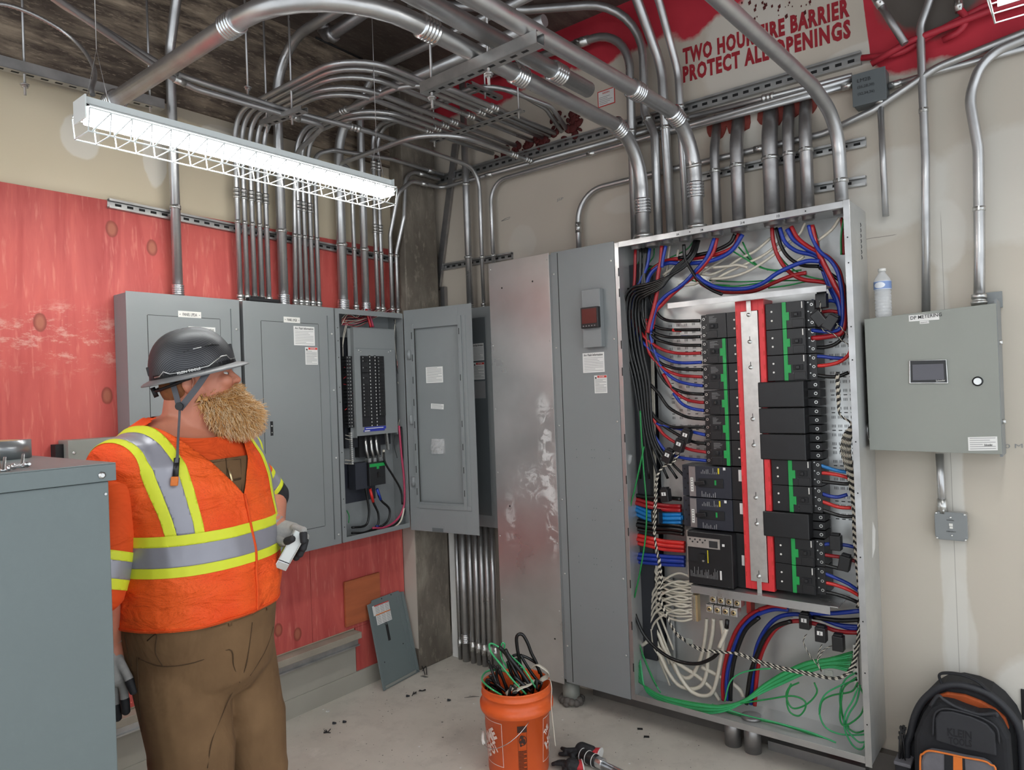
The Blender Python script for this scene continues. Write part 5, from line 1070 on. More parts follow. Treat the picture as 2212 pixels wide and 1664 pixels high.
# green ground wires
for i in range(9):
    o = i * 9; s = random.random()
    cab(hx, 'mint' if i % 3 else 'green', .0042, [(260 + 5 * i, 950 - 2 * o, -.18), (340, 1010 + o * .3, -.2), (460, 1080 + o * .6, -.21), (620, 1120 + o, -.21), (800, 1150 + o, -.21), (960, 1160 + o * .6, -.2), (1120, 1110 + o * .3, -.18), (1260, 1000 + o * .8, -.16), (1420, 900 + o * 1.2, -.15), (1600, 820 + o * 1.2, -.14), (1780, 790 + o, -.14), (1960, 740 + 20 * i, -.145)], 'green ground wire swept along the switchboard bottom to the ground bar', 'green ground wires swept to the ground bar', n=6)
for i, L in enumerate([[(245, 500), (270, 640), (330, 800), (400, 960), (460, 1060)], [(270, 560), (300, 700), (370, 880), (430, 1010)], [(960, 1130), (1000, 980), (1080, 910), (1200, 880), (1320, 870)], [(900, 1160), (1100, 1140), (1300, 1110), (1480, 1085), (1580, 1120), (1590, 1180), (1540, 1240), (1470, 1210), (1445, 1120), (1470, 1020), (1540, 980)],
                       [(860, 1150), (1100, 1230), (1350, 1290), (1600, 1360), (1760, 1420), (1830, 1450)], [(860, 1170), (1120, 1250), (1400, 1310), (1650, 1390), (1800, 1440)], [(1980, 960), (1850, 1010), (1740, 1080), (1700, 1200), (1740, 1320), (1850, 1380), (2000, 1390), (2080, 1380)], [(1990, 940), (1890, 1020), (1870, 1150), (1900, 1300), (1980, 1370), (2070, 1350)],
                       [(2000, 1020), (1960, 1120), (1900, 1230), (1900, 1350), (1960, 1470), (2030, 1500), (2060, 1420), (2060, 1200)], [(2010, 1000), (2050, 1100), (2030, 1220), (1940, 1300), (1880, 1310), (1860, 1230), (1880, 1050)], [(1990, 900), (1900, 960), (1860, 1080), (1880, 1240), (1930, 1330)], [(2000, 980), (1950, 1050), (1800, 1080), (1720, 1130), (1700, 1230)], [(2020, 1000), (1990, 1130), (1930, 1230), (1910, 1330), (2000, 1440), (2075, 1440)], [(1480, 990), (1440, 1080), (1490, 1180), (1600, 1150), (1680, 1060), (1660, 980)]]):
    cab(hx, ['mint', 'green'][i % 2], .0036, L, f'loose green wire, {["falling at the far left edge","beside the one at the far left","arching over the first bushing","with a ring-shaped loop at the centre","straight along the bottom to the right","lower one along the bottom to the right","widest loop at the lower right","second loop at the lower right","loop touching the floor at the right","tangled loop under the ground bar","steep loop under the ground bar","flat loop left of the ground bar","lowest loop at the right wall","faint rear loop at the centre right"][i]}', 'loose green wires at the switchboard bottom', Y=-.15 - .012 * (i % 5), n=6)
for i, L in enumerate([[(220, 860), (260, 700), (300, 520), (330, 380)], [(255, 1560), (300, 1350), (340, 1100), (350, 850), (330, 600), (310, 300), (300, 100)]]): cab(gx, 'green', .004, L, ['short green wire at the left edge of the switchboard', 'long green wire hanging down the left gutter'][i], Y=-.2, n=6)
# black and white twisted sensor leads
for i, (f, L) in enumerate([(gx, [(620, 400), (560, 500), (480, 540), (430, 620), (415, 800), (405, 1020), (430, 1180), (460, 1350), (450, 1520)]), (gx, [(575, 410), (500, 520), (440, 600), (425, 800), (415, 1030), (420, 1150), (445, 1300), (440, 1500)]), (hx, [(440, 0), (465, 150), (440, 280), (480, 400), (560, 560), (640, 640), (760, 710), (900, 745), (1060, 750), (1200, 800), (1400, 860), (1600, 900), (1780, 940), (1880, 930), (1950, 850), (1990, 700), (2010, 500)]), (hx, [(450, 0), (470, 200), (450, 300), (500, 430), (570, 590), (650, 655), (770, 725), (920, 735), (1080, 765), (1240, 830), (1420, 880), (1600, 915), (1760, 945), (1860, 945), (1960, 870), (2000, 720), (2020, 500)]),
                            (ex, [(1705, 760), (1710, 850), (1700, 920), (1730, 990), (1810, 1020), (1880, 1070), (1925, 1100)]), (ex, [(1815, 860), (1830, 930), (1870, 970), (1930, 1040)])]):
    cab(f, 'twisted', .0055 if f is not ex else .0028, L, f'black and white twisted lead, {["from the sensors on the left","second one from the left sensors","long front one crossing the bottom","long rear one crossing the bottom","hanging at the first right breaker","short one at the top right"][i]}', 'black and white twisted leads', Y=-.215 if f is not ex else -.2, n=6)
for i in range(7):
    o = 10 * i
    cab(gx, 'twisted', .0042, [(1830 + o * .3, -200, -.2), (1840 + o * .3, 0, -.2), (1860, 130, -.2), (1950, 200, -.19), (1890 + o, 290, -.2), (1870 + o * 1.2, 420, -.2), (1920 + o * .8, 600, -.2), (1960 + o * .4, 850, -.2), (1965 + o * .5, 1050, -.2), (1990 + o * .3, 1350, -.2), (2010 + o * .2, 1560, -.2), (1990 + o * .2, 1640, -.2)], 'twisted lead of the bunch down the right edge', 'bunch of twisted leads down the right edge', n=6)
for i, L in enumerate([[(1600, 600), (1575, 660), (1620, 760), (1690, 850), (1720, 900)], [(1720, 680), (1690, 760), (1690, 830), (1720, 890)], [(1800, 690), (1730, 730), (1690, 800)]]): cab(hx, 'twisted', .0028, L, f'thin twisted lead dangling from the {["left","middle","right"][i]} of the lower current sensors', Y=-.2, n=6)
# current transformers (black clip-on sensors)
def sensor(f, x, y, Y, ang, label, mark=True, s=1.0):
    q = f(x, y, Y); a = V((math.cos(ang), 0, math.sin(ang))); b = V((-math.sin(ang), 0, math.cos(ang))); c = V((0, -1, 0))
    t = thing('current_sensor', label, 'sensor', q - V((0, 0, .03 * s)))
    MB().obox(q, a * .021 * s, b * .03 * s, c * .02 * s).build('body', 'black_plastic', t, bevel=.003)
    MB().obox(q + b * .034 * s, a * .016 * s, b * .004 * s, c * .014 * s).build('clip', 'black_matte', t, bevel=.001)
    if mark:
        k = MB().obox(q + b * .008 * s + c * .0205 * s, a * .011 * s, b * .008 * s, c * .0005); k.mi = 1; k.obox(q + b * .008 * s + c * .0215 * s, a * .0015, b * .006 * s, c * .0003); k.build('white_mark', ['white_label', 'ink'], t)
for a in ((gx, 660, 300, -.2, -.3, 'black clip-on sensor, topmost at the sixth left breaker'), (gx, 610, 370, -.21, -.35, 'black clip-on sensor, second below the sixth left breaker'), (gx, 520, 455, -.21, -.4, 'black clip-on sensor, lowest of the slanting three'), (gx, 500, 760, -.19, .1, 'black clip-on sensor left of the upper slate breaker'), (gx, 430, 930, -.18, 0, 'black clip-on sensor left of the lower slate breaker'),
          (hx, 1590, 500, -.17, 0, 'dark clip-on sensor with white arrow under the lower bracket', True), (hx, 1715, 600, -.2, 0, 'black clip-on sensor with white arrow, middle of the lower three'), (hx, 1850, 670, -.2, 0, 'black clip-on sensor, rightmost of the lower three', False), (ex, 1700, 900, -.2, .6, 'black clip-on sensor in the cluster at the top right', False), (ex, 1790, 930, -.2, -.6, 'second black clip-on sensor in the cluster at the top right', False),
          (ex, 1720, 760, -.18, 0, 'black clip-on sensor highest in the top right cluster', False), (gx, 1830, 1130, -.19, 0, 'black clip-on sensor beside the second lowest right breaker', False), (gx, 1900, 1290, -.18, -.2, 'black clip-on sensor beside the lowest right breaker', False)): sensor(*a)
for i, (x, y) in enumerate([(685, 655), (1775, 905)]):
    q = hx(x, y, -.224); tag(MB().box(q.x - .016, -.23, q.z - .012, q.x + .016, -.2235, q.z + .012).build('cable_tie_mount', 'grey_box', bevel=.002), f'pale square tie mount holding the twisted leads, {["left","right"][i]} one', 'mount')
q = gx(210, 490, -.2); m = MB(); m.tube([q + V((.01, 0, .03)), q, q + V((-.012, 0, -.03))], [.012, .014, .01], 8); tag(m.build('wrapped_bundle', 'clear_plastic'), 'clear taped wire end at the left edge of the switchboard', 'tape')

# ================================================================ more of the right wall
A = fy(1867, 690, -.16); B = fy(2152, 655, -.16); Cc = fy(2165, 982, -.16); Dd = fy(1879, 972, -.16)
t = thing('metering_cabinet', 'grey wall cabinet with small dark screen, lettered DP METERING', 'cabinet', (2.8, -.08, 1.355))
xd = (B - A).normalized(); zd = (A - Dd).normalized()
m = MB(); m.plate([Dd + V((.003, .004, .003)), Cc + V((-.003, .004, .003)), B + V((-.003, .004, -.003)), A + V((.003, .004, -.003))], (0, 1, 0), .15); m.build('enclosure', 'grey_box', t)
m = MB(); m.plate([Dd, Cc, B, A], (0, -1, 0), .003); dr = m.build('door', 'grey_box', t, bevel=.0012)
m = MB(); m.obox((3.013, -.08, 1.63), V((.004, 0, 0)), V((0, .075, 0)), V((.001, 0, .285))); m.obox((3.0, -.012, 1.925), V((.025, 0, 0)), V((0, .008, 0)), V((0, 0, .03))); m.build('hinge_side', 'grey_paint', t)
m = MB()
for z in (1.76, 1.47): m.cyl((3.013, -.11, z), (3.027, -.11, z), .009, 10)
m.build('hinge_pins', 'zinc', t)
def dpp(px, py, o=.003): return fy(px, py, -.16 - o)
def dquad(m, x0, y0, x1, y1, th=.001, o=.003):
    m.plate([dpp(x0, y1, o), dpp(x1, y1, o), dpp(x1, y0, o), dpp(x0, y0, o)], (0, -1, 0), th)
m = MB(); m.plate([dpp(1964, 829), dpp(2049, 829), dpp(2045, 776), dpp(1964, 779)], (0, -1, 0), .006); scn = m.build('screen_frame', 'zinc', t, bevel=.002)
m = MB(); m.plate([dpp(1967, 827, .0092), dpp(2046, 826.5, .0092), dpp(2043, 778, .0092), dpp(1966, 780, .0092)], (0, -1, 0), .001); m.build('bezel', 'black_plastic', scn)
s = NT('screen_glass'); s.set(Base_Color=lin('54535a'), Roughness=.15)
m = MB(); m.plate([dpp(1972, 822, .0104), dpp(2040, 820, .0104), dpp(2038, 786, .0104), dpp(1971, 788, .0104)], (0, -1, 0), .0008); m.build('screen', 'screen_glass', scn)
q = dpp(2022, 825, .0104); text('Schneider', q, xd, zd, .03, .007, 'white_label', scn)
q = dpp(2112, 824); m = MB(); m.lathe(q, (0, -1, 0), [(0, .0175), (.003, .0175), (.0031, .0135), (.005, .0135)], 20); lk = m.build('lock', ['black_plastic'], t); m = MB(); m.lathe(q + V((0, -.0051, 0)), (0, -1, 0), [(0, .0128), (.002, .0125)], 20); m.build('lock_core', 'zinc', lk)
m = MB(); m.plate([dpp(1963.5, 695), dpp(2029, 690.5), dpp(2028.5, 677), dpp(1963, 681.5)], (0, -1, 0), .0008); l1 = m.build('name_plate', 'white_label', t)
text('DP METERING', dpp(1967, 691.5, .004), xd + V((0, 0, .005)), zd, .104, .0135, 'ink', l1, bold=.008)
m = MB(); m.plate([dpp(1987, 700), dpp(2007, 698.5), dpp(2006.5, 692.8), dpp(1986.5, 694)], (0, -1, 0), .0008); l2 = m.build('small_label', 'white_label', t); text('Network 1', dpp(1989, 698.5, .004), xd, zd, .026, .004, 'ink', l2)
lines_label(t, dpp(2092, 974), xd, zd, .09, .05, 'rating_sticker', 6, None, .25); text('Schneider', dpp(2126, 964, .0045), xd, zd, .026, .008, 'ink', t, bold=.01)
q = fy(1870, 930, -.09); m = MB(); m.lathe((2.5655, -.09, q.z), (1, 0, 0), [(0, .04), (.004, .04), (.0041, .03), (.014, .03)], 18); tag(m.build('conduit_nipple', 'galv_bright'), 'short ribbed nipple joining the switchboard side to the metering cabinet', 'nipple')
# switch box under it
t = thing('switch_box', 'small grey cast box with a toggle switch under the metering cabinet', 'switch', (2.833, -.03, 1.008))
MB().box(2.781, -.05, 1.008, 2.886, -.0013, 1.113).build('body', 'galv', t, bevel=.006)
m = MB(); a = .012; x0, x1, z0, z1 = 2.779, 2.888, 1.006, 1.115
m.plate([(x0 + a, -.051, z0), (x1 - a, -.051, z0), (x1, -.051, z0 + a), (x1, -.051, z1 - a), (x1 - a, -.051, z1), (x0 + a, -.051, z1), (x0, -.051, z1 - a), (x0, -.051, z0 + a)], (0, -1, 0), .004); cp = m.build('cover', 'grey_paint', t, bevel=.002)
m = MB(); m.box(2.828, -.0595, 1.062, 2.84, -.0552, 1.072); m.box(2.829, -.0575, 1.052, 2.84, -.0552, 1.06); m.build('toggle', 'white_plastic', cp)
text('NORMAL', (2.82, -.0552, 1.082), (1, 0, 0), (0, 0, 1), .026, .0045, 'ink', cp); text('EMERGENCY', (2.818, -.0552, 1.038), (1, 0, 0), (0, 0, 1), .032, .0045, 'ink', cp)
m = MB(); [scr(m, (x, -.0552, z), (0, -1, 0), .004) for x, z in ((2.834, 1.095), (2.836, 1.026), (2.786, 1.109), (2.88, 1.012), (2.88, 1.109), (2.786, 1.012))]; m.build('screws', 'screw', cp)
q0 = fy(2025, 985, -.04); conduit([(2.803, -.04, 1.34), (2.806, -.04, 1.118)], .0145, 'short conduit between the metering cabinet and the switch box', fits=[('set', (2.806, -.04, 1.135))])
# bottle
s = NT('clear_pet'); s.set(Base_Color=(.93, .95, .97, 1), Roughness=.08, Alpha=.38, Specular_IOR_Level=1.0)
q = fy(1909, 680, -.10); q = V((q.x, -.10, fy(1909, 686, -.1).z - .0))
zb_ = A.z + .001 + .0; t = thing('water_bottle', 'clear plastic water bottle with blue and white label on top of the metering cabinet', 'bottle', (q.x, -.1, zb_))
pr = [(0, .026), (.004, .031)]
h = .01
while h < .115: pr += [(h, .0295 + .0018 * math.sin(h * 500)), (h + .004, .031 + .001 * math.sin(h * 500 + 2))]; h += .008
pr += [(.12, .032), (.15, .032), (.16, .028), (.175, .018), (.182, .0125), (.188, .0125)]
MB().lathe((q.x, -.1, zb_), (0, 0, 1), pr, 24).build('body', 'clear_pet', t)
MB().lathe((q.x, -.1, zb_ + .1885), (0, 0, 1), [(0, .0145), (.011, .0145), (.012, .012)], 18).build('cap', 'white_plastic', t)
s = NT('bottle_label'); o = s.sep(); c = s.mix(s.blob((q.x - .005, -.13, zb_ + .132), (.02, .05, .012), s.noise(60, 2), .05), lin('7d95c4'), lin('e8eaf0')); c = s.mix(s.mr(s.ma('ABSOLUTE', s.ma('SUBTRACT', o[2], zb_ + .132)), .0145, .0155), c, lin('e6e9ef')); s.set(Base_Color=c, Roughness=.35)
MB().lathe((q.x, -.1, zb_ + .115), (0, 0, 1), [(0, .0325), (.033, .0325)], 24, cap=False).build('label', 'bottle_label', t)
# stencil
sg = tag(text('TWO HOUR FIRE BARRIER', fy(1476, 141, -.0004), fy(1833, 37, 0) - fy(1476, 141, 0), (0, 0, 1), .755, .082, 'stencil_red', None, 'stencilled_words', bold=.05, spacing=1.16), 'stencilled red words TWO HOUR FIRE BARRIER on the right wall', 'lettering')
tag(text('PROTECT ALL OPENINGS', fy(1476, 180, -.0004), fy(1835, 83, 0) - fy(1476, 180, 0), (0, 0, 1), .76, .082, 'stencil_red', None, 'stencilled_words', bold=.05, spacing=1.16), 'stencilled red words PROTECT ALL OPENINGS under the first line', 'lettering')
m = MB(); random.seed(31)
for k in range(26):
    q = fy(1600 + 150 * random.random(), 8 + 40 * random.random() * (1 if k % 3 else .3), -.0004); s_ = .004 + .014 * random.random(); m.plate([q, q + V((s_ * .6, 0, s_ * .3)), q + V((s_ * .5, 0, s_ * 1.3)), q + V((-s_ * .2, 0, s_ * .9))], (0, -1, 0), .0008)
tag(m.build('paint_smears', 'firestop'), 'dark red smeared first try of the stencil above the words', 'paint', kind='stuff')
P0 = fy(1292, 234, -.0004); t = MB().box(P0.x, -.0012, P0.z, P0.x + .105, -.0004, P0.z + .085).build('warning_sign', 'label_red'); tag(t, 'small white warning sticker with red border high on the right wall', 'sign')
MB().box(P0.x + .005, -.0018, P0.z + .005, P0.x + .1, -.0013, P0.z + .08).build('white_field', 'white_label', t)
text('WARNING', (P0.x + .03, -.0019, P0.z + .064), (1, 0, 0), (0, 0, 1), .045, .010, 'label_red', t, bold=.01)
m = MB(); [m.box(P0.x + .01, -.0022, P0.z + .012 + .009 * k, P0.x + .06 + .03 * ((k * 7) % 3) / 2, -.0019, P0.z + .0145 + .009 * k) for k in range(5)]; m.build('print_rows', 'ink_grey', t)
tag(text('JSP', fy(1203, 437, -.0004), (1, 0, .05), (0, 0, 1), .045, .018, 'ink_grey', None, 'pencil_writing'), 'faint pencil letters JSP left of the risers', 'writing')
tag(text('0 M4', fy(2171, 969, -.0004), (1, 0, .05), (0, 0, 1), .075, .016, 'ink_grey', None, 'pencil_writing'), 'faint pencil writing right of the metering cabinet', 'writing')
m = MB(); m.tube([fy(1083, 478, -.001), fy(1100, 473, -.001), fy(1102, 469, -.001), fy(1092, 472, -.001), fy(1083, 478, -.001)], .0012, 4); tag(m.build('pencil_arrow', 'ink_grey'), 'small pencilled arrow on the wall above the bare metal cover', 'writing')
# receptacle at the right edge
q = fy(2206, 1520, -.003); tag(MB().box(q.x, -.006, q.z - .06, q.x + .07, -.0005, q.z + .055).build('outlet_plate', 'black_plastic', bevel=.002), 'dark outlet plate cut by the right edge of the view', 'outlet')

# ---- backpack
t = thing('backpack', 'black tool backpack with orange lining and trim standing against the right wall', 'backpack', (2.87, -.15, 0))
mat('nylon_black', '1c1d22', .75, 0, .2, 30, bump=.15, bs=400); mat('nylon_edge', '2a2b30', .6); mat('nylon_orange', 'b0501e', .75, 0, .3, 12, bump=.15, bs=200); mat('piping_orange', 'e0782c', .5); mat('mesh_grey', '6f6e74', .7, 0, .2, 20, bump=.2, bs=500)
def kx(x, y, Y): return fy(1780 + x / 3.618, 1204 + y / 3.618, Y)
def slabpoly(pts, Y, th, inset=0): m = MB(); m.plate([kx(a, b, Y) for a, b in pts], (0, 1, 0), th); return m
outer = [(650, 1664), (650, 1480), (680, 1380), (715, 1240), (770, 1130), (850, 1050), (940, 1000), (1060, 990), (1190, 1020), (1300, 1070), (1400, 1150), (1490, 1260), (1530, 1350), (1550, 1500), (1560, 1664)]
def grow(ps, Y, zfoot=.002):
    P = [kx(a, b, Y) for a, b in ps]; P[0].z = P[-1].z = zfoot; return P
b0 = grow(outer, -.16); m = MB(); m.plate(b0, (0, 1, 0), .155); m.build('back_shell', 'nylon_black', t, bevel=.03, seg=3)
rim = [q + V((0, -.012, 0)) for q in b0]; m = MB(); m.tube(smooth_path(rim, 4), .014, 8, flat=1); m.build('rim', 'nylon_edge', t)
lin_ = [(800, 1250), (830, 1150), (880, 1085), (960, 1060), (1100, 1080), (1230, 1130), (1340, 1190), (1420, 1260), (1450, 1350), (1300, 1400), (900, 1300)]
m = MB(); m.plate([kx(a, b, -.178) for a, b in lin_], (0, 1, 0), .02); m.build('lining', 'nylon_orange', t, bevel=.006)
fr = [(690, 1664), (700, 1400), (760, 1260), (830, 1160), (900, 1130), (1000, 1150), (1100, 1190), (1200, 1225), (1330, 1230), (1400, 1330), (1450, 1430), (1490, 1664)]
f0 = grow(fr, -.25); m = MB(); m.plate(f0, (0, 1, 0), .075); m.build('front_pocket', 'nylon_black', t, bevel=.02, seg=3)
m = MB(); m.tube(smooth_path([kx(a, b, -.255) for a, b in [(830, 1165), (890, 1085), (930, 1110), (1010, 1160), (1110, 1200), (1220, 1230), (1340, 1222), (1350, 1250)]], 5), .006, 7); m.tube(smooth_path([kx(a, b, -.262) for a, b in [(850, 1400), (860, 1240), (910, 1190), (1000, 1190), (1150, 1230), (1260, 1270), (1350, 1340), (1370, 1460)]], 5), .004, 6); m.build('zipper', 'nylon_edge', t)
m = MB(); m.plate([kx(a, b, -.262) for a, b in [(865, 1260), (905, 1205), (1000, 1205), (1150, 1245), (1270, 1300), (1340, 1380), (1350, 1560), (1100, 1510), (870, 1440)]], (0, 1, 0), .012); lp = m.build('logo_panel', 'nylon_edge', t, bevel=.006)
a = kx(965, 1395, -.2625); text('KLEIN', a, kx(1240, 1440, -.2625) - a, (0, 0, 1), .075, .028, 'nylon_black', lp, bold=.02); a = kx(975, 1460, -.2625); text('TOOLS', a, kx(1240, 1500, -.2625) - a, (0, 0, 1), .072, .026, 'nylon_black', lp, bold=.02)
lo = [(750, 1760), (752, 1600), (775, 1535), (830, 1512), (960, 1535), (1100, 1565), (1240, 1590), (1300, 1620), (1350, 1700), (1360, 1800)]
P = [kx(a, b, -.285) for a, b in lo]; P[0].z = P[-1].z = .002; m = MB(); m.plate(P, (0, 1, 0), .034); lw = m.build('lower_pocket', 'mesh_grey', t, bevel=.01)
m = MB(); m.tube(smooth_path([q + V((0, -.002, 0)) for q in P], 4), .0035, 6); m.build('orange_piping', 'piping_orange', lw)
m = MB(); c = [kx(a, b, -.2885) for a, b in [(1010, 1545), (1080, 1560)]]; m.plate([V((c[0].x - .01, -.2885, .0)), V((c[1].x - .005, -.2885, .0)), c[1], c[0]], (0, 1, 0), .002); m.build('orange_stripe', 'piping_orange', lw)
m = MB(); c0_ = [kx(a, b, -.288) for a, b in [(940, 1535), (1100, 1565)]]; m.plate([V((c0_[0].x - .01, -.288, 0)), V((c0_[1].x, -.288, 0)), c0_[1], c0_[0]], (0, 1, 0), .001); m.build('black_stripe', 'nylon_black', lw)
m = MB(); m.tube(smooth_path([kx(a, b, -.168) for a, b in [(930, 1005), (900, 925), (955, 905), (1080, 920), (1190, 965), (1275, 1035), (1340, 1090)]], 6), [.011] * 37, 8, flat=.45); m.build('handle', 'nylon_black', t)
sp = kx(640, 1590, -.2); m = MB(); m.box(sp.x - .035, -.23, .0, sp.x + .02, -.13, sp.z); m.build('side_pocket', 'nylon_black', t, bevel=.012)
MB().box(sp.x - .037, -.233, sp.z - .012, sp.x + .022, -.127, sp.z + .002).build('pocket_edge', 'mesh_grey', t, bevel=.004)
m = MB(); random.seed(4)
for k in range(14):
    x = sp.x - .03 + .035 * random.random(); y = -.21 + .06 * random.random(); top = kx(575 + 60 * random.random(), 1320 + 100 * random.random(), y); m.tube([(x, y, sp.z - .05), ((x + top.x) / 2, y, (sp.z + top.z) / 2), (top.x, y, top.z)], .0022, 5); m.obox(top, V((.004, 0, 0)), V((0, .003, 0)), V((0, 0, .005)))
tag(m.build('cable_ties', 'black_plastic'), 'bunch of black cable ties sticking out of the backpack side pocket', 'cable ties', kind='stuff')

# ================================================================ bucket with cut cables
BC = V((1.27, -.84, 0)); HB = .37
def br(z): return .131 + (.148 - .131) * z / HB
t = thing('bucket', 'orange plastic bucket with printed logo full of cable scraps', 'bucket', BC)
mat('bucket_orange', 'e4622a', .38, 0, .05, 8); mat('print_white', 'efd9cf', .5); mat('print_dark', '3a2018', .6)
pr = [(0, .128), (.006, .131), (.265, br(.265)), (.268, .157), (.275, .160), (.298, .161), (.302, .152), (.32, .149), (.335, .149), (.337, .153), (.343, .153), (.345, .149), (.366, .150), (.37, .152), (.372, .149), (.368, .1455), (.30, .1425), (.02, .126), (.012, .120), (.012, .001)]
MB().lathe(BC, (0, 0, 1), pr, 48, cap=False).build('shell', 'bucket_orange', t); MB().cyl(BC, BC + V((0, 0, .011)), .1275, 40).build('bottom', 'bucket_orange', t)
def bp_(ang, z, o=.0006): r = br(z) + o; return BC + V((math.cos(ang) * r, math.sin(ang) * r, z))
PC = math.radians(-50.7)
def wrap_text(txt, ang0, z0, wd, ht, rot, m_, name, parent, bold=.05):
    cu = bpy.data.curves.new(name, 'FONT'); cu.body = txt; cu.resolution_u = 2; cu.offset = bold
    tt = bpy.data.objects.new(name, cu); COL.objects.link(tt); dg = bpy.context.evaluated_depsgraph_get(); dg.update(); me = bpy.data.meshes.new_from_object(tt.evaluated_get(dg)); bpy.data.objects.remove(tt)
    xs = [v.co.x for v in me.vertices]; ys = [v.co.y for v in me.vertices]; cr, sr = math.cos(rot), math.sin(rot)
    for v in me.vertices:
        a = (v.co.x - min(xs)) / (max(xs) - min(xs)) * wd; b = (v.co.y - min(ys)) / (max(ys) - min(ys)) * ht
        s_ = a * cr - b * sr; z = z0 + a * sr + b * cr; v.co = bp_(ang0 + s_ / .14, z, .0012)
    me.materials.clear(); me.materials.append(MT[m_]); return link_mesh(me, name, parent)
def wrap_quad(m, s0, s1, z0, z1, base, o=.0008, n=6):
    for k in range(n):
        a = s0 + (s1 - s0) * k / n; b = s0 + (s1 - s0) * (k + 1) / n; P = [bp_(base + a / .14, z0, o), bp_(base + b / .14, z0, o), bp_(base + b / .14, z1, o), bp_(base + a / .14, z1, o)]; m.plate(P, (math.cos(base + a / .14), math.sin(base + a / .14), 0), .0003)
for base, nm in ((PC - math.radians(28) - .185 / .14, 'left'), (PC + math.radians(50), 'right')):
    m = MB(); w_ = .185
    for a in ((0, w_, .245, .2475), (0, w_, .06, .0625), (0, .0025, .06, .2475), (w_ - .0025, w_, .06, .2475)): wrap_quad(m, *a, base, n=10)
    lg = m.build('logo_frame', 'print_white', t)
    wrap_text('THE', base + .02 / .14, .165, .04, .03, math.radians(38), 'print_white', 'logo_words', lg); wrap_text('HOME', base + .035 / .14, .098, .15, .05, math.radians(33), 'print_white', 'logo_words', lg); wrap_text('DEPOT', base + .075 / .14, .066, .11, .048, math.radians(33), 'print_white', 'logo_words', lg)
m = MB(); wrap_quad(m, -.002, .038, .215, .242, PC, n=4)
wrap_quad(m, -.001, .0, .03, .215, PC, n=1); wrap_quad(m, .036, .037, .03, .215, PC, n=1)
for k in range(16): a = k * math.pi / 8; b = a + math.pi / 8; c = lambda q, r: bp_(PC + (.020 + r * math.cos(q)) / .14, .180 + r * 1.3 * math.sin(q), .001); m.plate([c(a, .014), c(b, .014), c(b, .0165), c(a, .0165)], (math.cos(PC), math.sin(PC), 0), .0003)
for (s_, z, r) in ((.016, .195, .008), (.022, .18, .009), (.013, .175, .007), (.026, .170, .006), (.012, .160, .005)):
    m.lathe(bp_(PC + s_ / .14, z, .0008), (math.cos(PC), math.sin(PC), 0), [(0, r), (.0006, r)], 10)
for k in range(16): wrap_quad(m, .001, .035 - .012 * (k % 3 == 1), .040 + .0062 * k, .0432 + .0062 * k, PC, n=3)
m.build('warning_print', 'print_dark', t)
pts = []
for k in range(15):
    a = k / 14; ang = PC + math.radians(18) - math.radians(100) * a; z = .262 - .115 * math.sin(a * 2.2) ; pts.append(bp_(ang, z, .012 + .03 * math.sin(a * math.pi)))
MB().tube(pts, .0018, 6).build('wire_handle', 'galv_bright', t)
gp = pts[-4:]; MB().tube(gp, .007, 10).build('handle_grip', 'white_plastic', t)
def jx(x, y, d):   # crop of the bucket area; point at distance d in front of the bucket axis along the view
    px, py = 1020 + x / 5.475, 1360 + y / 5.475; r = ray(px, py); c = (BC - CAM).dot(fw); return CAM + r * (c - d)
SCR = [('black', .0065, [(190, 370, .0), (230, 480, .0), (280, 620, .02), (330, 760, .02)], 'black cut cable stub leaning at the left of the bucket'),
       ('black', .006, [(230, 560, -.03), (200, 620, -.03), (200, 720, -.03)], 'short black cable bend inside the left of the bucket'), ('black', .0065, [(300, 430, .0), (290, 560, .0), (330, 700, .01), (340, 780, .01)], 'black cable scrap standing in the left of the bucket'),
       ('black', .0065, [(320, 460, .03), (370, 600, .03), (430, 780, .03)], 'black cable scrap slanting to the bucket front'), ('black', .009, [(320, 210, .0), (400, 290, .0), (460, 400, .02), (540, 560, .03), (640, 760, .03)], 'thick black cable piece lying diagonally in the bucket'),
       ('black', .009, [(390, 240, .03), (440, 330, .03), (560, 480, .04), (700, 680, .05)], 'second thick black cable piece lying diagonally in the bucket'), ('black', .0075, [(620, 640, -.02), (570, 420, -.02), (530, 200, -.02), (530, 80, -.02), (590, 60, -.02), (650, 150, -.02), (700, 280, -.02), (760, 400, -.02), (800, 520, -.02)], 'tall wrinkled black loop rising highest out of the bucket'),
       ('black', .0075, [(420, 380, .01), (450, 480, .01), (500, 600, .01)], 'black wrinkled cable stub in the middle of the bucket'), ('black', .0065, [(760, 400, -.03), (660, 340, -.03), (560, 305, -.03), (490, 310, -.03), (480, 350, -.03)], 'black cable hook crossing the tall loop'),
       ('black', .0065, [(570, 300, .0), (640, 420, .0), (720, 540, .0), (800, 640, .0)], 'black cable running down to the bucket right side'), ('black', .008, [(500, 560, .05), (600, 650, .06), (700, 740, .06)], 'low black cable scrap at the bucket front'), ('black', .0065, [(760, 430, -.04), (810, 520, -.04), (830, 620, -.04)], 'black cable inside the beige strap loop'),
       ('mint', .0042, [(640, 770, .08), (480, 600, .06), (340, 420, .03), (230, 280, .0), (200, 190, -.02), (240, 170, -.04), (330, 220, -.04), (450, 310, -.02), (580, 430, .02), (680, 570, .05), (770, 720, .07)], 'big green wire loop arching over the bucket'),
       ('mint', .004, [(350, 780, .1), (220, 700, .08), (130, 620, .03), (120, 560, -.02), (170, 500, -.06), (260, 480, -.08), (360, 490, -.08), (440, 520, -.08)], 'green wire loop round the bucket rim at the left'),
       ('mint', .0038, [(340, 200, -.03), (360, 160, -.03), (385, 180, -.03), (370, 240, -.03), (340, 260, -.02), (350, 340, .0), (420, 460, .0)], 'small green wire curl behind the big loop')]
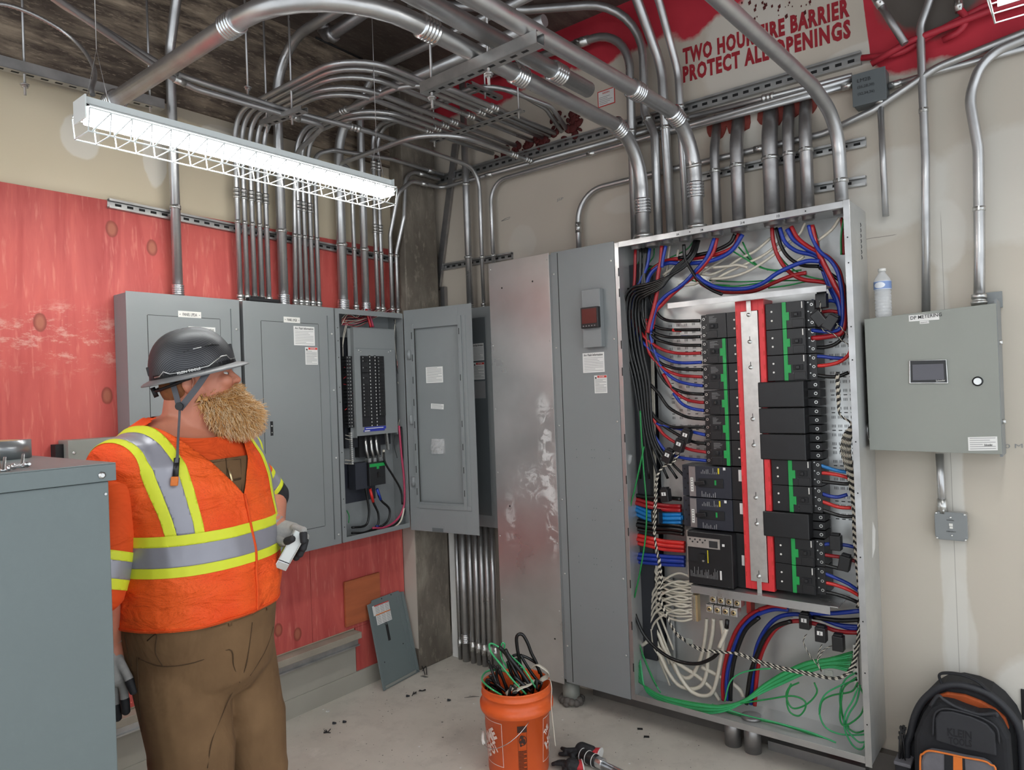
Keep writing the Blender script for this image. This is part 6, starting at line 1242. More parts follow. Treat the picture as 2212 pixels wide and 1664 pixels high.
for c, r, L, d in SCR: tag(MB().tube(smooth_path([jx(*p) for p in L], 5), r, 8).build('cable_scrap', 'wire_' + c), d, 'cable scrap')
random.seed(44)
for k in range(12):
    a_, r_, a2 = random.random() * 6.28, .09 * random.random() ** .5, random.random() * 6.28; p0 = BC + V((math.cos(a_) * r_, math.sin(a_) * r_, .18)); p1 = BC + V((math.cos(a2) * .12, math.sin(a2) * .12, .36 + .07 * random.random())); pm = (p0 + p1) / 2 + V((.03 * (random.random() - .5), .03 * (random.random() - .5), .03))
    tag(MB().tube(smooth_path([p0, pm, p1, p1 + V((.03 * (random.random() - .5), .03 * (random.random() - .5), -.04 * (k % 2)))], 5), .0055, 7).build('cable_scrap', 'wire_black'), 'short black cable scrap packed inside the orange bucket', 'cable scrap', 'short black scraps packed in the bucket')
def strap(L, w_, label, m_='wire_white'):
    P = smooth_path([jx(*p) for p in L], 6); return tag(MB().tube(P, w_, 8, flat=.2).build('strap_scrap', m_), label, 'strap')
strap([(710, 460, .0), (760, 420, .02), (830, 450, .03), (900, 510, .02), (880, 560, .0), (820, 600, .0), (800, 660, .0)], .012, 'beige strap loop at the right side of the bucket')
strap([(400, 770, .07), (480, 690, .06), (560, 640, .04), (640, 640, .03)], .016, 'creased beige strap lying at the bucket front')
strap([(480, 760, .09), (560, 700, .08), (660, 660, .06), (740, 600, .03)], .014, 'second beige strap under the black scraps')
strap([(490, 520, -.01), (540, 470, -.01), (620, 440, -.02), (680, 480, -.02), (690, 540, -.02)], .008, 'narrow beige strap curl in the middle of the bucket')
q0 = jx(870, 590, -.02); m = MB(); m.tube(smooth_path([jx(870, 590, .0), jx(920, 600, .02), jx(940, 700, .05), jx(935, 900, .06), jx(960, 1150, .08), jx(985, 1380, .1)], 6), .0022, 6); tag(m.build('string', 'wire_white'), 'thin pale string hanging from the bucket rim to the floor', 'string')

# ================================================================ remeshed organic shapes
def blobmesh(parts, voxel, smooth_it=6, fac=.5):
    "one continuous surface grown from overlapping closed shapes (a function fills the collector)"
    me = parts.mesh('blob', []) if not isinstance(parts, bpy.types.Mesh) else parts
    o = bpy.data.objects.new('blob', me); COL.objects.link(o)
    r = o.modifiers.new('r', 'REMESH'); r.mode = 'VOXEL'; r.voxel_size = voxel; r.use_smooth_shade = True
    if smooth_it: sm = o.modifiers.new('s', 'SMOOTH'); sm.iterations = smooth_it; sm.factor = fac
    dg = bpy.context.evaluated_depsgraph_get(); dg.update(); out = bpy.data.meshes.new_from_object(o.evaluated_get(dg)); bpy.data.objects.remove(o)
    return out
def capsule(mb, a, b, ra, rb, n=12):
    a, b = V(a), V(b); d = (b - a); L = d.length; d = d.normalized() if L > 1e-6 else V((0, 0, 1)); prof = []
    for k in range(5): t_ = k / 4 * math.pi / 2; prof.append((-ra * math.cos(t_), max(ra * math.sin(t_), 1e-4)))
    for k in range(1, 5): t_ = k / 4 * math.pi / 2; prof.append((L + rb * math.sin(t_), max(rb * math.cos(t_), 1e-4)))
    mb.lathe(a, d, prof, n); return mb
def shade(me, m, name, parent=None, label=None):
    me.materials.clear(); [me.materials.append(MT[x]) for x in (m if isinstance(m, (list, tuple)) else [m])]; me.polygons.foreach_set('use_smooth', [True] * len(me.polygons)); o = link_mesh(me, name, parent)
    if label: o['label'] = label
    return o
mat('glove_black', '26272a', .7, 0, .3, 60, bump=.3, bs=300); mat('glove_red', 'c4333a', .7, 0, .15, 20, bump=.3, bs=300); mat('glove_dark_grey', '3c403e', .75, 0, .2, 40)
def wx(x, y, z=.02): return fz(1160 + x / 9.217, 1560 + y / 9.217, z)
def work_glove(label, palm, wrist, cuff, fingers, rp=.034):
    t = thing('work_glove', label, 'glove', (wrist[0], wrist[1], 0)); m = MB(); capsule(m, palm, wrist, rp, rp * .9)
    for a, b, c in fingers: capsule(m, a, b, .011, .0105); capsule(m, b, c, .0105, .009)
    shade(blobmesh(m, .003, 3), 'glove_black', 'palm', t)
    m = MB(); P = [V(wrist), V(wrist).lerp(V(cuff), .5), V(cuff)]; m.tube(P, [rp * .85, rp * .95, rp * 1.1], 16, flat=.6, cap=True); m.build('cuff', 'glove_red', t)
    m = MB(); n = 16; d = (P[2] - P[1]).normalized(); m.tube([P[2] - d * .001, P[2] + d * .004], rp * 1.13, 16, flat=.6); m.build('cuff_edge', 'white_label', t)
work_glove('black work glove with red cuff lying behind the tool', wx(900, 560, .035), wx(1060, 600, .035), wx(1250, 640, .035), [(wx(860, 540, .03), wx(760, 560, .03), wx(700, 640, .02)), (wx(800, 600, .025), wx(650, 600, .03), wx(700, 720, .02)), (wx(780, 560, .04), wx(580, 560, .035), wx(500, 530, .02)), (wx(780, 620, .02), wx(560, 640, .02), wx(460, 640, .015)), (wx(820, 620, .03), wx(700, 660, .03), wx(760, 740, .015))])
work_glove('black work glove with red cuff in front of the tool, cut by the picture bottom', wx(680, 860, .028), wx(760, 880, .028), wx(900, 860, .03), [(wx(620, 830, .02), wx(450, 800, .02), wx(320, 840, .015)), (wx(640, 860, .03), wx(500, 830, .03), wx(360, 830, .025)), (wx(640, 900, .015), wx(540, 930, .015), wx(560, 1000, .012)), (wx(700, 920, .02), wx(640, 1000, .015), wx(660, 1060, .012)), (wx(660, 840, .03), wx(560, 800, .03), wx(480, 790, .02))], rp=.03)
t = thing('power_tool', 'black-handled tool with a chrome collar and steel shaft on the floor', 'tool', wx(1100, 760, 0))
a, b = wx(880, 640, .032), wx(1200, 790, .032); d = (b - a).normalized(); MB().tube([a, b], [.027, .026], 20).build('grip', 'black_plastic', t, bevel=.003)
MB().tube([b, b + d * .035], .024, 20).build('chrome_collar', 'galv_bright', t, bevel=.002)
sd = d.cross(V((0, 0, 1))).normalized(); e_ = b + d * .035
m = MB()
for o_, r in ((.009, .009), (-.009, .009)): m.tube([e_ + sd * o_, e_ + sd * o_ + d * .22], r, 12)
m.tube([e_ + V((0, 0, .01)), e_ + V((0, 0, .01)) + d * .2], .006, 8); m.build('steel_shaft', 'galv_bright', t)
m = MB(); 
for k in (.1, .45, .85): c = a.lerp(b, k); m.lathe(c - d * .0015, d, [(0, .0275), (0, .029), (.003, .029), (.003, .0275)], 20, cap=False)
m.build('white_rings', 'white_label', t)

# ================================================================ leaning cover, debris
a0_, a1_, t0_, t1_ = V((.161, -.661, .002)), V((.124, -.353, .002)), V((.03, -.646, .477)), V((.03, -.37, .476))
a0_ = V((.16, -.655, .002)); a1_ = V((.13, -.355, .002)); ud = V((-.12, 0, .478)); t0_ = a0_ + ud; t1_ = a1_ + ud + V((-.0, 0, 0)); xd = (a1_ - a0_).normalized(); zd = ud.normalized(); nd = xd.cross(zd); Wc, Hc = (a1_ - a0_).length, ud.length
if nd.x < 0: nd = -nd
t = thing('cover_plate', 'loose grey panel cover with stickers leaning on the red plywood', 'panel cover', (a0_ + a1_) / 2)
def cp_(u, v, o=0): return a0_ + xd * u + zd * v + nd * o
m = MB(); m.plate([cp_(0, 0), cp_(Wc, 0), cp_(Wc, Hc - .02), cp_(Wc - .03, Hc - .015), cp_(Wc - .035, Hc - .005), cp_(.04, Hc - .005), cp_(.035, Hc - .018), cp_(0, Hc - .02)], nd, .002)
m.plate([cp_(.0, 0, .002), cp_(.018, 0, .002), cp_(.018, Hc - .02, .002), cp_(0, Hc - .02, .002)], nd, .006); m.plate([cp_(Wc - .02, .02, .002), cp_(Wc, 0, .002), cp_(Wc, Hc - .02, .002), cp_(Wc - .02, Hc - .02, .002)], nd, .008); m.plate([cp_(Wc - .055, .03, .002), cp_(Wc - .045, .03, .002), cp_(Wc - .045, Hc - .03, .002), cp_(Wc - .055, Hc - .03, .002)], nd, .003)
m.build('sheet', 'grey_transformer', t, bevel=.0008)
m = MB(); m.plate([cp_(.018, .006, .0021), cp_(Wc - .03, .006, .0021), cp_(Wc - .02, .02, .0021), cp_(.018, .02, .0021)], nd, .004); m.build('bottom_edge', 'grey_box', t)
m = MB(); m.plate([cp_(.11, .24, .0022), cp_(.13, .24, .0022), cp_(.13, .33, .0022), cp_(.11, .33, .0022)], nd, .0005); [m.cyl(cp_(u, v, .0022), cp_(u, v, .0028), .004, 8) for u, v in ((.05, .14), (.22, .19), (.12, Hc - .015), (.2, Hc - .013))]; m.build('window_slot', 'slot_dark', t)
st = MB(); st.plate([cp_(.035, .40, .0022), cp_(.17, .40, .0022), cp_(.17, .455, .0022), cp_(.035, .455, .0022)], nd, .0006); st.plate([cp_(.05, .345, .0022), cp_(.17, .345, .0022), cp_(.17, .399, .0022), cp_(.05, .399, .0022)], nd, .0006); st = st.build('safety_sticker', 'white_label', t)
m = MB(); m.mi = 0; m.plate([cp_(.05, .449, .003), cp_(.17, .449, .003), cp_(.17, .455, .003), cp_(.05, .455, .003)], nd, .0003); m.mi = 1; m.plate([cp_(.05, .398, .003), cp_(.17, .398, .003), cp_(.17, .404, .003), cp_(.05, .404, .003)], nd, .0003); m.mi = 2
for c in range(3):
    for r in range(12): v = .35 + r * .0085; m.plate([cp_(.055 + .039 * c, v, .003), cp_(.088 + .039 * c, v, .003), cp_(.088 + .039 * c, v + .003, .003), cp_(.055 + .039 * c, v + .003, .003)], nd, .0002)
m.build('sticker_print', ['label_red', 'label_orange', 'ink_grey'], st)
m = MB(); 
for u0, u1, v0, v1 in ((.105, .128, .322 + .0, .326), (.105, .128, .331, .335)): m.plate([cp_(u0, v0 + .01, .0024), cp_(u1, v0 + .01, .0024), cp_(u1, v1 + .01, .0024), cp_(u0, v1 + .01, .0024)], nd, .0004)
m.build('logo_mark', 'ink', t)
def fp(px, py, z=.0): return fz(px, py, z)
mat('blue_rag', '2f4f96', .8)
for (px, py, r), lab in (((816, 1470, .022), 'blue crumpled scrap behind the leaning cover'), ((941, 1430, .02), 'blue crumpled scrap at the foot of the column')):
    m = MB(); random.seed(px); c = fp(px, py)
    for k in range(6): m.ell(c + V(((random.random() - .5) * r, (random.random() - .5) * r, .006 + .01 * random.random())), V((r * .5, 0, 0)), V((0, r * .35, 0)), V((0, 0, .008)), 7, 4)
    tag(m.build('plastic_scrap', 'blue_rag'), lab, 'scrap')
m = MB(); [m.tube(smooth_path([fp(905 + 8 * k, 1447 + 3 * k, .004), fp(912 + 8 * k, 1440, .02), fp(918 + 4 * k, 1458, .004)], 4), .0025, 5) for k in range(2)]; tag(m.build('wire_scrap', 'black_matte'), 'small black wire ends at the corner of the leaning cover', 'scrap')
m = MB(); q = fp(908, 1462); m.plate([q + V((0, 0, .001)), q + V((.04, 0, .001)), q + V((.05, .015, .001)), q + V((.01, .02, .001))], (0, 0, 1), .002); tag(m.build('metal_scrap', 'galv'), 'grey metal chip beside the leaning cover', 'scrap')
random.seed(12)
BITS = [(604, 1606, 'curl', 'small black wire curl nearest the man'), (708, 1584, 'star', 'black wire star on the floor left of centre'), (721, 1566, 'nut', 'dark wire nut, left of the near pair'), (743, 1563, 'nut', 'dark wire nut, right of the near pair'), (880, 1507, 'nut', 'grey wire nut beside red wire bits'), (892, 1501, 'star', 'black and red wire bits at the floor centre'), (912, 1494, 'star', 'small dark wire bit behind the red ones'),
        (969, 1516, 'nut', 'small dark pebble-like bit right of centre'), (696, 1534, 'chip', 'pale plastic strip chip on the floor'), (708, 1537, 'ring', 'pale flat washer on the floor'), (1021, 1521, 'chip', 'white square chip left of the bucket'), (1003, 1508, 'leaf', 'long thin dark scrap left of the bucket'), (954, 1594, 'chip', 'dark flat crumb at the floor centre'), (990, 1628, 'chip', 'white chip near the picture bottom'), (903, 1614, 'chip', 'pale crumb near the picture bottom'), (992, 1660, 'chip', 'white crumb at the very bottom'), (1377, 1577, 'black', 'black rectangular offcut, upper of the pair'), (1391, 1594, 'black', 'black rectangular offcut, lower of the pair'), (1213, 1556, 'chip', 'tiny white crumb right of the bucket'), (953, 1561, 'chip', 'dark crumb right of centre'), (1357, 1651, 'chip', 'white crumb beside the tool shaft')]
for px, py, k, lab in BITS:
    q = fp(px, py, .0006); m = MB(); mm = 'white_label'; s_ = .008
    if k == 'nut': m.lathe(q + V((-.008, 0, .0065)), (1, .6, 0), [(0, .0065), (.012, .005), (.018, .0035)], 10); mm = 'dark_inside'
    elif k == 'star':
        for j in range(6): an = random.random() * 6.28; m.tube([q + V((0, 0, .003)), q + V((math.cos(an) * .02, math.sin(an) * .02, .002 + .012 * random.random()))], .0022, 5)
        mm = 'black_matte'
    elif k == 'curl': m.tube([q + V((math.cos(a * .7) * .012, math.sin(a * .7) * .012, .004 + .001 * a)) for a in range(12)], .0022, 5); mm = 'black_matte'
    elif k == 'ring': m.lathe(q, (0, 0, 1), [(0, .004), (0, .011), (.001, .011), (.001, .004)], 14, cap=False)
    elif k == 'leaf': m.plate([q, q + V((.03, .03, 0)), q + V((.06, .055, 0)), q + V((.025, .04, 0))], (0, 0, 1), .002); mm = 'column_dark'
    elif k == 'black': m.plate([q, q + V((.022, .012, 0)), q + V((.015, .024, 0)), q + V((-.007, .012, 0))], (0, 0, 1), .003); mm = 'black_matte'
    else: m.plate([q, q + V((s_, .002, 0)), q + V((s_ * .9, s_, 0)), q + V((0, s_ * .8, 0))], (0, 0, 1), .0015); mm = 'white_label' if 'dark' not in lab else 'column_dark'
    tag(m.build('floor_scrap', mm), lab, 'scrap')
m = MB()
for k in range(170):
    q = fp(620 + 900 * random.random(), 1440 + 224 * random.random(), .0005); 
    if q.y > -.02 or q.x < .03: continue
    s_ = .0015 + .003 * random.random(); m.plate([q, q + V((s_, 0, 0)), q + V((s_, s_, 0)), q + V((0, s_, 0))], (0, 0, 1), .001)
tag(m.build('floor_crumbs', 'column_dark'), 'fine dark crumbs of dust and drillings scattered over the concrete floor', 'crumbs', kind='stuff')

# ================================================================ transformer box in the left foreground
t = thing('transformer', 'big grey steel box with a flanged lid in the left foreground', 'transformer', (1.22, -2.95, 0))
XT, YT, ZT = 1.5, -2.55, 1.517
MB().box(.96, -3.35, 0, XT - .008, YT - .014, ZT - .042).build('body', 'grey_transformer', t, bevel=.002)
m = MB(); m.box(.945, -3.36, ZT - .003, XT, YT, ZT); m.box(XT - .003, -3.36, ZT - .041, XT, YT, ZT - .003); m.box(.945, YT - .003, ZT - .041, XT - .003, YT, ZT - .003); m.build('lid', 'grey_transformer', t, bevel=.0012)
q = fx(220, 1027, XT); m = MB(); m.lathe((XT, q.y, q.z), (1, 0, 0), [(0, .0085), (.002, .0085), (.0021, .0055), (.005, .005)], 6); m.build('lid_screw', 'zinc', t)
m = MB(); q = fx(232, 1067, XT - .008); m.lathe((XT - .008, q.y - .004, q.z), (1, 0, 0), [(0, .003), (.002, .003)], 8); m.build('side_screw', 'zinc', t)
q = V((1.01, -2.637, ZT + .0005)); tp = thing('tape_roll', 'roll of silver duct tape lying on the big grey box', 'tape', q)
mat('duct_silver', '8e9092', .28, .5, .15, 6); mat('card_tan', 'b99a72', .8)
MB().lathe(q, (0, 0, 1), [(0, .040), (0, .066), (.048, .066), (.048, .040), (0, .040)], 40, cap=False).build('tape_body', 'duct_silver', tp, bevel=0)
MB().lathe(q, (0, 0, 1), [(.0, .036), (.0, .0395), (.0485, .0395), (.0485, .036), (0, .036)], 32, cap=False).build('core', 'card_tan', tp)
q = fz(2, 1012, ZT); q2 = V((q.x, q.y, ZT + .0005)); tp = thing('tape_roll', 'brown-cored roll at the very left edge in front of the silver tape', 'tape', q2 + V((.0, -.035, 0))); c = q2 + V((0, -.035, 0))
MB().lathe(c, (0, 0, 1), [(0, .02), (0, .033), (.05, .033), (.05, .02), (0, .02)], 28, cap=False).build('tape_body', 'card_tan', tp)
for i, (px, py) in enumerate([(8, 1012), (30, 1008), (48, 1004)]):
    q = fz(px, py, ZT + .0068); m = MB(); d = V((.3 + .5 * i, .9 - .5 * i, .12)).normalized(); up = V((.05, .1, 1)).normalized()
    m.lathe(q, up, [(-.0065, .0065), (-.002, .0065), (-.0018, .0032), (.024, .003)], 8) if i != 1 else m.lathe(q, d, [(-.003, .0065), (.002, .0065), (.0022, .0032), (.024, .003)], 8)
    tag(m.build('loose_bolt', 'galv_bright'), f'loose bolt on the big grey box, {["leftmost","middle","rightmost"][i]} of the three', 'bolt')
    if i != 1: m = MB(); m.lathe(q + V((.012, .006, 0)), d, [(-.003, .006), (.002, .006), (.0022, .003), (.02, .003)], 8); tag(m.build('loose_screw', 'galv_bright'), f'short screw lying beside the {["leftmost","middle","rightmost"][i]} loose bolt', 'screw')

# ================================================================ the man
mat('skin', 'c9836a', .5, 0, .12, 25, Subsurface_Weight=.08); mat('skin_dark', '7a3f30', .6)
s = NT('vest_orange'); vo = s.n('ShaderNodeTexVoronoi', i_Vector=s.pos(), i_Scale=230.0).outputs[0]; c = s.mix(s.mr(s.noise(5, 3), .4, .6), lin('f04d0c'), lin('f9601a')); c = s.mix(s.mr(vo, .3, .12, 0, .5), c, lin('a02c08')); s.set(Base_Color=c, Roughness=.7); s.bump(s.noise(8, 5, (1, 1, 2.4), dist=.6), .9, .03)
mat('hi_vis_yellow', 'e2ea38', .6, 0, .08, 10, bump=.12, bs=25); mat('reflective_grey', '9c9ca6', .35, .25, .12, 8, bump=.15, bs=25)
mat('duck_seam', '4c3823', .9); mat('beard_a', 'e8b878', .6); mat('beard_b', 'fde4bc', .6); mat('beard_c', 'd29e62', .6); mat('hair_red', '8f5a34', .8, 0, .3, 40, bump=.4, bs=200)
s = NT('hat_shell'); wv = s.n('ShaderNodeTexWave', wave_type='RINGS', rings_direction='SPHERICAL', i_0=s.n('ShaderNodeVectorMath', operation='SUBTRACT', i_0=s.pos(), i_1=(1.17, -2.22, 1.70)).outputs[0], i_1=55, i_2=1.5)
s.set(Base_Color=s.mix(wv.outputs[1], lin('26272a'), lin('55565a')), Roughness=.5, Metallic=.5); mat('strap_grey', '55565c', .7, 0, .1, 60)
mat('glove_knit', 'a3a29f', .85, 0, .12, 80, bump=.3, bs=500)
def folds(name, col, c2, sc, stretch, st=.8, dist=.03):
    s = NT(name); s.set(Base_Color=s.mix(s.mr(s.noise(7, 4), .3, .7), lin(c2), lin(col)), Roughness=.85); s.bump(s.noise(sc, 4, stretch, dist=.8), st, dist)
folds('tee_orange', 'f0581a', 'd84a10', 7, (1, 1, 1.6)); folds('duck_brown', '7d6041', '6a4f33', 4, (1, 1, .8), .45, .04)
def hp(px, py, t): return CAM + ray(px, py) * t
B0 = hp(408, 868, 2.22); B0.z = 0
fD = V((.951, .307, 0)); lD = V((-.307, .951, 0)); Zv = V((0, 0, 1))
def LP(a, b, z): return B0 + lD * a + fD * b + V((0, 0, z))
def ringloft(mb, rings, n=30, p=2.3):
    vs = []
    for z, A, Bq, bo, ao in rings:
        for k in range(n):
            th = 2 * math.pi * k / n; c, s_ = math.cos(th), math.sin(th); vs.append(LP(ao + A * abs(s_) ** (2 / p) * (1 if s_ > 0 else -1), bo + Bq * abs(c) ** (2 / p) * (1 if c > 0 else -1), z))
    fs = [(i * n + k, i * n + (k + 1) % n, (i + 1) * n + (k + 1) % n, (i + 1) * n + k) for i in range(len(rings) - 1) for k in range(n)]
    fs += [tuple(reversed(range(n))), tuple(range((len(rings) - 1) * n, len(rings) * n))]
    return mb.add(vs, fs, True)
TR = [(.80, .20, .18, .02, 0), (.90, .218, .20, .02, 0), (1.0, .232, .205, .012, 0), (1.10, .238, .213, .014, 0), (1.20, .238, .210, .012, 0), (1.30, .242, .2, .004, 0), (1.40, .25, .185, -.008, 0), (1.47, .258, .165, -.02, 0), (1.53, .225, .13, -.03, 0), (1.575, .16, .10, -.03, 0), (1.61, .095, .085, -.02, 0)]
def torso(mb, grow=0, z0=.8, z1=1.7):
    return ringloft(mb, [(z, A + grow, Bq + grow, bo, ao) for z, A, Bq, bo, ao in TR if z0 - 1e-6 <= z <= z1])
SR, ER, WR = LP(-.212, -.03, 1.455), LP(-.305, -.03, 1.19), hp(236, 1392, 2.02)
SL, EL, WL = LP(.212, -.02, 1.455), LP(.335, .03, 1.29), hp(594, 1132, 2.30)
HC = hp(426, 815, 2.215); Fh = (V((.456, .89, 0)) + V((.89, -.456, 0)) * -.05).normalized(); Sh = V((Fh.y, -Fh.x, 0)); Uh = V((0, 0, 1))
def HP(f, s_, u): return HC + Fh * f + Sh * s_ + Uh * u
m = MB(); torso(m, -.012)
for s_ in (-1, 1): capsule(m, LP(.115 * s_, .03, .86), LP(.125 * s_, .07, .50), .115, .07, 16); capsule(m, LP(.125 * s_, .07, .50), LP(.125 * s_, .03, .10), .065, .045, 14); capsule(m, LP(.125 * s_, .03, .06), LP(.13 * s_, .17, .045), .045, .035, 12)
for S_, E2_, W_ in ((SR, ER, WR), (SL, EL, WL)): capsule(m, S_, E2_, .068, .052, 16); capsule(m, E2_, W_, .05, .034, 16)
capsule(m, WR, hp(250, 1450, 2.02), .034, .03); capsule(m, WL, hp(618, 1148, 2.30), .03, .028)
capsule(m, LP(0, -.02, 1.52), HP(-.025, 0, -.05), .078, .072, 18)
m.ell(HP(-.005, 0, .03), Fh * .10, Sh * .077, Uh * .105, 20, 12); m.ell(HP(.038, 0, -.04), Fh * .068, Sh * .062, Uh * .085, 18, 10)
m.ell(HP(.082, 0, .028), Fh * .02, Sh * .05, Uh * .016, 12, 6)                         # brow
capsule(m, HP(.094, 0, .016), HP(.116, 0, -.010), .009, .014, 12); m.ell(HP(.106, .012, -.014), Fh * .012, Sh * .009, Uh * .008, 10, 6); m.ell(HP(.106, -.012, -.014), Fh * .012, Sh * .009, Uh * .008, 10, 6)
m.ell(HP(.072, .038, -.015), Fh * .03, Sh * .026, Uh * .024, 12, 8); m.ell(HP(.072, -.038, -.015), Fh * .03, Sh * .026, Uh * .024, 12, 8)   # cheeks
m.ell(HP(.092, 0, -.05), Fh * .014, Sh * .026, Uh * .010, 10, 6)
for s_ in (1, -1):
    m.ell(HP(-.028, .080 * s_, -.022), Fh * .018, Sh * .009, Uh * .032, 12, 8)
    m.ell(HP(-.034, .086 * s_, -.020), Fh * .016, Sh * .008, Uh * .026, 12, 8)
man = shade(blobmesh(m, .0055, 3), 'skin', 'person', None); tag(man, 'bearded man in orange safety vest, brown overalls and black full-brim hard hat, looking right', 'person')
for s_ in (1, -1):
    e = MB().ell(HP(.076, .036 * s_, .008), Fh * .012, Sh * .012, Uh * .008, 12, 8).build('eye', 'white_plastic', man); MB().ell(HP(.0848, .037 * s_, .008), Fh * .004, Sh * .005, Uh * .005, 10, 6).build('iris', 'ink', e)
    m = MB(); m.tube(smooth_path([HP(-.045, .089 * s_, -.005), HP(-.030, .092 * s_, .006), HP(-.016, .090 * s_, -.01), HP(-.02, .088 * s_, -.035)], 4), .003, 6); m.build('ear_rim', 'skin', man)
# trousers with bib
m = MB(); ringloft(m, [(.76, .15, .14, .03, 0), (.82, .205, .185, .025, 0), (.90, .225, .198, .016, 0), (1.0, .236, .209, .014, 0), (1.06, .24, .214, .014, 0)])
def limb(mb, pts): 
    for i in range(len(pts) - 1): capsule(mb, pts[i][0], pts[i + 1][0], pts[i][1], pts[i + 1][1], 20)
limb(m, [(LP(-.095, .03, .86), .138), (LP(-.10, .07, .62), .122), (LP(-.11, .085, .45), .108), (LP(-.125, .05, .12), .098)]); limb(m, [(LP(.105, .035, .86), .135), (LP(.13, .075, .62), .118), (LP(.14, .085, .45), .106), (LP(.145, .05, .12), .098)])
m.box; tr = shade(blobmesh(m, .008, 5), 'duck_brown', 'overalls', man)
for s_ in (-1, 1):
    m = MB(); capsule(m, LP(.135 * s_, -.02, .05), LP(.14 * s_, .20, .045), .052, .042, 16); m.box; shade(blobmesh(m, .006, 3), 'duck_seam', 'boot', man)
# shirt
m = MB(); torso(m, .0, 1.0)
capsule(m, SR, ER.lerp(SR, -.12), .076, .084, 20); capsule(m, SL, EL.lerp(SL, .12), .078, .072, 20)
me = blobmesh(m, .008, 5); bm = bmesh.new(); bm.from_mesh(me); CN = (Zv + fD * .42).normalized(); CO = LP(0, 0, 1.578)
bmesh.ops.bisect_plane(bm, geom=bm.verts[:] + bm.edges[:] + bm.faces[:], dist=1e-5, plane_co=CO, plane_no=CN, clear_outer=True); bm.to_mesh(me); bm.free()
def cut(bm, co, no): bmesh.ops.bisect_plane(bm, geom=bm.verts[:] + bm.edges[:] + bm.faces[:], dist=1e-5, plane_co=co, plane_no=no)
def loc(p): d = p - B0; return d.dot(lD), d.dot(fD), d.z
def zones(me, planes, classify, table, parent, push=.0025):
    "cuts the cloth along planes and links each colour zone as its own piece"
    bm = bmesh.new(); bm.from_mesh(me)
    for co, no in planes: cut(bm, co, no)
    bm.normal_update(); Z = {}
    for f in bm.faces: Z.setdefault(classify(f.calc_center_median(), f.normal), []).append(f.index)
    out = {}
    for key, (name, m_, off) in table.items():
        idx = set(Z.get(key, ())); 
        if not idx: continue
        b2 = bm.copy(); b2.faces.ensure_lookup_table(); bmesh.ops.delete(b2, geom=[f for f in b2.faces if f.index not in idx], context='FACES'); b2.normal_update()
        if off: 
            for v in b2.verts: v.co += v.normal * off
            ret = bmesh.ops.solidify(b2, geom=b2.faces[:], thickness=.0012)
        m2 = bpy.data.meshes.new(name); b2.to_mesh(m2); b2.free(); out[key] = shade(m2, m_, name, parent)
    bm.free(); return out
def armd(p, S_, E3): d = (E3 - S_); return (p - S_).dot(d.normalized()), d.length
dR, dL_ = (ER - SR).normalized(), (EL - SL).normalized(); LR = (ER - SR).length; LL = (EL - SL).length
RB = [LR * .78, LR * .87, LR * 1.04, LR * 1.14]; LBn = [LL * .52, LL * .60, LL * .76, LL * .84]
planes = [(SR + dR * k, dR) for k in RB] + [(SL + dL_ * k, dL_) for k in LBn]
def cls(p, n):
    a, b, z = loc(p)
    for S_, d, Bn, side in ((SR, dR, RB, -1), (SL, dL_, LBn, 1)):
        q = p - S_; s_ = q.dot(d); r = (q - d * s_).length
        if a * side > .2 and r < .11 and s_ > Bn[0]:
            if s_ < Bn[1]: return 'y1' if side < 0 else 'y3'
            if s_ < Bn[2]: return 'g1' if side < 0 else 'g2'
            if s_ < Bn[3]: return 'y2' if side < 0 else 'y4'
    if a > .2 and (p - SL).dot(dL_) > LBn[3] and ((p - SL) - dL_ * (p - SL).dot(dL_)).length < .11: return 'c'
    return 'o'
sh = zones(me, planes, cls, {'o': ('t_shirt', 'tee_orange', 0)}, man)['o']
zones(me, planes, cls, {'y1': ('sleeve_band', 'hi_vis_yellow', .002), 'y2': ('sleeve_band', 'hi_vis_yellow', .002), 'y3': ('sleeve_band', 'hi_vis_yellow', .002), 'y4': ('sleeve_band', 'hi_vis_yellow', .002), 'g1': ('reflective_sleeve_band', 'reflective_grey', .002), 'g2': ('reflective_sleeve_band', 'reflective_grey', .002), 'c': ('black_cuff', 'glove_black', .001)}, sh)
# bib under the vest
m = MB(); torso(m, .009, .9); mb = blobmesh(m, .01, 4)
def cb(p, n): a, b, z = loc(p); return 'b' if (b > 0 and abs(a - .0) < .14 and z < 1.475 and z > 1.0) else 'x'
bib = zones(mb, [(LP(0, 0, 1.475), Zv), (LP(.14, 0, 0), lD), (LP(-.14, 0, 0), lD)], cb, {'b': ('bib', 'duck_brown', .0005)}, tr)['b']
# vest
m = MB(); torso(m, .017, .9)
for s_ in (-1, 1): m.ell(LP(.20 * s_, -.03, 1.475), lD * .105, fD * .115, Zv * .085, 18, 12)
mv = blobmesh(m, .0075, 6)
bm = bmesh.new(); bm.from_mesh(mv)
random.seed(3)
for v in bm.verts:                                    # soft folds
    a, b, z = loc(v.co); v.co += v.normal * (.0035 * math.sin(z * 38 + a * 14 + 2 * math.sin(a * 9)) * (.4 + .6 * max(0, 1.3 - z)) + .003 * math.sin(a * 46 + z * 9) * (1 if z < 1.15 else .2) )
HEM = 1.012; cut(bm, LP(0, 0, HEM), Zv)
for s_ in (-1, 1): cut(bm, LP(0, 0, 1.365), (lD * s_ * 1.0 - Zv * .72).normalized())
kill = []
for f in bm.faces:
    a, b, z = loc(f.calc_center_median())
    if z < HEM or (b > -.01 and z > 1.365 and abs(a) < (z - 1.365) * .72) or (z > 1.50 and (a / .118) ** 2 + ((b + .02) / .12) ** 2 < 1): kill.append(f)
bmesh.ops.delete(bm, geom=kill, context='FACES'); bm.to_mesh(mv); bm.free()
WB = [1.165, 1.193, 1.250, 1.280]
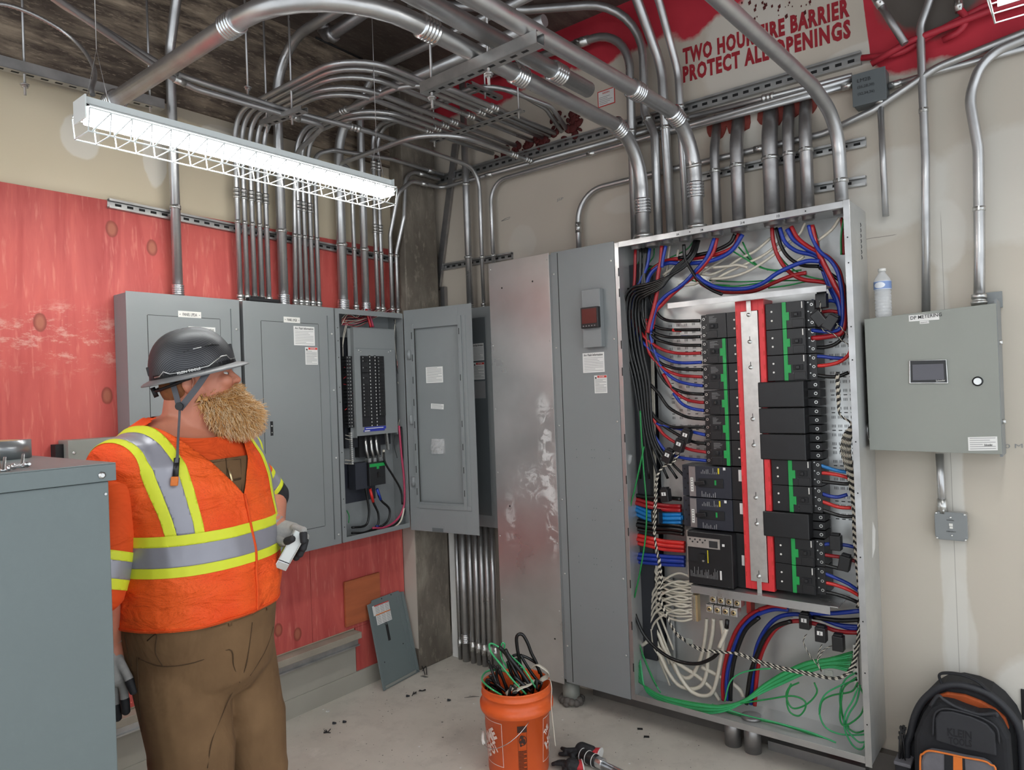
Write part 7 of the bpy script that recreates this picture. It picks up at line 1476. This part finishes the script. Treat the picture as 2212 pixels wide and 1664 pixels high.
SB = [(.226, .266), (.207, .243), (.172, .186), (.150, .158)]        # strap edges: |a| at z 1.28 and at z 1.58
planes = [(LP(0, 0, z), (Zv + fD * .0)) for z in WB]
for s_ in (-1, 1):
    for a0, a1 in SB: planes.append((LP(s_ * a0, 0, 1.28), (lD * s_ - Zv * ((a1 - a0) / .30)).normalized()))
def cv(p, n):
    a, b, z = loc(p)
    if WB[0] < z < WB[3]: return 'wg' if WB[1] < z < WB[2] else ('w1' if z < WB[1] else 'w2')
    if z > WB[3] and (b > -.16):
        q = [a0 + (a1 - a0) / .30 * (z - 1.28) for a0, a1 in SB]; aa = abs(a); sd = 'R' if a < 0 else 'L'
        if q[1] < aa < q[0]: return 'y' + sd
        if q[2] < aa < q[1]: return 'g' + sd
        if q[3] < aa < q[2]: return 'z' + sd
    return 'o'
vest = zones(mv, [], cv, {}, man); vest = shade(mv, 'vest_orange', 'safety_vest', man); so = vest.modifiers.new('thick', 'SOLIDIFY'); so.thickness = .0015; so.offset = -1
mw = vest.data.copy(); mw.transform(Matrix.Translation(wloc(vest)))
T = {'w1': ('waist_band', 'hi_vis_yellow', .0022), 'w2': ('waist_band', 'hi_vis_yellow', .0022), 'wg': ('reflective_waist_band', 'reflective_grey', .0026)}
for sd in 'RL': T['y' + sd] = ('strap_band', 'hi_vis_yellow', .0022); T['z' + sd] = ('strap_band', 'hi_vis_yellow', .0022); T['g' + sd] = ('reflective_strap_band', 'reflective_grey', .0026)
zones(mw, planes, cv, T, vest)
# projecting small details onto the clothes along sight lines
bv = BVHTree.FromPolygons([v.co.copy() for v in mw.vertices], [tuple(p.vertices) for p in mw.polygons])
mt_ = me; bs_ = BVHTree.FromPolygons([v.co.copy() for v in mb.vertices], [tuple(p.vertices) for p in mb.polygons])
trm = tr.data; to = wloc(tr); bt = BVHTree.FromPolygons([v.co + to for v in trm.vertices], [tuple(p.vertices) for p in trm.polygons])
def on(bvh, px, py, off=.004):
    d = ray(px, py).normalized(); h = bvh.ray_cast(CAM, d)[0]; return (h if h is not None else hp(px, py, 2.0)) - d * off
m = MB(); zl = [LP(0, 0, z) for z in ()]
zp = []
for k in range(30):
    z = HEM + .005 + (1.36 - HEM) * k / 29; o_ = LP(0, .6, z); h = bv.ray_cast(o_, -fD)[0]
    if h is not None: zp.append(h + fD * .003)
m.tube(zp, .0045, 6, flat=.6); m.build('zipper', 'tee_orange', vest)
m = MB(); m.tube([LP(*loc(p)) for p in []] or zp[:2], .001, 4)
ring = []
for k in range(60):
    an = 2 * math.pi * k / 60; d = (lD * math.sin(an) + fD * math.cos(an)); h = bv.ray_cast(LP(0, .04, HEM + .006) + d * .8, -d)[0]
    if h is not None: ring.append(h + d * .001)
MB().tube(ring + ring[:1], .003, 5).build('hem_piping', 'tee_orange', vest)
# seams and pocket of the overalls
SE = [[(300, 1422), (305, 1425), (350, 1440), (420, 1432), (495, 1404), (505, 1440), (518, 1475)], [(318, 1385), (338, 1372), (336, 1410), (352, 1440)], [(545, 1345), (538, 1400), (528, 1450), (500, 1500), (480, 1545), (458, 1600), (448, 1660)], [(590, 1355), (578, 1395), (560, 1430), (540, 1460)], [(296, 1420), (300, 1500), (306, 1580)], [(270, 1372), (275, 1400), (285, 1440)]]
for L in SE: m = MB(); P = smooth_path([on(bt, a, b, .0008) for a, b in L], 5); m.tube(P, .0016, 5); m.build('seam', 'duck_seam', tr)
m = MB(); P = [on(bs_, *q, .003) for q in ((452, 1000), (520, 992), (522, 1060), (505, 1064))]; m.tube(P[:3], .0015, 5); m.tube([on(bs_, 488, 990), on(bs_, 492, 1040)], .0013, 5); m.tube([on(bs_, 492, 1040), on(bs_, 520, 1034)], .003, 5); m.build('bib_seam', 'duck_seam', bib)
m = MB(); m.tube([on(bs_, 494, 1012, .008), on(bs_, 501, 1040, .008)], .004, 8); m.build('pen', 'brass', bib)
# gloves: right hand hanging, left hand closed on the bracket
def glove(parent, palm, fingers, name='work_glove'):
    m = MB()
    for a, b, r0, r1 in palm: capsule(m, a, b, r0, r1, 14)
    for f in fingers:
        for i in range(len(f) - 1): capsule(m, f[i], f[i + 1], .0135 - .001 * i, .0125 - .001 * i, 10)
    g = shade(blobmesh(m, .003, 3), 'glove_knit', name, parent)
    for f in fingers: m = MB(); a, b = f[-2], f[-1]; capsule(m, a.lerp(b, .35), b, .0128, .0122, 12); m.build('rubber_fingertip', 'glove_black', g)
    return g
tR = 2.02
rg = glove(man, [(hp(232, 1388, tR), hp(240, 1420, tR), .036, .036), (hp(238, 1420, tR), hp(248, 1458, tR), .036, .034), (hp(228, 1430, tR + .03), hp(236, 1465, tR + .03), .034, .030)],
      [[hp(256, 1425, tR - .01), hp(276, 1462, tR - .015), hp(288, 1492, tR - .02)], [hp(262, 1455, tR), hp(268, 1500, tR), hp(272, 1536, tR)], [hp(248, 1462, tR + .01), hp(251, 1510, tR + .01), hp(254, 1550, tR + .01)], [hp(234, 1464, tR + .02), hp(236, 1510, tR + .02), hp(240, 1546, tR + .02)], [hp(222, 1460, tR + .035), hp(222, 1500, tR + .035), hp(225, 1530, tR + .035)]])
m = MB(); d = (hp(240, 1420, tR) - hp(232, 1388, tR)).normalized(); m.tube([hp(228, 1375, tR), hp(233, 1394, tR)], [.038, .040], 16); m.build('knit_cuff', 'glove_knit', rg)
tL = 2.30; bx0, bx1 = hp(648, 1150, tL - .05), hp(613, 1212, tL - .06)
lg = glove(man, [(hp(592, 1136, tL), hp(608, 1146, tL), .032, .036), (hp(606, 1146, tL), hp(628, 1150, tL - .005), .036, .034), (hp(604, 1160, tL - .01), hp(622, 1166, tL - .01), .03, .028)],
      [[hp(600, 1165, tL - .035), hp(615, 1172, tL - .06), hp(630, 1165, tL - .075)], [hp(636, 1140, tL - .03), hp(655, 1146, tL - .045), hp(656, 1168, tL - .055)], [hp(640, 1148, tL - .01), hp(660, 1160, tL - .02), hp(655, 1184, tL - .035)], [hp(640, 1158, tL + .01), hp(657, 1175, tL), hp(648, 1197, tL - .015)], [hp(634, 1168, tL + .02), hp(650, 1188, tL + .015), hp(640, 1204, tL)]])
m = MB(); m.tube([hp(586, 1128, tL), hp(596, 1136, tL)], [.033, .036], 16); m.build('knit_cuff', 'glove_knit', lg)
t = thing('metal_bracket', 'short pale metal bracket held in the gloved left hand of the man', 'bracket', bx1)
ax = (bx1 - bx0).normalized(); wd_ = (V((.456, .89, 0)) + V((0, 0, .35))).normalized(); wd_ = (wd_ - ax * wd_.dot(ax)).normalized(); tk = ax.cross(wd_)
MB().obox((bx0 + bx1) / 2, ax * (bx1 - bx0).length / 2, wd_ * .019, tk * .004).build('plate', 'galv_bright' if 0 else 'fixture_white', t, bevel=.001)
m = MB()
for s_ in (-1, 1): m.obox((bx0 + bx1) / 2 + wd_ * .019 * s_, ax * (bx1 - bx0).length / 2, wd_ * .0015, tk * .007)
m.build('raised_edges', 'galv_bright', t)
m = MB(); m.obox(bx1 + ax * .014, ax * .012, wd_ * .0205, tk * .008); m.build('end_block', 'galv_bright', t, bevel=.0015)
# hair and beard
m = MB(); m.ell(HP(-.052, 0, -.025), Fh * .058, Sh * .078, Uh * .065, 16, 10); m.ell(HP(-.03, 0, .02), Fh * .078, Sh * .0805, Uh * .05, 16, 10); shade(blobmesh(m, .005, 3), 'hair_red', 'hair', man)
m = MB(); m.ell(HP(.050, 0, -.085), Fh * .062, Sh * .068, Uh * .052, 16, 10); m.ell(HP(.085, 0, -.105), Fh * .062, Sh * .058, Uh * .062, 16, 10); m.ell(HP(.125, 0, -.125), Fh * .045, Sh * .045, Uh * .045, 16, 10); m.ell(HP(.100, 0, -.045), Fh * .018, Sh * .034, Uh * .022, 12, 8); m.ell(HP(.015, 0, -.075), Fh * .045, Sh * .068, Uh * .03, 12, 8)
bmesh_ = blobmesh(m, .006, 3); bd_pts = [(p.center.copy(), p.normal.copy()) for p in bmesh_.polygons]
for v_ in bmesh_.vertices: v_.co -= v_.normal * (.006 + max(0, .05 - (v_.co - HC).dot(Fh)) * .25)
beard = shade(bmesh_, 'beard_c', 'beard', man)
random.seed(77); m = MB()
for k in range(7000):
    c, n = bd_pts[int(random.random() * len(bd_pts))]
    q = c - HC; f_, u_ = q.dot(Fh), q.dot(Uh)
    if n.dot(Fh) < -.5 and q.dot(Sh) < 0: continue
    if random.random() > (f_ + .02) / .09: continue
    L = .016 + .032 * max(0, min(1, (f_ + .02 - u_ * 1.2) / .3)) * (.6 + .6 * random.random()); d = (n * .8 + Fh * .35 - Uh * .75 + V((random.random() - .5, random.random() - .5, random.random() - .5)) * .7).normalized(); side = d.orthogonal().normalized(); ph = random.random() * 6
    m.mi = k % 3; m.tube([c - n * .002 + d * L * j / 5 + side * math.sin(j * 1.7 + ph) * .0022 * j / 3 for j in range(6)], [.0011, .001, .0009, .0008, .0006, .0003], 3, cap=False)
m.build('beard_strands', ['beard_a', 'beard_b', 'beard_c'], beard)
# hard hat
tl_ = math.radians(12.5); Fb = (Fh * math.cos(tl_) + Uh * math.sin(tl_)).normalized(); Ub = (Uh * math.cos(tl_) - Fh * math.sin(tl_)); Ub = (Ub + Sh * .06).normalized(); Sb = Fb.cross(Ub)
if Sb.dot(Sh) < 0: Sb = -Sb
Fb = Ub.cross(Sb); Fb = Fb if Fb.dot(Fh) > 0 else -Fb
HB_ = hp(421, 803, 2.215)
def HT(f, s_, u): return HB_ + Fb * f + Sb * s_ + Ub * u
m = MB(); n = 48; vs = []; rows = 14
for j in range(rows + 1):
    ph = math.pi / 2 * j / rows; r = math.cos(ph) ** .82; u = .128 * math.sin(ph) ** .95
    for k in range(n):
        th = 2 * math.pi * k / n; s_ = math.sin(th); rid = .008 * math.exp(-(s_ * .105 * r / .018) ** 4) * (.3 + .7 * math.sin(ph))
        vs.append(HT(.124 * r * math.cos(th) - .002, .106 * r * s_, u + rid))
m.add(vs, [(j * n + k, j * n + (k + 1) % n, (j + 1) * n + (k + 1) % n, (j + 1) * n + k) for j in range(rows) for k in range(n)], True)
hat = m.build('hard_hat', 'hat_shell', man); so = hat.modifiers.new('thick', 'SOLIDIFY'); so.thickness = .003; so.offset = -1
m = MB(); vs = []; R_ = [(0, .004, 1.0), (.010, .002, 1), (.03, -.004, 1), (.038, -.009, 1), (.0385, -.012, 1), (.03, -.008, 1), (.0, -.001, 1)]
for o_, u, _ in R_:
    for k in range(n): th = 2 * math.pi * k / n; vs.append(HT((.123 + o_ * (1.0 if math.cos(th) > 0 else .9)) * math.cos(th) , (.105 + o_ * .95) * math.sin(th), u))
m.add(vs, [(j * n + k, j * n + (k + 1) % n, (j + 1) * n + (k + 1) % n, (j + 1) * n + k) for j in range(len(R_) - 1) for k in range(n)], True); mat('hat_brim', '77787a', .5, .3, .12, 60); m.build('brim', 'hat_brim', hat)
def hs(th, u, o=.002):
    ph = math.asin(max(0, min(1, (u / .128) ** (1 / .95)))); r = math.cos(ph) ** .82; return HT((.124 * r + o) * math.cos(th) - .002, (.106 * r + o) * math.sin(th), u)
for th in (1.57,):
    m = MB(); P = [hs(th + a, .010 + b, .0025) for a, b in ((1.1, 0), (.9, 0), (.75, .012), (.6, .002), (.3, 0), (0, 0), (-.3, .001), (-.5, .012), (-.7, .02), (-.9, .02), (-1.0, .006), (-1.3, .005))]; m.tube(P, .0022, 6); m.build('side_trim', 'zinc', hat)
m = MB()
for k in range(24):
    a = 1.57 + 1.15 - 2.3 * k / 24; b = 1.57 + 1.15 - 2.3 * (k + 1) / 24; m.add([hs(a, .003, .003), hs(b, .003, .003), hs(b, .016, .003), hs(a, .016, .003)], [(0, 1, 2, 3), (3, 2, 1, 0)])
bnd = m.build('side_band', 'black_plastic', hat)
cu = bpy.data.curves.new('t', 'FONT'); cu.body = 'KLEIN TOOLS'; cu.resolution_u = 2; cu.offset = .02; tt = bpy.data.objects.new('t', cu); COL.objects.link(tt); dg = bpy.context.evaluated_depsgraph_get(); dg.update(); mx = bpy.data.meshes.new_from_object(tt.evaluated_get(dg)); bpy.data.objects.remove(tt)
xs = [v.co.x for v in mx.vertices]; ys = [v.co.y for v in mx.vertices]
for v in mx.vertices: v.co = hs(1.57 + .42 - .52 * (v.co.x - min(xs)) / (max(xs) - min(xs)), .0055 + .008 * (v.co.y - min(ys)) / (max(ys) - min(ys)), .0036)
mx.materials.clear(); mx.materials.append(MT['white_label']); link_mesh(mx, 'lettering', bnd)
m = MB(); m.tube([hs(1.2, .070, .001), hs(1.0, .072, .003), hs(.72, .066, .001)], [.003, .009, .003], 8, flat=.4); m.tube([hs(1.75, .066, .001), hs(1.6, .069, .001)], .003, 6, flat=.4); m.build('vent', 'slot_dark', hat)
m = MB(); m.tube([hs(1.5, .07, .001), hs(1.28, .0705, .002)], .0035, 6, flat=.4); m.build('vent_trim', 'white_label', hat)
m = MB(); m.obox(HT(.118, 0, .04), Fb * .006, Sb * .012, Ub * .022); m.obox(HT(-.125, 0, .03), Fb * .005, Sb * .012, Ub * .014); m.build('front_clip', 'black_plastic', hat, bevel=.002)
m = MB(); m.tube(smooth_path([HT(-.02, .098, -.012), HT(-.07, .080, -.022), HT(-.11, .035, -.03), HT(-.115, 0, -.032), HT(-.11, -.035, -.03), HT(-.07, -.08, -.022)], 4), .012, 8, flat=.4); m.cyl(HT(-.118, 0, -.034), HT(-.132, 0, -.036), .016, 14); m.build('suspension', 'black_matte', hat)
hd = HC.dot(fw) - CAM.dot(fw)
def sp_(px, py, o): return hp(px, py, hd - o)
def ribbon(mb, P, w_):
    P = [V(p) for p in P]; vs = []
    for i, p in enumerate(P):
        tg = (P[min(i + 1, len(P) - 1)] - P[max(i - 1, 0)]).normalized(); nn_ = -fw; sd = tg.cross(nn_).normalized() * (w_ if not isinstance(w_, list) else w_[i]); vs += [p - sd, p + sd, p + sd - nn_ * .0015, p - sd - nn_ * .0015]
    fs = [(4 * i + a, 4 * i + (a + 1) % 4, 4 * i + 4 + (a + 1) % 4, 4 * i + 4 + a) for i in range(len(P) - 1) for a in range(4)] + [(3, 2, 1, 0), tuple(4 * (len(P) - 1) + a for a in range(4))]
    return mb.add(vs, fs)
m = MB(); ribbon(m, smooth_path([sp_(448, 804, .10), sp_(426, 836, .106), sp_(404, 864, .110), sp_(388, 884, .112)], 5), .0095); ribbon(m, smooth_path([sp_(371, 822, .096), sp_(379, 850, .104), sp_(387, 880, .110)], 5), .0085)
dn = smooth_path([sp_(388, 884, .113), sp_(387, 905, .125), sp_(385, 935, .14).lerp(on(bv, 383, 985, .02), .35), on(bv, 383, 985, .018), on(bv, 381, 1000, .014)], 5); ribbon(m, dn, [.0035 + .003 * max(0, i / len(dn) - .4) for i in range(len(dn))]); cs = m.build('chin_strap', 'strap_grey', hat)
m = MB(); q = sp_(388, 878, .116); m.cyl(q, q - fw * .006, .0115, 16); m.build('strap_button', 'black_plastic', cs)
m = MB(); m.tube([on(bv, 382, 990, .012), on(bv, 379, 1030, .012)], .008, 10, flat=.5); m.build('strap_end', 'black_plastic', cs)
m = MB(); a, b = on(bv, 378, 1030, .016), on(bv, 376, 1050, .016); c = (a + b) / 2; m.obox(c, (b - a) / 2, RT * .010, fw * .004); m.build('orange_buckle', 'piping_orange', cs, bevel=.002)
